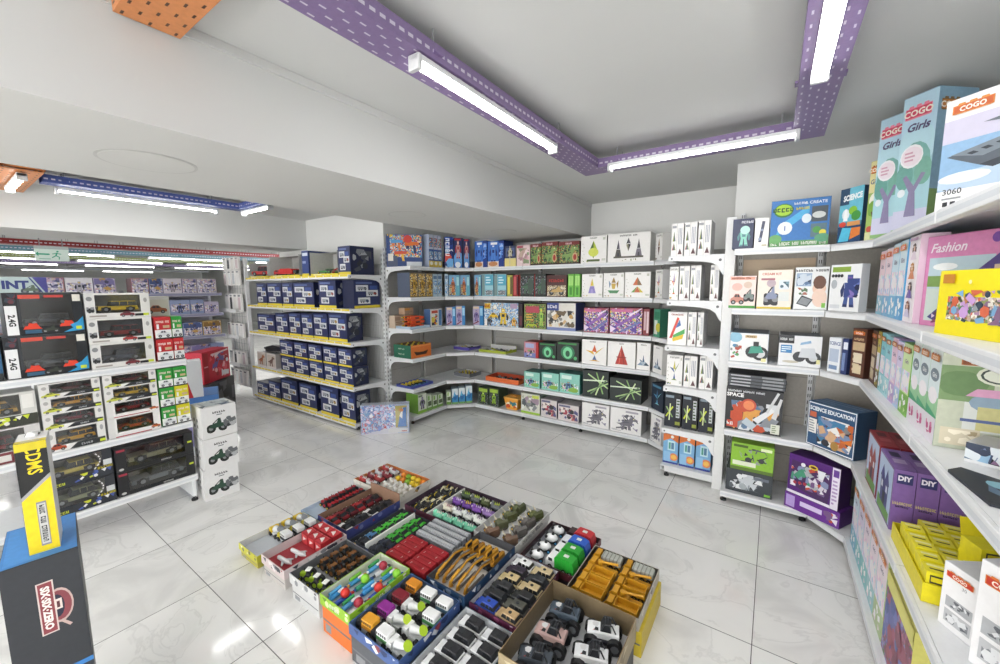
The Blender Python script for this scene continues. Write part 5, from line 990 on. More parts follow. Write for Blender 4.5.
PROTO = {}
def toys(fn, args, pts, z, rot, label, cat, group, jit=.05):
    """the first is built, the rest are copies; label: i -> text; args: list cycled of builder arguments"""
    for i, (x, y) in enumerate(pts):
        a = args[i % len(args)]; zz = (LOW[SC[0]] + .004 if SC[0] in LOW else z) + UP[0]; x, y = x * SC[0], y * SC[0]
        if a is None: continue
        r = rot + R.uniform(-jit, jit); k = (fn.__name__, a)
        if k not in PROTO:
            o = fn(None, *a); PROTO[k] = o; o.location = (x, y, zz); o.rotation_euler = (0, 0, r); tag(o, label(i), cat, group)
        else: dup(PROTO[k], (x, y, zz), r, label(i), group)

# ================================================================ FLOOR DISPLAY: eighteen open trays of toys
DG = 'open cardboard trays of toys on the floor'
def prn(c, c2, t=None, tc='#f4f2ea', n=6, seed=1):
    def f(d):
        d.rect(0, 0, 1, 1, c); d.sub(.05, .1, .95, .9).splat(n, c2, seed, .3)
        if t: d.text(t, .5, .5, .4, tc, fit=.8)
    return f
UP = [0]; SC = [1.0]
def ftray(label, x0, x1, y0, y1, z, h, out, ins, fl, p, hb=None):
    x0, x1, y0, y1 = (q * SC[0] for q in (x0, x1, y0, y1)); z = LOW.get(SC[0], z)
    UP[0] = .42 * h if h < .12 else .2 * h; z += UP[0]; h -= UP[0]
    return open_tray('display_tray', label, 'display tray', DG, x0, x1, y0, y1, z, h, out, ins, fl, p, hb)
LOW = {1.063: .012, 1.05: .025, 1.028: .045}
def base_tray(label, x0, x1, y0, y1, h, out, z=.0005):
    x0, x1, y0, y1 = (q * SC[0] for q in (x0, x1, y0, y1)); h = LOW.get(SC[0], h); h += UP[0] - .001
    mb = MB(); mb.box(x0, y0, z, x1, y1, z + h - .0005, out, .002)
    o = mb.build('stacked_carton'); p = MB(); Draw(p, (x0, y0, z), (x1 - x0, 0, 0), (0, 0, h), (0, -1, 0)).rect(.02, .45, .98, .52, '#6f7276').rect(.1, .1, .3, .38, '#8f9296'); p.build('front_print', o)
    tag(o, label, 'carton', 'cartons under the toy trays'); return o
rows_ = ['near', 'second', 'third', 'fourth', 'fifth', 'sixth', 'seventh', 'eighth']
def L_(desc, tray, nx):
    def f(i):
        return f"{desc}, {ORD[i % nx]} from beam side, {rows_[i // nx]} row of {tray}"
    return f
def G(x0, x1, nx, y0, y1, ny, p=.012): return grid(x0 + p, x1 - p, nx, y0 + p, y1 - p, ny)
# row nearest the viewer
SC[0] = 1.063
ftray('white and olive tray, mostly empty, of yellow farm lorries, at the beam side', -2.36, -2.15, .87, 1.235, .06, .07, '#c9c9a8', '#dcdcd8', '#c9ced6', prn('#c9c63a', ['#6a6a5a', '#e9e9dc', '#8a8a3a']))
base_tray('flat yellow carton under the yellow farm lorries', -2.35, -2.16, .875, 1.23, .06, '#b9b04a')
toys(v_mixer, [('toy_lorry', '#e3c22e', '#8a8f94', True), ('toy_lorry', '#d8c83a', '#2f333a', False)], G(-2.36, -2.15, 2, 1.0, 1.235, 3), .064, 0, L_('yellow farm lorry toy', 'the olive tray', 2), 'toy vehicle', 'yellow farm lorries')
SC[0] = 1.05
ftray('pink printed tray of white planes and small red boxes', -2.135, -1.905, .885, 1.235, .05, .09, '#c9b4b4', '#d4cfd0', '#b03a44', prn('#d8c9c9', ['#b03a4a', '#8a8a90', '#e9e2e2', '#3a3a44'], None, n=9))
base_tray('flat grey carton under the white planes', -2.125, -1.915, .89, 1.23, .05, '#c9c4c0')
toys(v_plane, [('toy_plane', '#e6e7e8', '#c9ccd0')], G(-2.135, -1.905, 1, .9, 1.07, 2), .054, .1, (lambda i: 'white passenger plane toy in the pink printed tray, ' + ['nearer the viewer', 'nearer the red boxes'][i]), 'toy plane', 'white toy planes')
for i, (x, y) in enumerate(G(-2.13, -1.91, 3, 1.075, 1.235, 2)):
    carton('mini_toy_box', f"small red box printed with a plane, {ORD[i % 3]} from beam side, {['near', 'far'][i // 3]} row", 'toy box', 'small red boxes in the pink tray', (x * SC[0], y * SC[0], .0295 + UP[0]), 0, .064, .062, .065, lambda d: (d.rect(.1, .1, .9, .9, '#d0454a'), d.poly([(.2, .3), (.8, .6), (.3, .7)], '#f0ece8')), '#b0262e', '#c42f38', '#b0262e', 'minired', tp=lambda d: (d.poly([(.15, .45), (.85, .2), (.6, .6), (.4, .8)], '#eee6e2'), d.rect(.05, .9, .95, .97, '#d8666c')))
SC[0] = 1.028
ftray('grey tray of brown loaders and lime tractors', -1.885, -1.635, .9, 1.22, .07, .09, '#8f9094', '#6a6c70', '#a9abb0', prn('#d5d6d6', ['#8f9296', '#e6e6e6', '#5a5c60']))
base_tray('white and grey carton under the brown loaders', -1.875, -1.645, .905, 1.23, .07, '#d2d3d3')
toys(v_tractor, [('toy_loader', '#7a4f26', '#1d1c1a', .064, .044)], G(-1.885, -1.635, 3, 1.015, 1.21, 3), .074, .1, L_('brown and black loader toy', 'the grey tray', 3), 'toy vehicle', 'brown loader toys', .08)
toys(v_tractor, [('toy_tractor', '#a2c42e', '#2a2c2e', .068, .05, '#f2f3ee')], G(-1.885, -1.635, 3, .9, 1.02, 1, .014), .074, .3, L_('lime white-cabbed tractor toy', 'the grey tray', 3), 'toy vehicle', 'lime tractor toys', .2)
SC[0] = 1.0
ftray('lime green tray of coloured water blasters', -1.62, -1.4, .9, 1.24, .1, .09, '#9ccb3a', '#d9e0c8', '#c9d2d8', prn('#96c634', ['#d9efb0', '#5f8a1e', '#f2f6e6'], 'AQUA', '#f4f8e8'))
base_tray('orange carton under the lime green tray', -1.615, -1.405, .905, 1.235, .1, '#e2742c')
toys(v_gun, [('water_blaster', '#3f9ad8', '#1f4f9a', '#5ab0e6'), ('water_blaster', '#2f57b8', '#d0342e', '#d8382e'), ('water_blaster', '#5aa8dc', '#f0f2f4', '#3aa05a'), ('water_blaster', '#e8e9ea', '#4a4e55', '#a52a3e'), ('water_blaster', '#4aa0d0', '#e09a2e', '#7ac23a'), ('water_blaster', '#3aa07a', '#2f5fb0', '#8ad03a')], G(-1.614, -1.406, 4, .903, 1.237, 3, .005), .104, PI / 2, lambda i: L_(['sky blue', 'dark blue and red', 'pale blue and green', 'white and maroon', 'blue and lime', 'green and lime'][i % 6] + ' water blaster', 'the lime tray', 4)(i), 'toy gun', 'water blasters', .04)
ftray('blue tray of white topped buses and concrete mixers', -1.385, -1.075, .885, 1.235, .09, .085, '#4a6aa0', '#5a74a0', '#d9dade', prn('#46619a', ['#c9d2e2', '#8a3a44', '#dfe3ea', '#2a3a66'], None, n=8))
base_tray('dark grey carton under the blue bus tray', -1.38, -1.08, .89, 1.23, .09, '#55595f')
BUSN = ['yellow', 'white and green', 'white and lime', 'purple', 'white and lime', 'white and lime', 'maroon', 'white and lime', 'white and green', 'amber', 'white and green', 'white and slate']
toys(v_mixer, [('toy_bus', '#2f3136', '#c98a24', False, '#e8a52e'), ('toy_bus', '#2f3136', '#5a9a5a', False), ('toy_mixer', '#e8eaea', '#b4d62e', True), ('toy_bus', '#34363c', '#6a1f6c', False, '#8f2c90'), ('toy_mixer', '#e8eaea', '#c3e03a', True), ('toy_mixer', '#eceeee', '#b4d62e', True), ('toy_bus', '#34363c', '#5c1622', False, '#84222f'), ('toy_mixer', '#e8eaea', '#a9cc2e', True), ('toy_bus', '#2f3136', '#4f9a5a', False), ('toy_bus', '#2f3136', '#b8741e', False, '#e0922a'), ('toy_bus', '#2f3136', '#5aa06a', False), ('toy_bus', '#2f3136', '#5f7f96', False)],
     G(-1.385, -1.075, 3, .885, 1.235, 4), .094, .06, lambda i: L_(BUSN[i] + (' mixer toy' if i in (2, 4, 5, 7) else ' bus toy'), 'the blue tray', 3)(i), 'toy vehicle', 'buses and mixers in the blue tray')
for k, (i, c) in enumerate(((0, '#e8a52e'), (3, '#8a2a8a'), (6, '#7a1f2e'), (9, '#e0922a'))): pass
ftray('pale tray of white patrol cars with black roofs', -1.05, -.785, .86, 1.25, .07, .08, '#8f9aa6', '#d5d8dc', '#dfe1e4', prn('#2f5a52', ['#7fa09a', '#c9d2d0', '#a03a3a']))
base_tray('grey carton under the white patrol cars', -1.045, -.79, .865, 1.245, .07, '#8a8d92')
toys(v_suv, [('toy_car', '#eceeef', '#2a2b2f', .118, .055, .052), ('toy_car', '#e6e8ea', '#2a2b2f', .118, .055, .052)], G(-1.05, -.785, 2, .86, 1.25, 5), .074, 0, L_('white black-roofed patrol car', 'the pale tray', 2), 'toy car', 'white patrol cars')
# middle row
SC[0] = 1.063
ftray('sky blue tray, empty at its near end, of red tractors', -2.42, -2.24, 1.255, 1.645, .05, .05, '#9fb9d6', '#c9d9ea', '#c3d2e4', prn('#7f9cc0', ['#e9eef4', '#4a6a9a']))
base_tray('flat blue carton under the red tractors', -2.41, -2.25, 1.26, 1.64, .05, '#5f7fae')
toys(v_tractor, [('toy_tractor', '#a51f2a', '#1f2023', .075, .04), ('toy_tractor', '#b3262f', '#26272a', .075, .04)], G(-2.42, -2.24, 2, 1.355, 1.64, 5), .054, .15, L_('dark red tractor toy', 'the sky blue tray', 2), 'toy vehicle', 'red tractor toys', .1)
SC[0] = 1.05
ftray('brown edged tray of red, black and white cars', -2.225, -1.935, 1.255, 1.65, .06, .09, '#8a6a56', '#9a7a66', '#55403a', prn('#3f4a8a', ['#6f7ab0', '#a03a3a', '#2a2f55']), .1)
base_tray('dark blue carton under the red and black cars', -2.22, -1.94, 1.26, 1.645, .06, '#3a4370')
CN = ['red', 'white', 'dark red', 'black', 'maroon', 'charcoal']
toys(v_suv, [('toy_car', '#a52a30', None, .11, .05, .04, 1), ('toy_car', '#e9e9e9', '#1d1d20', .11, .05, .04, 1), ('toy_car', '#7a1f28', None, .11, .05, .04, 1), ('toy_car', '#1f2024', None, .11, .05, .04, 1), ('toy_car', '#5f1c26', '#1a1a1c', .11, .05, .04, 1), ('toy_car', '#2b2d33', None, .11, .05, .04, 1)], G(-2.225, -1.935, 2, 1.255, 1.65, 6), .064, .05, lambda i: L_(CN[i % 6] + ' toy car', 'the brown edged tray', 2)(i), 'toy car', 'cars in the brown edged tray', .12)
SC[0] = 1.0
ftray('black tray of green cars and blue black cars', -1.91, -1.66, 1.26, 1.645, .08, .06, '#2a2c33', '#3a3d44', '#d8dad4', prn('#2b2f3c', ['#4a5a8a', '#c9b04a', '#3a3d44']))
base_tray('black carton under the green cars', -1.905, -1.665, 1.265, 1.64, .08, '#26282e')
mb = MB(); mb.box(-1.79, 1.268, .084 + UP[0], -1.78, 1.638, .13 + UP[0], '#e3e5e2', .002); o = mb.build('tray_divider'); tag(o, 'white card divider between two rows of green cars', 'divider')
GN = ['black', 'blue black', 'slate blue', 'navy', 'bright green', 'leaf green']
toys(v_suv, [('toy_car', c, None, .1, .048, .036, 1) for c in ('#23262c', '#2f3340', '#4a7aa8', '#2a3144', '#4aba3a', '#3fae34', '#4abb3c', '#46b438', '#50be40', '#3cae34', '#49b83a', '#44b236')], G(-1.91, -1.66, 2, 1.26, 1.645, 6), .084, .1, lambda i: L_(GN[i if i < 4 else 4 + i % 2] + ' toy car', 'the black tray', 2)(i), 'toy car', 'cars in the black tray')
ftray('dark tray of red container lorries and silver trailers', -1.64, -1.32, 1.26, 1.67, .09, .06, '#2b2c30', '#3a3b40', '#44464c', prn('#2a2b30', ['#8a2a30', '#55575c']))
base_tray('black carton under the red container lorries', -1.635, -1.325, 1.265, 1.665, .09, '#2a2a2e')
toys(v_lorry, [('toy_lorry', '#a8262e', '#7a141c', .138, .043, .05)], G(-1.64, -1.32, 2, 1.262, 1.47, 4, .008), .094, 0, L_('red container lorry toy', 'the dark lorry tray', 2), 'toy vehicle', 'red container lorries', .02)
toys(v_lorry, [('toy_trailer', '#9a9da2', '#7a7d82', .275, .036, .05, '#ccc', True)], G(-1.64, -1.32, 1, 1.475, 1.665, 4, .008), .094, 0, lambda i: f"silver ribbed trailer toy, {ORD[i]} from the red lorries in their tray", 'toy vehicle', 'silver trailers', .0)
ftray('tan and navy tray of long yellow excavators', -1.375 + .075, -1.065, 1.255, 1.68, .1, .085, '#4a4d55', '#5d5f64', '#d9d4cc', prn('#2c4a6e', ['#8a9ab0', '#e3e6ea', '#4a4a50']))
base_tray('navy carton under the yellow excavators', -1.295, -1.07, 1.26, 1.675, .1, '#2f3f5a')
toys(v_digger, [('toy_excavator', '#c8922a', .355, .027), ('toy_excavator', '#b07c24', .35, .027), ('toy_excavator', '#d09a2e', .355, .027)], G(-1.3, -1.065, 5, 1.265, 1.675, 1, .008), .104, PI / 2, L_('yellow long-boom excavator toy', 'the navy tray', 4), 'toy vehicle', 'yellow excavators', .01)
ftray('dark tray of black, beige and blue off-road cars', -1.05, -.8, 1.27, 1.67, .09, .07, '#3a2a3a', '#c9cbd0', '#dfe1e3', prn('#5a2440', ['#8a4a6a', '#2a2f5a', '#c9b0bc']))
base_tray('maroon carton under the off-road cars', -1.045, -.805, 1.275, 1.665, .09, '#4a2638')
SN = ['royal blue', 'tan', 'matt black', 'dark olive', 'black', 'charcoal', 'sand', 'sand and black', 'dark purple', 'black', 'white', 'beige']
toys(v_suv, [('toy_car', c, None, .112, .052, .044) for c in ('#2f4fb0', '#c3a57a', '#2b2c2f', '#55564e', '#3a3b3d', '#2f3032', '#cdb98a', '#c9b58a', '#3a3140', '#33373b', '#eceded', '#d6c49a')], G(-1.05, -.8, 2, 1.27, 1.67, 6), .094, 0, lambda i: L_(SN[i] + ' off-road car toy', 'the maroon tray', 2)(i), 'toy car', 'off-road cars in the maroon tray', .04)
# far row
SC[0] = 1.05
ftray('orange rimmed tray of white chicks and little red toys', -2.46, -1.985, 1.675, 1.985, .05, .08, '#dcd8cc', '#d8854a', '#e3dfd6', prn('#dedad0', ['#6f8a5a', '#4a4a44', '#b08a4a', '#c9c4b4']))
base_tray('white carton under the white chicks', -2.45, -1.995, 1.68, 1.98, .05, '#d0ccc4')
pts = G(-2.26, -1.985, 5, 1.675, 1.985, 5)
toys(v_chick, [('toy_chick', '#f3f1ea'), ('toy_chick', '#f6f5f0')], pts[:15], .054, .6, L_('white toy chick', 'the orange rimmed tray', 5), 'toy animal', 'white toy chicks', .8)
toys(v_fruit, [('toy_fruit', '#e8c42e'), ('toy_fruit', '#e88a2e'), ('toy_fruit', '#8ab83a'), ('toy_fruit', '#f0d23a')], pts[15:], .054, 0, lambda i: f"{['yellow', 'orange', 'green', 'bright yellow'][i % 4]} toy fruit, {ORD[i % 5]} from the beam side, {['near', 'far'][i // 5]} row behind the white chicks", 'toy fruit', 'toy fruit behind the chicks')
toys(v_beast, [('toy_beast', '#b03a3a', '#e6e6e6'), ('toy_beast', '#d8dadc', '#a03a44'), ('toy_beast', '#8a2f3a', '#d9c9c9')], G(-2.455, -2.27, 2, 1.68, 1.98, 4), .054, .1, lambda i: L_(['red', 'white', 'maroon'][i % 3] + ' monster car toy', 'the orange rimmed tray', 2)(i), 'toy vehicle', 'monster cars beside the chicks', .15)
SC[0] = 1.0
ftray('long black tray of black and yellow cars and unicorn beasts', -1.935, -1.375, 1.69, 2.09, .05, .09, '#33323c', '#4a3a48', '#77707a', prn('#5a2f3e', ['#2a2630', '#8a3a4a', '#d8c9cc', '#3a4a6a']))
base_tray('dark carton under the long black tray', -1.93, -1.38, 1.695, 2.085, .05, '#3a3038')
mb = MB(); mb.box(-1.745, 1.698, .055 + UP[0], -1.737, 2.08, .10 + UP[0], '#d9d9d6', .002); tag(mb.build('tray_divider'), 'white card divider in the long black tray', 'divider')
YN = ['black and yellow', 'cream and yellow', 'black and cream']
toys(v_suv, [('toy_car', '#2a2a2c', '#d8c23a', .085, .042, .038, 1), ('toy_car', '#e0d8b0', '#d8b83a', .085, .042, .038, 1), ('toy_car', '#3a3a38', '#e3dcc0', .085, .042, .038, 1)], G(-1.935, -1.745, 2, 1.69, 2.09, 6), .054, .2, lambda i: L_(YN[i % 3] + ' racing car', 'the long black tray', 2)(i), 'toy car', 'racing cars in the long black tray', .2)
BN = ['mint green', 'mint green', 'mint green', 'mint green', 'cream', 'white', 'white', 'white', 'violet', 'purple', 'violet', 'lilac', 'dark green', 'grey and lime', 'olive', 'grey and lime']
toys(v_beast, [('toy_beast', '#7fd8b4', '#f0f0e8')] * 4 + [('toy_beast', '#e3dccb', '#c9a0a8'), ('toy_beast', '#e9ebe8', '#8a7a9a'), ('toy_beast', '#e3e6e2', '#9a9aa8'), ('toy_beast', '#eceee9', '#b0a0b0')] + [('toy_beast', '#7a4aa8', '#d8c8e6'), ('toy_beast', '#6a3f9a', '#e6c84a'), ('toy_beast', '#8453b0', '#d8c8e6'), ('toy_beast', '#9a7ab8', '#e6d8ea')] + [('toy_beast', '#4a5a44', '#a8c84a'), ('toy_beast', '#6a6f70', '#c3d83a'), ('toy_beast', '#55603a', '#c9c9b0'), ('toy_beast', '#70757a', '#d0e04a')],
     G(-1.735, -1.375, 4, 1.69, 2.09, 4), .054, .1, lambda i: L_(BN[i] + ' beast car', 'the long black tray', 4)(i), 'toy vehicle', 'beast cars in the long black tray', .12)
ftray('white printed tray of dinosaur heads', -1.355, -1.075, 1.69, 2.1, .08, .085, '#d9d9d6', '#cfd0d0', '#dadbdc', prn('#cfcfcc', ['#8a8d90', '#e6e6e4', '#6a6d70'], 'DINOSAUR WORLD', '#7d8084', n=3))
base_tray('white carton under the dinosaur heads', -1.35, -1.08, 1.695, 2.095, .08, '#c9c9c6')
DN = ['brown', 'brown', 'olive', 'grey', 'olive', 'grey', 'olive', 'olive']
toys(v_dinohead, [('dinosaur_toy', '#8a6f5a', '#6f5646'), ('dinosaur_toy', '#7f6655', '#66503f'), ('dinosaur_toy', '#6b7050', '#565a40'), ('dinosaur_toy', '#77736f', '#5c5956'), ('dinosaur_toy', '#6a7048', '#545a38'), ('dinosaur_toy', '#6f6b68', '#57534f'), ('dinosaur_toy', '#5f6644', '#4c5236'), ('dinosaur_toy', '#666c42', '#515734')], G(-1.355, -1.075, 2, 1.69, 2.1, 4), .084, -.3, lambda i: L_(DN[i] + ' frilled dinosaur head', 'the white tray', 2)(i), 'toy animal', 'dinosaur heads', .25)
ftray('dark red tray of panda cars and bin lorries', -1.045, -.73, 1.7, 2.07, .07, .065, '#5a2a30', '#3a2a30', '#8f9296', prn('#5a2630', ['#8a4a50', '#2a2a30']))
base_tray('dark carton under the bin lorries', -1.04, -.735, 1.705, 2.065, .07, '#332a30')
toys(v_panda, [('panda_car',)], G(-1.045, -.9, 1, 1.7, 2.07, 4), .074, .2, lambda i: f"black and white panda car toy, {ORD[i]} from the near end of the dark red tray", 'toy vehicle', 'panda cars', .2)
toys(v_bin, [('bin_lorry', '#f0f2f2', '#2fae3a', .16, .062), ('bin_lorry', '#eef0f2', '#2aa336', .16, .062), ('bin_lorry', '#e3e8ee', '#2f62c8', .16, .062), ('bin_lorry', '#3a2a2e', '#c02f38', .16, .062)], G(-.925, -.73, 1, 1.7, 2.07, 4, .02), .074, .0, lambda i: f"{['green', 'dark green', 'blue', 'red'][i]} bin lorry toy, {ORD[i]} from the near end of the dark red tray", 'toy vehicle', 'bin lorries', .03)
ftray('grey brown tray of yellow construction lorries', -.715, -.385, 1.575, 1.935, .08, .1, '#b9b2a6', '#57534c', '#8a7a5a', prn('#c3beb4', ['#8a8478', '#d8d4cc']))
base_tray('yellow carton under the construction lorries', -.7, -.372, 1.58, 1.93, .08, '#d8c03a')
YC = ['tipper', 'tipper', 'tipper', 'crane', 'tipper', 'tipper', 'crane', 'crane', 'silver loaded', 'silver loaded']
toys(v_build, [('construction_lorry', '#d39a22', 'dump', .145, .06), ('construction_lorry', '#c9921f', 'dump', .145, .06), ('construction_lorry', '#d8a02a', 'dump', .145, .06), ('construction_lorry', '#cf9724', 'crane', .145, .06), ('construction_lorry', '#d39a22', 'dump', .145, .06), ('construction_lorry', '#c9921f', 'dump', .145, .06), ('construction_lorry', '#d8a02a', 'crane', .145, .06), ('construction_lorry', '#cf9724', 'crane', .145, .06), ('construction_lorry', '#d39a22', 'tank', .145, .06), ('construction_lorry', '#c9921f', 'tank', .145, .06)],
     G(-.715, -.385, 2, 1.575, 1.935, 5, .008), .084, 0, lambda i: L_('yellow ' + YC[i] + ' lorry toy', 'the grey brown tray', 2)(i), 'toy vehicle', 'yellow construction lorries', .02)
ftray('deep brown box of monster trucks at the front of the display', -.765, -.385, 1.09, 1.535, .09, .13, '#8a7350', '#7f6f55', '#c3c4c6', prn('#a89878', ['#8a7a5a', '#c9bc9c']))
base_tray('dark carton under the monster trucks', -.76, -.39, 1.095, 1.53, .09, '#3f4248')
MN = ['dark grey', 'mustard yellow', 'pale pink', 'white', 'slate grey', 'silver white']
toys(v_monster, [('monster_truck', '#4a525c', .142, .088), ('monster_truck', '#c9952a', .142, .088, '#4a5560'), ('monster_truck', '#c9a9a4', .142, .088), ('monster_truck', '#e6e8ea', .142, .088), ('monster_truck', '#4f5d6c', .142, .088), ('monster_truck', '#eef0f1', .142, .088)], G(-.765, -.385, 2, 1.1, 1.525, 3, .02), .0945, .22, lambda i: L_(MN[i] + ' monster truck toy', 'the deep brown box', 2)(i), 'toy vehicle', 'monster trucks', .15)
# ================================================================ LONG SHELVES WITH THE TALL CARTONS (facing -x)
def at(kd_art, name, label, p, rot, z, w, h, dep, frt, side, top=None, group=None, **kw):
    """front left corner at p, front turned by rot"""
    d = Vector((math.cos(rot), math.sin(rot))); n = Vector((math.sin(rot), -math.cos(rot)))
    c = Vector(p) + d * w / 2 - n * dep / 2
    return carton(name, label, 'toy box', group, (c.x, c.y, z + .0008), rot, w, dep, h, kd_art, side, top, frt, **kw)
LG = lambda u0, v0, u1, v1, face='#d2452f', rim='#f2a13c': (lambda d: d.sub(u0, v0, u1, v1).logo(face, rim))
def a_girls(d):
    d.rect(0, 0, 1, .62, '#a9d3dc').ell(.5, .62, .62, .16, '#bfe3ee'); d.rect(0, 0, 1, .17, '#cfcfe6'); d.ell(.5, .5, .46, .16, '#7fb8b0'); d.ell(.24, .42, .26, .1, '#6aa59a'); d.ell(.78, .44, .26, .1, '#79b3a0')
    d.poly([(.34, .12), (.68, .12), (.6, .3), (.86, .42), (.74, .43), (.55, .34), (.3, .43), (.2, .41), (.42, .3)], '#8d86a8'); d.ell(.4, .56, .34, .085, '#f3f1f4'); d.ell(.4, .56, .3, .07, '#efe3ea'); d.sub(.2, .52, .6, .6).bars(3, '#d8a9bc', 3)
    d.text('Girls', .5, .77, .055, '#5c5378', fit=.8, shear=.25, bold=.03)
    d.ell(.2, .3, .12, .03, '#e6eef2'); d.rect(.0, .0, 1, .03, '#8fb87a')
def girl_logo(d): d.sub(.1, .83, .86, .925).logo('#d8506a', '#f08aa0')
def girl_side(d): d.rect(0, 0, 1, .3, '#86a86a').rect(0, .3, 1, .8, '#8fb4cc'); d.sub(.08, .84, .6, .93).logo('#c8803a', '#8a6a3a')
z1, z2, z3, z4, z5 = AL
R48 = -math.radians(48.7)
at(a_girls, 'girls_building_set_box', 'tall pale blue tree carton with a pink logo, further from the viewer', (.405, 2.915), R48, z1, .125, .6, .2, '#bfdff0', '#8fb4cc', '#d6e6ee', 'tall pale blue tree cartons', logo=girl_logo, sr=girl_side)
at(a_girls, 'girls_building_set_box', 'tall pale blue tree carton with a pink logo, nearer the viewer', (.455, 2.735), R48, z1, .14, .625, .2, '#bfdff0', '#8fb4cc', '#d6e6ee', 'tall pale blue tree cartons', logo=girl_logo, sr=girl_side)
def a_limetree(d): d.rect(0, .1, 1, .6, '#a8c46a'); d.ell(.5, .5, .4, .1, '#f0eee0'); d.sub(.1, .15, .9, .5).tree('#7fae4a', '#6a5a3a'); d.text('Girls', .5, .74, .06, '#5a6a8a', fit=.8); d.rect(0, 0, 1, .1, '#d8dca8'); d.circ(.3, .14, .04, '#c95a4a')
at(a_limetree, 'girls_building_set_box', 'lime and cream tree carton between the science carton and tall blue ones', (.395, 3.012), R48, z1, .07, .42, .04, '#e6dca0', '#b9b46a', None, None, logo=lambda d: d.sub(.1, .84, .9, .94).logo('#e08a3a', '#b05a2a'))
def a_ship(d):
    d.rect(0, .2, 1, .62, '#8fb4d6').rect(0, .62, 1, .82, '#c9c6da'); d.ell(.5, .26, .6, .1, '#b9cfe3'); d.poly([(.05, .5), (.9, .66), (1, .62), (1, .52), (.3, .38)], '#5a626c'); d.poly([(.08, .51), (.9, .665), (1, .63), (.32, .45)], '#7d8791'); d.poly([(.3, .38), (1, .52), (1, .47), (.4, .34)], '#3c424a')
    for i in range(7): d.poly([(.2 + i * .1, .5 + i * .018), (.25 + i * .1, .51 + i * .018), (.29 + i * .1, .49 + i * .018), (.24 + i * .1, .48 + i * .018)], '#3a4048')
    d.poly([(.3, .73), (.96, .8), (1, .78), (.5, .7)], '#6a727c'); d.text('17', .72, .42, .07, '#e9edf0'); d.ell(.2, .3, .2, .05, '#dfe9f2'); d.rect(0, 0, 1, .2, '#eeeef0'); d.text('3060', .05, .19, .05, '#55585c', al='l'); d.text('MU', .36, .09, .1, '#1f2124', al='l', bold=.05, shear=.3); d.rect(.06, .06, .1, .1, '#33363a').rect(.12, .06, .16, .1, '#33363a'); d.rect(.05, .12, .2, .135, '#9a9da0')
at(a_ship, 'warship_model_box', 'large white carton with a grey aircraft carrier, number 3060', (.45, 2.06), -PI / 4, z1, .34, .375, .08, '#eeeef0', '#e3e4e6', None, None, logo=lambda d: d.sub(.06, .86, .36, .95).logo('#c9602a', '#d88a3a'))
# second shelf
def a_spine(c, c2, lg=('#d2452f', '#f2a13c')):
    def f(d): d.rect(0, 0, 1, .3, c2); d.rect(.08, .32, .92, .62, 'm:pastel'); d.ell(.5, .48, .34, .09, '#f2eef2'); d.text('Girls', .5, .75, .06, '#6a5f86', fit=.8); d.sub(.08, .04, .92, .28).splat(10, [c, '#fff', c2], 3, .12)
    return f
def spn(i, y0, y1, c, c2, h, label, x=.46, lg=('#d2452f', '#f2a13c'), art=None, z=z2, dep=.22, sr=None):
    return at(art or a_spine(c, c2), 'girls_building_set_box', label, (x, y0), -PI / 2, z, y0 - y1 - .004, h, dep, c, c2, c2, None, sr=sr, logo=lambda d: d.sub(.1, .87, .9, .95).logo(*lg))
for i, (y0, y1, c, c2, h, nm) in enumerate(((2.935, 2.80, '#f0d6de', '#8fc6dc', .33, 'pink and blue'), (2.80, 2.66, '#f3dce4', '#7fb8e0', .335, 'pale pink'), (2.66, 2.53, '#cfe6f2', '#6fb6e0', .345, 'sky blue'), (2.53, 2.41, '#d9ecf4', '#5aa8dc', .35, 'ice blue'))):
    spn(i, y0, y1, c, c2, h, f"{nm} girls' set carton, {ORD[i]} from the corner on the second long shelf")
def a_faces(d):
    for i, (hr, dr) in enumerate((('#5a3a32', '#e9d8e6'), ('#c98a3a', '#e08a5a'), ('#4a2f3a', '#6a4fae'), ('#7a3a2e', '#d8d0ea'))): d.sub(.08, .72 - i * .22, .92, .92 - i * .22).girl(hr, dr)
    d.rect(.1, .94, .9, .97, '#c9a0c0')
at(a_faces, 'girls_building_set_box', 'white spine with four girl faces beside the pink fashion carton', (.462, 2.395), -PI / 2, z2, .15, .355, .08, '#f6eef2', '#e6c9dc')
def a_fash(d):
    d.rect(.04, .06, .62, .76, '#c9d6cf').rect(.04, .42, .62, .76, '#b9cfd8').rect(.04, .44, .4, .56, '#7fa05a'); d.ell(.2, .66, .12, .04, '#eef2f2'); d.poly([(.5, .62), (.78, .9), (1, .72), (1, .6), (.78, .76), (.56, .56)], '#5a4a8a'); d.rect(.62, .2, 1, .66, '#e0c6b0'); d.rect(.7, .45, .84, .66, '#7a4f9a'); d.rect(.88, .3, .98, .62, '#a86a4a')
    d.poly([(.08, .1), (.3, .34), (.36, .3), (.16, .06)], '#4a4a86'); d.sub(.12, .04, .6, .2).splat(14, ['#8a4a6a', '#5a3a5a', '#e3d0d8'], 3, .18); d.circ(.62, .92, .05, '#7a4fa0'); d.text('Fashion', .05, .87, .1, '#f4eaf2', al='l', bold=.02, shear=.3)
at(a_fash, 'dolls_house_set_box', 'large pink dolls house carton behind the yellow one', (.475, 2.21), -math.radians(66), z2, .42, .335, .07, '#d98ab8', '#c573a6', '#d894bc')
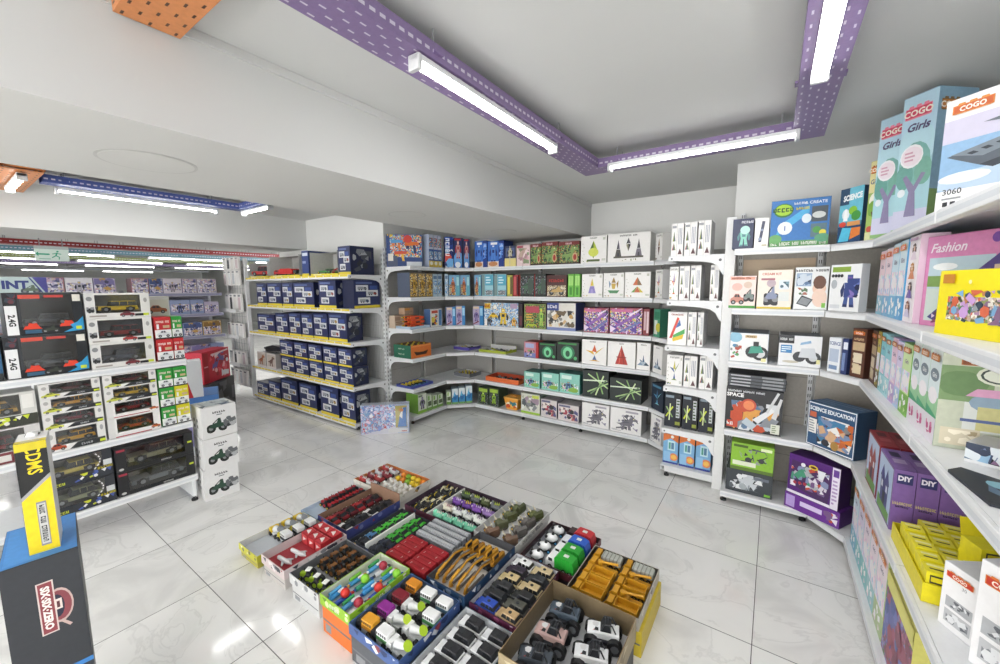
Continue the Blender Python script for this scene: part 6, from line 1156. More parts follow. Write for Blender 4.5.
def a_yel(d):
    d.rect(0, 0, 1, .22, '#f2e21a'); d.rect(.1, .24, .97, .6, 'm:plaza'); d.sub(.12, .22, .98, .7).splat(70, ['#7fb0d8', '#c98a5a', '#e9e2d6', '#8a6a8a', '#d8b0c0', '#5a8a5a', '#d86a4a', '#9aa0a6', '#c9a0d8', '#3a4a5a'], 9, .11); d.rect(.05, .8, .16, .94, '#c9862a').rect(.68, .82, .82, .94, '#d8a83a'); d.text('MY', .75, .88, .07, '#7a4a1e'); d.circ(.3, .82, .03, '#f6f0b0'); d.circ(.66, .1, .04, '#f7f08a')
at(a_yel, 'building_set_box', 'bright yellow carton of small building bricks at the shelf edge', (.44, 1.875), -math.radians(74), z2, .44, .20, .08, '#f2e21a', '#e3d21a', '#e9dc3a')
# third shelf
def a_brown(d): d.rect(.08, .55, .92, .72, '#c9b08a'); d.sub(.14, .1, .86, .52).bars(4, '#d8c3a0', 4); d.rect(.2, .3, .8, .5, '#e3d6bc').rect(.2, .08, .8, .26, '#d9c9a8'); d.text('BROWN', .5, .78, .05, '#d8b890', fit=.8)
at(a_brown, 'girls_building_set_box', 'dark brown carton turned at the corner of the third long shelf', (.388, 3.018), -math.radians(54), z3, .085, .28, .12, '#5e3a2c', '#4a2c22', '#4a2c22', None, logo=lambda d: d.sub(.1, .87, .9, .95).logo('#c9602a', '#d88a3a'))
for i, (y0, y1) in enumerate(((2.935, 2.80),)):
    spn(i, y0, y1, '#5e3a2c', '#4a2c22', .28, 'dark brown carton beside the slim olive one on the third long shelf', lg=('#c9602a', '#d88a3a'), art=a_brown, z=z3)
for i, (y0, y1, c, c2, h, nm) in enumerate(((2.795, 2.715, '#c9b83a', '#6a5a2a', .29, 'slim olive'), (2.71, 2.60, '#7ccbd6', '#a9dce6', .29, 'turquoise'), (2.60, 2.49, '#8ed0da', '#b9e3ea', .285, 'pale turquoise'), (2.49, 2.39, '#e9c9dc', '#c9b0e0', .29, 'pink'), (2.39, 2.30, '#dcd0ee', '#b9d0ee', .285, 'lilac'), (2.30, 2.17, '#cfe6a8', '#7fbc4a', .29, 'lime'))):
    spn(i, y0, y1, c, c2, h, f"{nm} girls' set carton on the third long shelf, {ORD[i]} after the dark brown ones", z=z3, lg=('#d88a3a', '#b0602a'))
def a_play(d):
    d.rect(0, 0, 1, 1, '#c3c9b4').rect(.0, .5, .4, .86, '#7d9a6a'); d.ell(.16, .68, .2, .13, '#6a8a5a'); d.ell(.44, .78, .18, .1, '#d8dcc8'); d.ell(.44, .78, .15, .08, '#3f4a44') ; d.ell(.44, .78, .13, .065, '#dfe3d4'); d.rect(.2, .2, .66, .5, '#d9ddd8'); d.ell(.43, .5, .2, .1, '#8fa6b8'); d.rect(.3, .22, .56, .46, '#c9c48a'); d.poly([(.2, .56), (.66, .56), (.58, .64), (.28, .64)], '#d8a0c0'); d.poly([(.72, .56), (.8, .74), (.88, .56), (.95, .52), (.66, .52)], '#c95a9a')
    d.rect(.04, .04, .34, .22, '#d6cdb4'); d.sub(.06, .06, .32, .2).splat(8, ['#b0a080', '#f0e8d4'], 2, .2); d.rect(.18, .3, .7, .33, '#5a6a9a'); d.sub(.14, .87, .44, .95).logo('#8a4a26', '#b06a3a'); d.rect(.36, .08, .9, .14, '#d6b0c4'); d.rect(.7, .2, .95, .4, '#8fb8b0')
def a_wg(d): d.rect(0, .28, 1, .5, '#4aa87a').poly([(0, .38), (1, .3), (1, .5), (0, .5)], '#9cd0a0').rect(0, .5, 1, .9, '#e0eef0'); d.ell(.5, .5, .42, .09, '#f6f2f6'); d.ell(.5, .72, .4, .07, '#6f7f8a'); d.text('Girls', .5, .72, .05, '#eef2f2', fit=.7); d.rect(0, 0, 1, .28, '#ece6ee'); d.sub(.2, .08, .8, .22).splat(6, ['#c94a8a', '#e080b0'], 3, .25)
for i, (y0, y1) in enumerate(((2.16, 2.06), (2.06, 1.95), (1.95, 1.84))):
    spn(i, y0, y1, '#e6f0ec', '#a9d0b0', .315, f"white and green girls' carton on the third long shelf, {ORD[i]} of three from the corner", z=z3, art=a_wg, lg=('#d88a3a', '#b0602a'), dep=.22 if i < 2 else .29, sr=(lambda d: a_play(d)) if i == 2 else None)
def a_spc(d): d.rect(0, 0, 1, 1, 'm:space'); d.rect(0, 0, 1, .16, '#dfe1e3'); d.sub(.1, .2, .9, .9).splat(26, ['#b9c0c8', '#6a7a9a', '#e3e6ea', '#8a6a8a', '#3a4a6a'], 5, .14, 'tb'); d.circ(.3, .82, .1, '#d8d83a'); d.circ(.75, .7, .14, '#4a78a8'); d.circ(.86, .12, .1, '#c9dc2a')
at(a_spc, 'space_set_box', 'black and silver space station carton near the viewer', (.50, 1.73), -math.radians(30), z3, .26, .06, .13, '#2a2f3a', '#cfd0d2', '#c9cacc')
mb = MB(); mb.slab([(.435, 1.60), (.455, 1.40), (.60, 1.36), (.60, 1.52), (.47, 1.64)], .0, .008, '#1f2530'); o = mb.build('flat_kit_box', None, (0, 0, z3 + .0008)); p = MB()
D = Draw(p, (.59, 1.40, .0085), (0, .16, 0), (-.12, 0, 0), (0, 0, 1)); D.poly([(.1, .2), (.95, .1), (.6, .6), (.1, .6)], '#b9d0dc').poly([(.2, .7), (.9, .8), (.5, .95)], '#55708a').circ(.85, .55, .3, '#7fb0c0'); p.build('top_print', o)
tag(o, 'flat black and pale blue space box lying on the third long shelf', 'toy box')
# fourth shelf: red and purple cartons, yellow packets, white cartons
def castle(c):
    def f(d): d.rect(.05, .04, .95, .96, '#b9cbe6'); d.poly([(.1, .04), (.9, .04), (.9, .2), (.1, .26)], '#6a9a4a'); d.rect(.25, .2, .75, .6, c); d.poly([(.2, .6), (.36, .84), (.5, .62), (.64, .84), (.8, .6)], c); d.rect(.42, .2, .58, .42, '#2f2a44'); d.rect(.3, .45, .4, .56, '#e3e6f0').rect(.6, .45, .7, .56, '#e3e6f0')
    return f
def a_diy(c):
    def f(d): d.rect(.14, .78, .86, .94, '#2a2d66'); d.text('DIY', .5, .87, .075, '#e6e3ee', bold=.05, fit=.62); d.text('XXXXXXXXX', .5, .46, .05, '#d8c88a', fit=.9); d.text('XXXXXX', .5, .41, .03, '#1f1a30', fit=.6); d.rect(.12, .05, .6, .09, c)
    return f
for i in range(5):
    at(a_diy('#7a5aa0'), 'castle_kit_box', f"purple castle carton, {ORD[i]} from the shelf edge on the fourth long shelf", (.452 + i * .068, 2.20), 0, z4, .066, .265, .26, '#7c5c9c', '#7a5a9a', '#8a6aac', 'purple castle cartons', sl=castle('#4a4a86') if i == 0 else None, tp=lambda d: (d.rect(.2, .3, .8, .5, '#b9a6cc'), d.rect(.25, .6, .75, .85, '#3a3454')))
    at(a_diy('#9a3a40'), 'castle_kit_box', f"dark red castle carton, {ORD[i]} from the shelf edge behind the purple ones", (.455 + i * .068, 2.49), 0, z4, .066, .265, .26, '#8f2f36', '#8a2c34', '#9a363e', 'dark red castle cartons', sl=castle('#a0484a') if i == 0 else None, tp=lambda d: (d.rect(.2, .3, .8, .5, '#b0585c'), d.rect(.25, .6, .75, .85, '#5a1f26')))
tr = open_tray('packet_tray', 'yellow card tray holding small yellow packets on the fourth long shelf', 'display tray', None, .45, .70, 1.74, 2.14, z4 + .0008, .065, '#eadb1e', '#d8c81e', None, None)
def a_pk(d): d.rect(.12, .1, .6, .5, '#f6f0a0').rect(.2, .16, .5, .44, '#8a8a6a').rect(.15, .62, .85, .9, '#3a3a24').rect(.2, .68, .8, .84, '#e8d81e')
for i in range(24):
    if i in (20,): continue
    x, y = .455 + .06 * (i % 4) + .0305, 1.745 + (i // 4) * .065 + .032
    carton('sweet_packet', f"yellow packet, {ORD[i % 4]} from the shelf edge, {rows_[i // 4]} row of the yellow card tray", 'packet', 'yellow packets', (x, y, z4 + .0045), 0, .056, .06, .10 + .004 * (i % 3), a_pk, '#ecdf1e', '#f0e63a', '#ecdf1e', 'packet%d' % (i % 3), tp=lambda d: d.rect(.2, .3, .8, .42, '#5a5a2a').rect(.15, .6, .85, .8, '#f7f2a8'))
o = carton('sweet_packet', 'opened yellow packet standing on the other yellow packets', 'packet', None, (.60, 1.83, z4 + .1135), .3, .075, .08, .09, a_pk, '#eadc1e', '#f0e63a', '#ecdf1e')
p = MB(); p.add([(-.0375, .04, .09), (.0375, .04, .09), (.03, .065, .14), (-.03, .065, .14)], [(0, 1, 2, 3)], '#e3d41e'); p.add([(-.0375, .041, .09), (.0375, .041, .09), (.03, .066, .14), (-.03, .066, .14)], [(3, 2, 1, 0)], '#e3d41e'); p.build('open_flap', o)
def a_cogo(d):
    d.rect(.14, .34, .86, .5, '#b9bcc0').rect(.14, .1, .86, .3, '#c3c5c8'); d.sub(.2, .12, .8, .28).splat(10, ['#6a6e74', '#e6e8ea', '#8a8e94'], 3, .2); d.sub(.2, .36, .8, .48).splat(8, ['#6a6e74', '#e6e8ea'], 4, .2); d.text('30', .6, .74, .05, '#8a8d90', bold=0)
wl = lambda d: d.sub(.12, .8, .84, .9).logo('#c9402e', '#e0803a')
at(a_cogo, 'building_set_box', 'small white carton with a red logo by the yellow packets', (.47, 1.66), -math.radians(60), z4, .1, .2, .1, '#f0f0f1', '#e3e4e6', None, 'white cartons on the fourth long shelf', logo=wl)
at(a_cogo, 'building_set_box', 'taller white carton with a red logo, middle of three', (.495, 1.52), -math.radians(55), z4, .12, .3, .12, '#f1f1f2', '#e3e4e6', None, 'white cartons on the fourth long shelf', logo=wl, tp=lambda d: d.sub(.2, .3, .8, .6).logo('#b07a4a', '#c9c0b0'))
at(a_cogo, 'building_set_box', 'white carton with a red logo nearest the viewer', (.50, 1.342), -math.radians(50), z4, .2, .27, .12, '#f2f2f3', '#e6e7e9', None, 'white cartons on the fourth long shelf', logo=wl)
# bottom shelf
for i, (y0, y1, c, c2, nm) in enumerate(((2.93, 2.77, '#d9e9f3', '#7fc0d8', 'ice blue'), (2.77, 2.61, '#e3dcee', '#86c9cf', 'pale lilac'), (2.61, 2.45, '#ecdfe9', '#8fd0d4', 'pale pink'), (2.45, 2.29, '#eee0ea', '#a3cfd6', 'blush'), (2.29, 2.12, '#f0e2ea', '#b9cc9a', 'cream and green'))):
    spn(i, y0, y1, c, c2, .36, f"{nm} girls' carton, {ORD[i]} from the corner on the bottom long shelf", z=z5, lg=('#d2783a', '#e8a85a'), x=.45)
def a_flw(d): d.rect(0, 0, 1, .8, 'm:flowers'); d.ell(.3, .5, .3, .26, '#6f73b0'); d.ell(.7, .34, .34, .3, '#a0586e'); d.sub(.02, .04, .98, .76).splat(36, ['#8a4f66', '#7a7fc0', '#b0647c', '#a85a6a', '#5a6aa8', '#5a8a4a'], 4, .09, 'e'); d.rect(0, .86, 1, 1, '#e3de7a')
at(a_flw, 'flower_set_box', 'yellow carton with purple and red flowers on the bottom long shelf', (.45, 2.11), -PI / 2, z5, .36, .34, .2, '#e3de7a', '#c9c46a', '#dcd87a')
# alcove corner: science education and purple chemistry cartons
def a_edu(d): d.rect(.015, .02, .985, .98, '#f0f2f4').rect(.03, .04, .97, .96, '#34587e').poly([(.26, .1), (.9, .1), (.96, .4), (.86, .72), (.3, .72), (.22, .5)], '#f0efec'); d.sub(.24, .1, .95, .7).splat(46, ['#3f5f9a', '#7f94b8', '#6a4a3a', '#c96a3a', '#3a3a40', '#d8b08a', '#4a86b0', '#8a8a8c'], 8, .12); d.text('SCIENCE EDUCATION', .5, .86, .085, '#e9f0f6', fit=.9, bold=.04); d.rect(.06, .66, .2, .78, '#c96a4a').rect(.05, .3, .22, .62, '#eceae6'); d.sub(.06, .32, .21, .6).bars(5, '#9aa0a6', 3); d.ell(.62, .16, .08, .1, '#b08a4a'); d.poly([(.72, .3), (.95, .42), (.95, .28)], '#e0803a')
at(a_edu, 'science_kit_box', 'navy framed science education carton in the alcove corner', (.225, 3.16), -math.radians(42), z4, .285, .285, .15, '#34587e', '#2a4866', '#40648a', tp=lambda d: d.sub(.05, .1, .95, .9).bars(3, '#6a86a6', 2))
def a_chem(d): d.rect(0, .02, .86, .98, '#56207a').poly([(.03, .22), (.8, .02), (.84, .3), (.82, .8), (.06, .85)], '#4a2a5e'); d.sub(.06, .2, .8, .78).splat(50, ['#d8d0dc', '#b0b6bc', '#c9503a', '#4a9a7a', '#8a94b8', '#e6e2ea', '#7a5a8a'], 6, .1); d.ell(.5, .82, .09, .06, '#e3c83a'); d.ell(.5, .82, .06, .03, '#5a2a1e'); d.circ(.3, .8, .05, '#eceaf0'); d.poly([(.62, .6), (.7, .6), (.74, .8), (.58, .8)], '#e6e8ee'); d.rect(.86, 0, 1, 1, '#e9e2f0'); d.rect(.88, .78, .98, .95, '#6a3f9a'); d.sub(.88, .1, .98, .72).bars(7, '#b9a0cc', 5); d.rect(0, .0, .86, .07, '#e9e2f0'); [d.circ(.16 + .1 * i, .3 + .02 * i, .04, '#b0384a') for i in range(3)]
at(lambda d: (d.rect(.03, .12, .2, .85, '#b9a0dc'), d.rect(.3, .4, .7, .7, '#d9c9ec'), d.sub(.72, .1, .97, .8).splat(14, ['#c9503a', '#e6e2ea', '#7a5a8a'], 2, .2)), 'chemistry_kit_box', 'flat purple carton under the purple chemistry one in the alcove corner', (.14, 3.175), -math.radians(30), z5, .31, .105, .16, '#6a2f92', '#4f2270', '#5a2a7e')
at(a_chem, 'chemistry_kit_box', 'large purple chemistry carton with red and green models', (.15, 3.178), -math.radians(30), z5 + .1065, .285, .265, .14, '#56207a', '#3f1a5a', '#4a2168')

# ================================================================ GONDOLA OF BOXED CARS (facing +x)
def wbox(label, y0, y1, z, h, dep, frame, win, carc, art, inside='#77797d', group=None, tint='m:pane', name='toy_car_box', style=0, x=-3.44, side=None, two=None):
    """carton with a clear window over a toy car; win = (u0, v0, u1, v1) of the front"""
    w = y1 - y0 - .004; u0, v0, u1, v1 = win; t = .004; xa, xb = -w / 2 + u0 * w, -w / 2 + u1 * w; za, zb = v0 * h, v1 * h; yf = -dep / 2; s_ = side or frame
    mb = MB(); mb.box(-w / 2, dep / 2 - t, t, w / 2, dep / 2, h - t, inside); mb.box(-w / 2, yf, 0, w / 2, dep / 2, t, s_); mb.box(-w / 2, yf, h - t, w / 2, dep / 2, h, s_)
    mb.box(-w / 2, yf + t, t, -w / 2 + t, dep / 2 - t, h - t, s_); mb.box(w / 2 - t, yf + t, t, w / 2, dep / 2 - t, h - t, s_)
    mb.box(-w / 2, yf, t, xa, yf + t, h - t, frame); mb.box(xb, yf, t, w / 2, yf + t, h - t, frame); mb.box(xa, yf, t, xb, yf + t, za, frame); mb.box(xa, yf, zb, xb, yf + t, h - t, frame)
    o = mb.build(name, None, (x - dep / 2, (y0 + y1) / 2, z + .0008), PI / 2); tag(o, label, 'toy box', group)
    p = MB(); D = front(p, w, dep, h); D.k[0] = 2; art(D); p.build('front_print', o)
    p = MB(); p.add([(xa, yf + .002, za), (xb, yf + .002, za), (xb, yf + .002, zb), (xa, yf + .002, zb)], [(0, 1, 2, 3)], tint); p.build('window', o)
    cl = (xb - xa) * .9; ch = min((zb - za) * .8, cl * .34)
    if carc:
        c = v_suv(o, 'toy_car', carc, None, cl, min(dep * .6, cl * .42), ch, 0 if style == 1 else 1, ch * .27); c.location = ((xa + xb) / 2, yf + .012 + min(dep * .6, cl * .42) / 2, za + .004); c.rotation_euler = (0, 0, 0)
    return o
def art_rc(d):
    d.rect(0, 0, .17, 1, '#24262c').rect(.01, .02, .15, .7, '#e9eaec'); d.text('2.4G', .085, .36, .1, '#26282c', vert=True, bold=.04); d.sub(.02, .74, .16, .97).splat(6, ['#6a3a44', '#c9d0d6', '#3a4450'], 2, .3)
    d.rect(.17, 0, 1, .2, '#1b1e24'); d.splat(0, [], 1); [d.poly([(u, v), (u + .03, v + .08), (u + .06, v + .07), (u + .08, v + .15), (u + .12, v + .13), (u + .17, v + .14), (u + .2, v + .06), (u + .24, v)], '#e0452e') for u, v in ((.2, .14), (.66, .17))]; d.rect(.22, .04, .44, .12, '#35607e'); d.sub(.42, .02, .66, .22).buggy('#3a4038', '#26282a'); d.rect(.86, .18, 1, 1, '#20242a').rect(.87, .78, .98, .95, '#e3e0d6').poly([(.7, .02), (.99, .06), (.99, .4), (.9, .26), (.8, .2), (.84, .12)], '#2f9ad0'); d.rect(.88, .08, .96, .16, '#c9dc3a')
def rc_extra(o, w, h):
    p = MB(); D = front(p, w, .2, h); D.k[0] = 12; D.rect(.25, .86, .46, .95, '#d8584a').rect(.5, .88, .7, .94, '#c9504a'); D.sub(.3, .3, .8, .72).splat(0, [], 1); p.build('logo', o)
RG = 'remote control buggy boxes'
for i, (a, b, hh) in enumerate(((.0, .238, 'lower'), (.2395, .238, 'upper'))):
    o = wbox(f"{hh} grey remote control buggy box reading 2.4G on the gondola's top shelf", .232 + .02 * i, .557, GL[0] + a, b, .2, '#3a3d42', (.2, .2, .86, .95), '#4a4e54', art_rc, '#55595e', RG, 'm:panedark', 'buggy_box', 1)
    rc_extra(o, .38, b)
o = wbox("grey buggy box with no lettering in view, beside the lower 2.4G box", -.06, .225, GL[0], .238, .2, '#2f5f86', (.1, .2, .9, .9), '#4a4e54', lambda d: d.rect(0, 0, 1, .18, '#1b1e24'), '#33363b', RG, 'm:panedark', 'buggy_box', 1)
def art_suv(c):
    def f(d): d.rect(0, 0, .14, 1, '#dcdcda').rect(.86, 0, 1, 1, '#dddcd9').rect(0, 0, 1, .2, '#e3e2df').ell(.07, .78, .045, .09, '#8d8f92'); d.sub(.02, .22, .13, .46).splat(5, ['#2a2c30', '#8a8c90'], 3, .3); d.ell(.93, .7, .03, .1, '#a9a9a6'); d.sub(.5, .01, .74, .3).car(c); d.rect(.74, .04, .88, .14, '#26282c').rect(.88, .05, .97, .15, '#cfe03a').rect(.05, .06, .3, .12, '#a8a29c')
    return f
SG = 'white jeep boxes'
for i, (c, c2, nm) in enumerate((('#3a4250', '#7a2f36', 'dark blue jeep'), ('#8f2f30', '#a83a3a', 'red jeep'), ('#e0bc2a', '#7a2f36', 'yellow jeep'))):
    wbox(f"white window box holding a {nm} on the gondola's top shelf", .563, .873, GL[0] + i * .157, .155, .16, '#e6e5e2', (.15, .2, .85, .93), c, art_suv(c2), '#8a8e94', SG, 'm:panedark', 'jeep_box', 1)
def art_cube(c):
    def f(d): d.rect(0, .42, 1, 1, c).rect(0, 0, 1, .06, '#2a2c2e'); d.text('ACTION CAR', .5, .78, .1, '#f0d8d0', fit=.8); d.sub(.1, .06, .95, .44).car('#d6dadd', '#4a5058'); d.rect(.12, .46, .26, .68, '#e9ecec').rect(.5, .5, .9, .62, '#c9b08a')
    return f
def cube(label, y0, y1, z, h, c): 
    put_ = carton('mini_car_box', label, 'toy box', 'small red, green and yellow car boxes', (-3.44 - .07, (y0 + y1) / 2, z + .0008), PI / 2, y1 - y0 - .003, .14, h, art_cube(c), c, c, '#e9ebea', 'cube' + c)
RED, GRN, YEL = '#c02a2e', '#2f9a3a', '#d8cf2a'
for i, (z, a, b) in enumerate(((GL[0], RED, RED), (GL[0] + .152, RED, GRN))):
    rw = ['lower', 'upper'][i]
    cube(f"{'red' if a == RED else 'green'} car box next to the jeep boxes, {rw} of the two on the top shelf", .882, .975, z, .15, a)
    cube(f"{'red' if b == RED else 'green'} car box at the gondola's end, {rw} of the two on the top shelf", .976, 1.037, z, .15, b)
o = carton('toy_car_box', 'pale carton with a brown vehicle behind the red and green car boxes', 'toy box', None, (-3.66, .95, GL[0] + .001), PI / 2, .15, .1, .44, lambda d: (d.rect(.05, .35, .95, .95, '#d8d6c8'), d.sub(.1, .72, .9, .88).car('#a8603a'), d.rect(.1, .5, .9, .68, '#8f9aa0')), '#d2d0c6', '#dad8ce', '#e0deda')
o = carton('toy_car_box', 'narrow mauve carton behind the jeep boxes', 'toy box', None, (-3.66, .83, GL[0] + .001), PI / 2, .08, .1, .42, lambda d: d.rect(.1, .1, .9, .9, '#9a8a92').rect(.2, .6, .8, .85, '#d8cfd2'), '#a89aa0')
# middle shelf
def art_sport(c, lim=1):
    def f(d):
        d.rect(0, 0, .15, 1, '#dedddb').rect(.85, 0, 1, 1, '#dedddb').rect(0, 0, 1, .24, '#e3e2e0').ell(.08, .7, .04, .12, '#b0b0ae'); d.poly([(.36, 0), (.98, 0), (.98, .26), (.5, .26)], '#2d3034')
        d.sub(.02, .02, .32, .4).car('#c3c84a' if lim else '#b04a2e'); d.rect(.88, .04, .98, .16, '#d0e03a'); d.ell(.93, .72, .03, .13, '#a3a5a8'); d.text('SPORT', .66, .12, .09, '#c9ccd0', shear=.3)
    return f
PG = 'white sports car boxes'
z = GL[1]
for i, (h, c, nm) in enumerate(((.132, '#d8a02a', 'yellow pick-up'), (.097, '#7a2a3a', 'wine coupe'), (.092, '#d89a34', 'amber coupe'), (.085, '#5a2a34', 'maroon coupe'))):
    wbox(f"white window box with {'an' if nm[0] == 'a' else 'a'} {nm} on the gondola's middle shelf, stack nearer the viewer", .335, .592, z, h, .15, '#e2e1df', (.16, .26, .86, .93), c, art_sport(c, i > 0), '#85868a', PG, 'm:panedark', 'sports_car_box', 1 if i == 0 else 0); z += h + .0015
z = GL[1]
for i, (h, c, nm) in enumerate(((.13, '#b5502a', 'burnt orange coupe'), (.10, '#8f2b30', 'dark red coupe'), (.092, '#e0b42a', 'bright yellow coupe'), (.085, '#6a2830', 'brown red coupe'))):
    wbox(f"white window box with a {nm} next to the green car boxes", .60, .866, z, h, .15, '#e4e3e1', (.16, .24, .86, .93), c, art_sport(c, i > 1) if i > 1 else (lambda d: d.rect(0, 0, 1, .05, '#b0384a').rect(0, 0, .12, 1, '#d9d8d6').poly([(.8, 0), (1, 0), (1, .9), (.93, .5)], '#e9e6e2').sub(.8, .08, .99, .34).car('#c9682e')), '#85868a', PG, 'm:panedark', 'sports_car_box', 0); z += h + .0015
for i, (a, b) in enumerate(((GRN, YEL), (GRN, YEL), (GRN, GRN))):
    rw = ['bottom', 'middle', 'top'][i]
    cube(f"{'green' if a == GRN else 'yellow'} car box next to the sports cars, {rw} of the three on the middle shelf", .872, .955, GL[1] + i * .136, .134, a)
    cube(f"{'green' if b == GRN else 'yellow'} car box at the gondola's end, {rw} of the three on the middle shelf", .956, 1.037, GL[1] + i * .136, .134, b)
wbox("large pale window box with a yellow car, at the viewer's end of the gondola", .03, .325, GL[1] + .2, .185, .16, '#cfcfcb', (.06, .34, .8, .95), '#d6a23a', lambda d: (d.rect(0, 0, 1, .32, '#3a3c34'), d.sub(.1, .04, .9, .3).splat(14, ['#c9d83a', '#e3e3d8', '#55584a'], 4, .2), d.rect(.82, .5, .97, .92, '#e3e2de')), '#7a7468', PG, 'm:panedark', 'sports_car_box')
wbox("large pale window box under the yellow car one, at the viewer's end of the gondola", .03, .325, GL[1], .195, .16, '#c9c7c6', (.06, .34, .8, .95), '#8a2f36', lambda d: d.rect(0, 0, 1, .32, '#7a3a40').rect(.1, .06, .6, .24, '#d8d6d2'), '#7a7468', PG, 'm:panedark', 'sports_car_box')
# bottom shelf: black cases
def art_lux(d): d.rect(.02, .86, .12, .95, '#a8384a'); d.text('GALLANT', .62, .07, .06, '#d9d9d6', shear=.35, bold=0); d.ell(.06, .12, .03, .05, '#c9c9c6').rect(.92, .5, .98, .58, '#c9dc3a')
CG = 'black display cases'
for i in range(2):
    wbox(f"{['lower', 'upper'][i]} long black window case with a large pale car on the gondola's bottom shelf", .613, 1.035, GL[2] + i * .163, .16, .18, '#232427', (.13, .16, .88, .93), ['#6a6e74', '#8f8a70'][i], art_lux, '#74767a', CG, 'm:panedark', 'car_case')
def art_x(d): d.rect(0, 0, 1, .3, '#2c3038'); d.sub(.3, .04, .98, .3).splat(12, ['#4a5fa8', '#cfd83a', '#e3e3e6', '#2a2c33'], 4, .2); d.text('SMART', .18, .1, .1, '#d0dc3a', shear=.2, bold=.04); d.rect(.86, .4, .99, .6, '#cfd3d4'); [d.line(.72 + .1 * math.sin(t), .34 + .6 * t / 3, .72 + .1 * math.sin(t + .3), .34 + .6 * (t + .3) / 3, .035, '#e6e6e4') for t in (0, .5, 1, 1.5, 2, 2.5)]; d.text('Racing', .9, .34, .09, '#d8c83a', shear=.3)
for i in range(2):
    wbox(f"{['lower', 'upper'][i]} grey see-through racing car box with lime print on the gondola's bottom shelf", .30, .605, GL[2] + i * .177, .174, .2, '#33363c', (.03, .3, .85, .95), ['#8a8c6a', '#c9b45a'][i], art_x, '#6a675c', CG, 'm:panedark', 'racing_car_box')

# ---- white cartons at the gondola's end, red box and others in the aisle
def a_jmp(d): d.text('JUMPER', .5, .8, .07, '#33363a', bold=.05, fit=.5).rect(.42, .7, .58, .73, '#7a7d80'); s = d.sub(.12, .16, .7, .62); s.buggy('#2a4a3a', '#1c2220'); d.sub(.6, .26, .98, .6).splat(14, ['#33363a', '#6a6d70', '#b9bbbd'], 3, .16)
for i in range(3):
    o = carton('buggy_carton', f"white carton with a dark green buggy, {['bottom', 'middle', 'topmost'][i]} of the stack of three on the floor", 'carton', 'white buggy cartons', (-3.452 + .01 * (i % 2), 1.172 + .006 * i, .0008 + i * .2345), math.radians(84 + 2 * i), .222, .21, .233, a_jmp, '#dcdcdb', '#e6e6e5', '#e3e3e3', None, sl=lambda d: [d.rect(.2 + .3 * (k % 2), .3 + .2 * (k // 2), .3 + .3 * (k % 2), .4 + .2 * (k // 2), '#2a2c2e') for k in range(4)], tp=(lambda d: d.rect(.12, .15, .88, .85, '#aab4ba').splat(16, ['#c9d2d6', '#5a6a74', '#3a4a6a', '#e3e8ea'], 5, .14)) if i == 2 else None)
def a_blob(c): return lambda d: d.sub(.04, .06, .96, .94).splat(20, c, 3, .14)
carton('toy_carton', 'black textured carton on the floor behind the white stack', 'carton', None, (-5.86, 1.98, .0008), math.radians(132), .62, .3, .40, a_blob(['#3a3a40', '#1a1a1e', '#55555c']), '#222226', '#2a2a2e', '#26262a')
carton('toy_carton', 'blue topped carton between the gondola and the black one', 'carton', None, (-4.85, 1.50, .0008), math.radians(70), .42, .4, .5, lambda d: d.rect(0, .74, 1, 1, '#4f7fc0').rect(0, 0, 1, .7, '#8a86b0').sub(0, 0, 1, .7).splat(20, ['#c9c9dc', '#4a4a6a'], 2, .14), '#5f84b8', '#5f94d0', '#6a8ac0')
def a_redbox(d): d.rect(.03, .05, .2, .95, '#b01a2a').rect(.05, .5, .18, .54, '#e8a0a8'); d.sub(.24, .08, .96, .9).splat(30, ['#e8586a', '#f0b0b8', '#a8142a', '#e6e0e6', '#6a5aa0'], 5, .1); d.line(.3, .86, .95, .93, .05, '#f0d0d6')
o = carton('toy_carton', 'large bright red carton propped on the black one', 'carton', None, (-5.86, 2.0, .4025), math.radians(128), .52, .2, .39, a_redbox, '#c8203a', '#d8304a', '#cc2238')
carton('toy_carton', 'red and white carton leaning behind the green and yellow car boxes', 'carton', None, (-4.7, 1.43, .5022), math.radians(75), .2, .16, .36, lambda d: d.poly([(0, 0), (.6, 0), (.2, 1), (0, 1)], '#c02a3a'), '#c9ccd0', '#dcdcde', '#d4d6da')

# ---- two foreground cartons by the viewer
def six(d):
    d.sub(.2, .4, .8, .6)
    d.ell(.66, .56, .19, .15, '#c9b0aa', 20); d.ell(.66, .56, .165, .13, '#8a444c', 20); d.ell(.63, .56, .1, .1, '#23263c'); d.rect(.4, .35, .62, .8, '#d9cbc6').rect(.42, .36, .6, .79, '#8f3f46'); d.rect(.6, .53, .7, .62, '#e6d6d0').rect(.63, .545, .67, .6, '#5a2a33'); d.line(.66, .43, .78, .36, .02, '#c9b0aa'); d.text('SIX·SIX·ZERO', .51, .575, .045, '#f4ece8', vert=True, bold=.05, fit=.4)
o = carton('car_carton', 'large dark carton with a blue top and a maroon badge, nearest the viewer', 'carton', None, (-1.922, .150, .3808), math.radians(82), .16, .29, .379, six, '#2b2f36', '#4f8fd0', '#33363c', None, tp=lambda d: d.rect(.01, .01, .99, .99, '#3f86cc').rect(.05, .05, .5, .95, '#4a92d6'))
o = carton('car_carton', 'dark carton with a blue edge under the one with the badge', 'carton', None, (-1.922, .150, .0008), math.radians(82.5), .16, .29, .379, lambda d: d.rect(0, .96, 1, 1, '#3f86cc').rect(.38, .3, .6, .7, '#5a3a40'), '#2b2f36', '#4f8fd0', '#33363c')
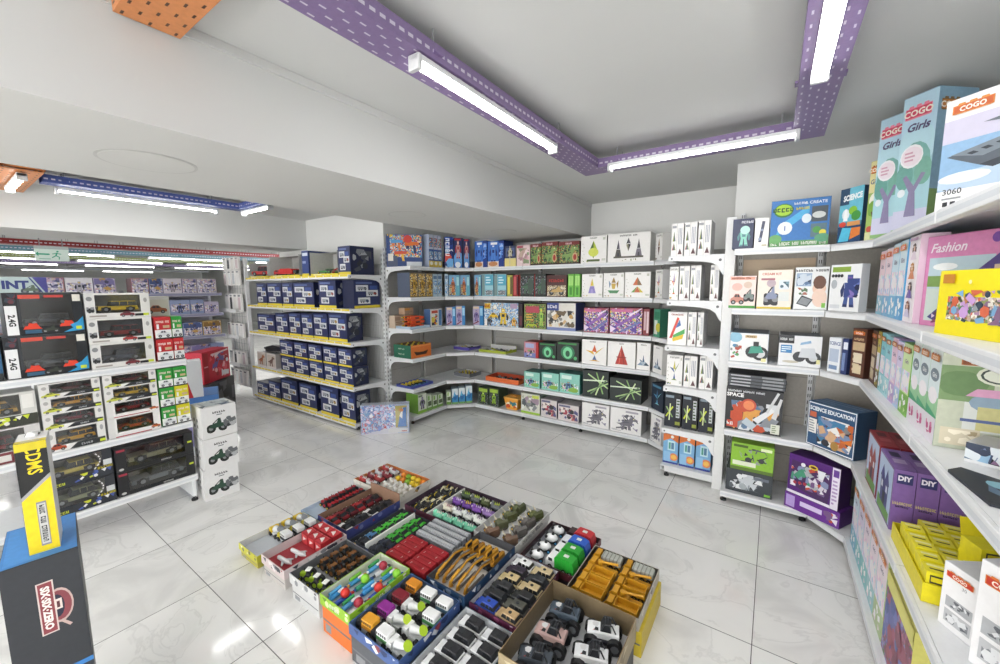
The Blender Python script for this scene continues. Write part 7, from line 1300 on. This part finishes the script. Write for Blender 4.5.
def a_cdms(d):
    d.poly([(0, .52), (1, .7), (1, 1), (0, 1)], '#1d1e20').poly([(0, .49), (1, .67), (1, .705), (0, .525)], '#a9a9a8'); d.text('CDMS', .56, .84, .085, '#f0d820', vert=True, bold=.02, fit=.25); d.rect(.42, .06, .74, .46, '#8f9094').rect(.45, .075, .71, .445, '#c9c9c6'); d.text('XXXX XXX XXXXXXX', .58, .26, .032, '#33343a', vert=True, fit=.34); d.rect(0, .93, 1, 1, '#d8c62a')
o = carton('diecast_box', 'tall narrow yellow and black box with a white handle top', 'toy box', None, (-1.875, .157, .7605), math.radians(80), .064, .12, .352, a_cdms, '#dfe0e0', '#e6e6e4', '#f0d61e', None, tp=lambda d: d.rect(0, 0, 1, .22, '#d8c62a').rect(.2, .05, .8, .17, '#b9b4a0').rect(.25, .62, .75, .9, '#5a5a58'), sl=lambda d: d.rect(.05, .05, .95, .95, '#c9ccce').splat(16, ['#a9b0b4', '#e6e8ea', '#7a848a'], 3, .2))
mb = MB(); mb.cyl((0, .0, .353), (0, .03, .353), .013, '#eceeee', 14, .011); mb.box(-.012, -.006, .3525, .012, .038, .362, '#f4f4f4', .004); mb.build('carry_handle', o)

# ---- box wrapped in clear film by the blaster bay
t = carton('wrapped_toy_box', 'film wrapped pale blue box leaning on the floor by the blaster bay', 'toy box', None, (-3.385, 2.735, .0005), math.radians(42), .50, .10, .32, lambda d: (d.rect(0, 0, .74, 1, 'm:foil'), d.poly([(.0, 0), (.76, .0), (.76, .26)], '#e3dfe9'), d.rect(.72, .2, .96, .95, '#b9a83a').poly([(.76, .22), (.95, .22), (.95, .9), (.84, .86)], '#1f74c0').poly([(.8, .6), (.88, .9), (.86, .5)], '#f0eee6').ell(.84, .8, .05, .06, '#e08a3a'), d.rect(.56, .03, .98, .17, '#e9e6e6').rect(.84, .06, .95, .09, '#c94a4a'), d.sub(.02, .1, .7, .98).splat(50, ['#c9d6f2', '#8aa0d8', '#e9d3e6', '#6f8cc9', '#d8404a', '#f4f4fa', '#7fb0e0'], 8, .045)), '#d3d8e6', '#d9dde6', '#b9c6e3')
p = MB(); p.box(-.253, -.053, -.0002, .253, .053, .324, 'm:pane', .01); p.build('clear_wrap', t)
# ---- top of the yellow-strip rack: open display cartons with model lorries inside
def disp(label, x0, x1, h, wall, sidec, dep=.3, flt=None):
    w = x1 - x0; t = .004; mb = MB(); mb.box(-w / 2, -dep / 2, 0, w / 2, dep / 2, .02, '#d8c83a'); mb.box(-w / 2, dep / 2 - t, .02, w / 2, dep / 2, h, wall); mb.box(-w / 2, -dep / 2, .02, -w / 2 + t, dep / 2 - t, h, sidec); mb.box(w / 2 - t, -dep / 2, .02, w / 2, dep / 2 - t, h, sidec)
    mb.box(-w / 2 + t, -dep / 2 + .12, h - t, w / 2 - t, dep / 2 - t, h, sidec)
    D = Draw(mb, (-w / 2 + t, -dep / 2, .02), (0, dep, 0), (0, 0, h - .02), (1, 0, 0)); D.rect(0, 0, .98, .98, wall); D = Draw(mb, (w / 2 - t, dep / 2, .02), (0, -dep, 0), (0, 0, h - .02), (-1, 0, 0)); D.rect(.02, 0, 1, .98, wall)
    o = mb.build('display_carton', None, ((x0 + x1) / 2, 2.6 + dep / 2, BU[0] + .0008)); tag(o, label, 'display carton', 'open display cartons on the yellow-strip rack')
    p = MB(); Draw(p, (-w / 2, -dep / 2, 0), (w, 0, 0), (0, 0, .02), (0, -1, 0)).rect(0, .1, 1, .9, '#e3d23a').rect(.1, .3, .4, .7, '#f2eec0'); p.build('front_print', o); return o
def model(fn, args, label, loc, rot=.3): o = fn(None, *args); o.location = loc; o.rotation_euler = (0, 0, rot); tag(o, label, 'model vehicle', 'model vehicles on the yellow-strip rack'); return o
zb = BU[0] + .0215
disp('grey open display carton with a red sports car, by the stationery', -5.95, -5.45, .2, '#b3b5b4', '#c3c4c4', .2)
model(v_suv, ('model_car', '#c0282a', None, .36, .14, .12, 1, .03), 'red model sports car in the grey open display carton', (-5.70, 2.68, zb), .1)
disp('grey open display carton with a red lorry inside', -5.38, -4.68, .26, '#b9bab8', '#a9abaa')
model(v_bin, ('model_lorry', '#b02428', '#c9302e', .38, .17), 'red model lorry in the grey open display carton', (-5.13, 2.71, zb), .1)
model(v_build, ('model_lorry', '#3a3c42', 'crane', .2, .1), 'dark model crane lorry beside the red lorry', (-4.81, 2.70, zb), .2)
kind('navyspine', 'truck_model_box', 'navy', 'toy box', .3, '#2a3f7a', '#26386e', '#33456e', lambda d: (d.rect(.1, .8, .9, .92, '#c9d0dc'), d.rect(.1, .5, .6, .6, '#8f9cc0'), d.rect(0, 0, 1, .1, '#e3cf3a')))
put('navyspine', (-4.545, 2.6), 0, BU[0] + .0008, .14, .29, "bright navy narrow carton between the two open display cartons on the top shelf", None)
disp('grey open display carton with a green tractor inside', -4.44, -3.91, .265, '#bcbdbb', '#9fa1a2')
model(v_tractor, ('model_tractor', '#4a8a4a', '#26282a', .22, .16, '#5a9a52'), 'green model tractor in the grey open display carton', (-4.28, 2.72, zb), .4)
model(v_digger, ('model_excavator', '#b04038', .24, .1), 'red model excavator beside the green tractor', (-4.05, 2.74, zb), .5)
put('navytall', (-3.79, 2.6), 0, BU[0] + .0008, .21, .3, "tall navy truck carton at the blaster end of the yellow-strip rack's top shelf", 'boxes on the yellow-strip rack', .3)
# animal boxes and black rifle on its fourth shelf
for i, (x, c) in enumerate(((-5.83, '#a5603a'), (-5.56, '#6a4a44'))):
    o = carton('animal_toy_box', ['pale carton with a brown lion on the fourth shelf', 'grey carton with a dark animal on the fourth shelf'][i], 'toy box', None, (x, 2.72, BU[3] + .0008), 0, .24, .2, .2, lambda d: (d.rect(.08, .1, .92, .9, '#c9bfb4'), d.sub(.1, .1, .9, .85).dino(c, '#5a3420')), '#b9b4b0', '#9a9a9c', '#d8d2cc')
mb = MB(); mb.prism([(-.25, 0), (.16, .03), (.25, .0), (.25, .07), (.1, .09), (-.05, .1), (-.25, .06)], -.03, .03, '#1c1d20'); o = mb.build('toy_rifle', None, (-5.6, 2.72, BU[3] + .2025), .0); tag(o, 'black toy rifle lying on the animal cartons', 'toy gun')
mb = MB(); mb.cyl((-.25, 0, .03), (-.33, 0, .035), .014, '#26272a', 8); mb.build('barrel', o); mb = MB(); mb.prism([(-.02, -.0), (.03, .0), (.02, .005)], -.02, .02, '#2a2b2e'); mb.build('trigger_guard', o)
# ================================================================ HALL BEYOND: stationery rack, far shelves, exit sign
t = thing('stationery_rack', 'white wire rack of hanging stationery at the end of the yellow-strip rack', 'display rack', (-6.12, 2.62, 0))
mb = MB(); mb.box(-.06, 0, 0, -.02, .05, 1.98, WHITE, .003); mb.build('upright', t); mb = MB(); mb.box(-.62, 0, 0, -.58, .05, 1.98, WHITE, .003); mb.build('upright', t)
mb = MB(); mb.box(-.58, .03, .1, -.06, .045, 1.95, '#dcdcda')
for i in range(18): mb.box(-.58, .02, .15 + i * .1, -.06, .028, .156 + i * .1, '#b9bbbc')
for i in range(7): mb.box(-.56 + i * .08, .016, .1, -.556 + i * .08, .02, 1.95, '#b9bbbc')
mb.build('wire_panel', t)
for k, z in enumerate((.45, .85, 1.22)): 
    mb = MB(); mb.box(-.58, -.12, z, -.06, .015, z + .012, WHITE); mb.box(-.58, -.13, z, -.06, -.12, z + .05, WHITE); mb.build('shelf', t)
for i in range(24):
    c, r_ = i % 4, i // 4; zz = [1.62, 1.35, .98, .6, .25, 1.80][r_]; x = -6.2 - .13 * c
    cc = ['#e9e9e6', '#33363c', '#eceae4', '#d9c9cc', '#e3e6e6', '#c9cdd2'][(i * 5 + r_) % 6]; h = [.17, .2, .16, .15, .18, .14][r_]
    mb = MB(); h *= 1.25; mb.box(-.056, 0, 0, .056, .03, h, '#f4f3f0', .003); o = mb.build('stationery_pack', None, (x, 2.55, zz - (.119 if r_ in (1, 2, 3) else 0))); 
    p = MB(); Draw(p, (-.056, 0, 0), (.112, 0, 0), (0, 0, h), (0, -1, 0)).rect(.2, .1, .8, .8, cc).rect(.2, .84, .8, .94, '#8a8d92'); p.build('front_print', o)
    tag(o, f"stationery pack, {ORD[c]} from the yellow-strip rack in the {['second', 'third', 'fourth', 'fifth', 'lowest', 'top'][r_]} tier of the white rack", 'stationery', 'stationery packs')
    o.location.z = [1.60, 1.2325, .8625, .4625, .16, 1.82][r_] + .0005
# far shelving units facing the viewer, boxes on each shelf
HC = [('#b9b0c9', '#7f78a8'), ('#9aa0c4', '#5f6490'), ('#d6cfd8', '#a89aa8'), ('#c9b27a', '#8a6a3a'), ('#8f9cc0', '#4a5a8a'), ('#d9d3c6', '#9a8f80'), ('#b47f86', '#7a4a55'), ('#e3e1e6', '#b0adb8')]
def far_unit(x, y0, y1, levels, label, un):
    u = thing('shelving_bay', label, 'shelving', (x, y0, 0), PI / 2, 'shelving in the hall'); L = y1 - y0
    for a in (.02, L - .02):
        mb = MB(); mb.box(a - .02, .4, 0, a + .02, .44, levels[0] + .04, '#c3c3cc'); mb.build('upright', u)
    mb = MB(); mb.box(.04, .41, .1, L - .04, .425, levels[0] - .05, '#a9a7b4'); mb.build('back_panel', u)
    for z in levels:
        mb = MB(); mb.box(0, 0, z - .04, L, .4, z, '#a9a9bc', .003); s = mb.build('shelf', u); p = MB(); Draw(p, (0, 0, z - .04), (L, 0, 0), (0, 0, .04), (0, -1, 0)).rect(0, .3, 1, .7, '#8a8aa8'); p.build('price_rail', s)
    r = random.Random(int(abs(x * 10)) + un)
    for li, z in enumerate(levels):
        y = y0 + .03; k = 0
        while y < y1 - .14:
            w = r.uniform(.11, .24); w = min(w, y1 - .02 - y); c, c2 = r.choice(HC); gap = (levels[li - 1] - z - .06) if li else .3; h = min(gap, r.uniform(.7, 1) * gap); h = min(h, .19)
            st = r.randint(0, 3)
            def art(d, st=st, c2=c2): d.rect(.04, .04, .96, .96, 'm:hall') if st == 0 else d.rect(.04, .04, .96, .6, 'm:hall').rect(.04, .6, .96, .95, c2).splat(14, ['#e6e3ee', '#4a4a66', '#c9a05a', c2], st, .07) if st < 3 else d.rect(.06, .2, .94, .7, 'm:hall').sub(.3, .1, .7, .8).robot(c2)
            carton('toy_carton', f"{['mottled', 'dark fronted', 'pale banded', 'plain'][st]} carton, {ORD[min(k, 14)]} along the {['top', 'second', 'third', 'fourth', 'bottom'][li]} shelf of the hall's {['first', 'second', 'third'][un]} unit", 'toy box', 'cartons in the hall', (x - .02 - .1, y + w / 2, z + .0008), PI / 2, w - .006, .2, h, art, c2, c, c)
            y += w; k += 1
far_unit(-6.45, 1.45, 2.44, [1.50, 1.22, .92, .6, .25], 'grey hall shelving bay beyond the gondola by the stationery rack', 0)
far_unit(-6.45, .35, 1.42, [1.50, 1.22, .92, .6, .25], 'grey hall shelving bay straight behind the jeep boxes', 1)
def a_int(d): d.text('INT', .70, .8, .2, '#3f4a86', bold=.05); d.sub(.74, .56, .93, .8).buggy('#6a7a6a', '#4a5560'); d.poly([(.86, 1), (1, 1), (1, .5)], '#55549a'); d.line(.83, 1, .985, .45, .03, '#3f4a86')
o = carton('toy_carton', 'long pale blue carton with navy capitals behind the buggy boxes', 'carton', None, (-4.55, .30, 1.38), PI / 2, .5, .2, .275, a_int, '#b9c9cc', '#c9d6d6', '#bfd0d0')
mb = MB(); mb.box(-4.7, -.5, 0, -4.4, .42, .03, '#c9c9c9', .004); 
u = thing('shelving_bay', 'low white rack behind the gondola carrying the pale blue carton', 'shelving', (-4.43, -.5, 0), PI / 2)
for a in (.02, .93):
    m2 = MB(); m2.box(a - .015, .1, 0, a + .015, .14, 1.36, SHELF, .002); m2.build('upright', u)
for z in (.3, .8, 1.378):
    m2 = MB(); m2.box(0, 0, z - .03, .95, .3, z, SHELF, .002); m2.build('shelf', u)
# exit sign
t = thing('exit_sign', 'pale green running man exit sign hanging in the hall', 'exit sign', (-6.2, .83, 1.855), PI / 2)
mb = MB(); mb.box(-.12, -.01, 0, .12, .01, .12, '#dcece4', .004); mb.box(-.12, -.018, .12, .12, .018, .15, '#b9c4c4', .003); mb.build('sign_panel', t)
p = MB(); D = Draw(p, (-.12, -.01, 0), (.24, 0, 0), (0, 0, .12), (0, -1, 0)); D.k[0] = 4; G2 = '#3fae8a'
D.rect(.1, .5, .42, .62, G2).poly([(.1, .36), (.1, .76), (.02, .56)], G2); D.circ(.66, .82, .07, G2); D.line(.64, .72, .6, .46, .09, G2).line(.6, .46, .7, .34, .07, G2).line(.7, .34, .68, .14, .06, G2).line(.6, .46, .48, .28, .07, G2).line(.62, .66, .76, .6, .06, G2).line(.62, .66, .5, .6, .06, G2); D.rect(.1, .14, .44, .2, '#8fc9b4'); p.build('running_man', t)
mb = MB()
for x in (-.08, .08): mb.cyl((x, 0, .15), (x, 0, .228), .004, '#8a8d90', 6)
mb.build('hanger', t)
# ================================================================ CAMERA, SKY, COLOUR
YAW, PIT, ROL = map(math.radians, (34.489, 6.5833, -.3279))
fw = Vector((-math.sin(YAW) * math.cos(PIT), math.cos(YAW) * math.cos(PIT), -math.sin(PIT)))
r_ = Vector((math.cos(YAW), math.sin(YAW), 0)); u_ = r_.cross(fw)
r2 = r_ * math.cos(ROL) + u_ * math.sin(ROL); u2 = -r_ * math.sin(ROL) + u_ * math.cos(ROL)
cd = bpy.data.cameras.new('camera'); cam = bpy.data.objects.new('camera', cd); C.objects.link(cam)
m3 = Matrix((r2, u2, -fw)).transposed(); cam.matrix_world = Matrix.Translation((0, 0, 1.5702)) @ m3.to_4x4()
cd.sensor_width = 36; cd.lens = 36 * 397.87 / 1000; cd.clip_start = .05; cd.clip_end = 100
sc = bpy.context.scene; sc.camera = cam
w = bpy.data.worlds.new('room_air'); sc.world = w; w.use_nodes = True
w.node_tree.nodes['Background'].inputs[0].default_value = (1, .985, .965, 1); w.node_tree.nodes['Background'].inputs[1].default_value = 3.0
vs = sc.view_settings; vs.view_transform = 'Standard'; vs.look = 'None'; vs.gamma = 1; vs.use_curve_mapping = False; vs.exposure = 1.03
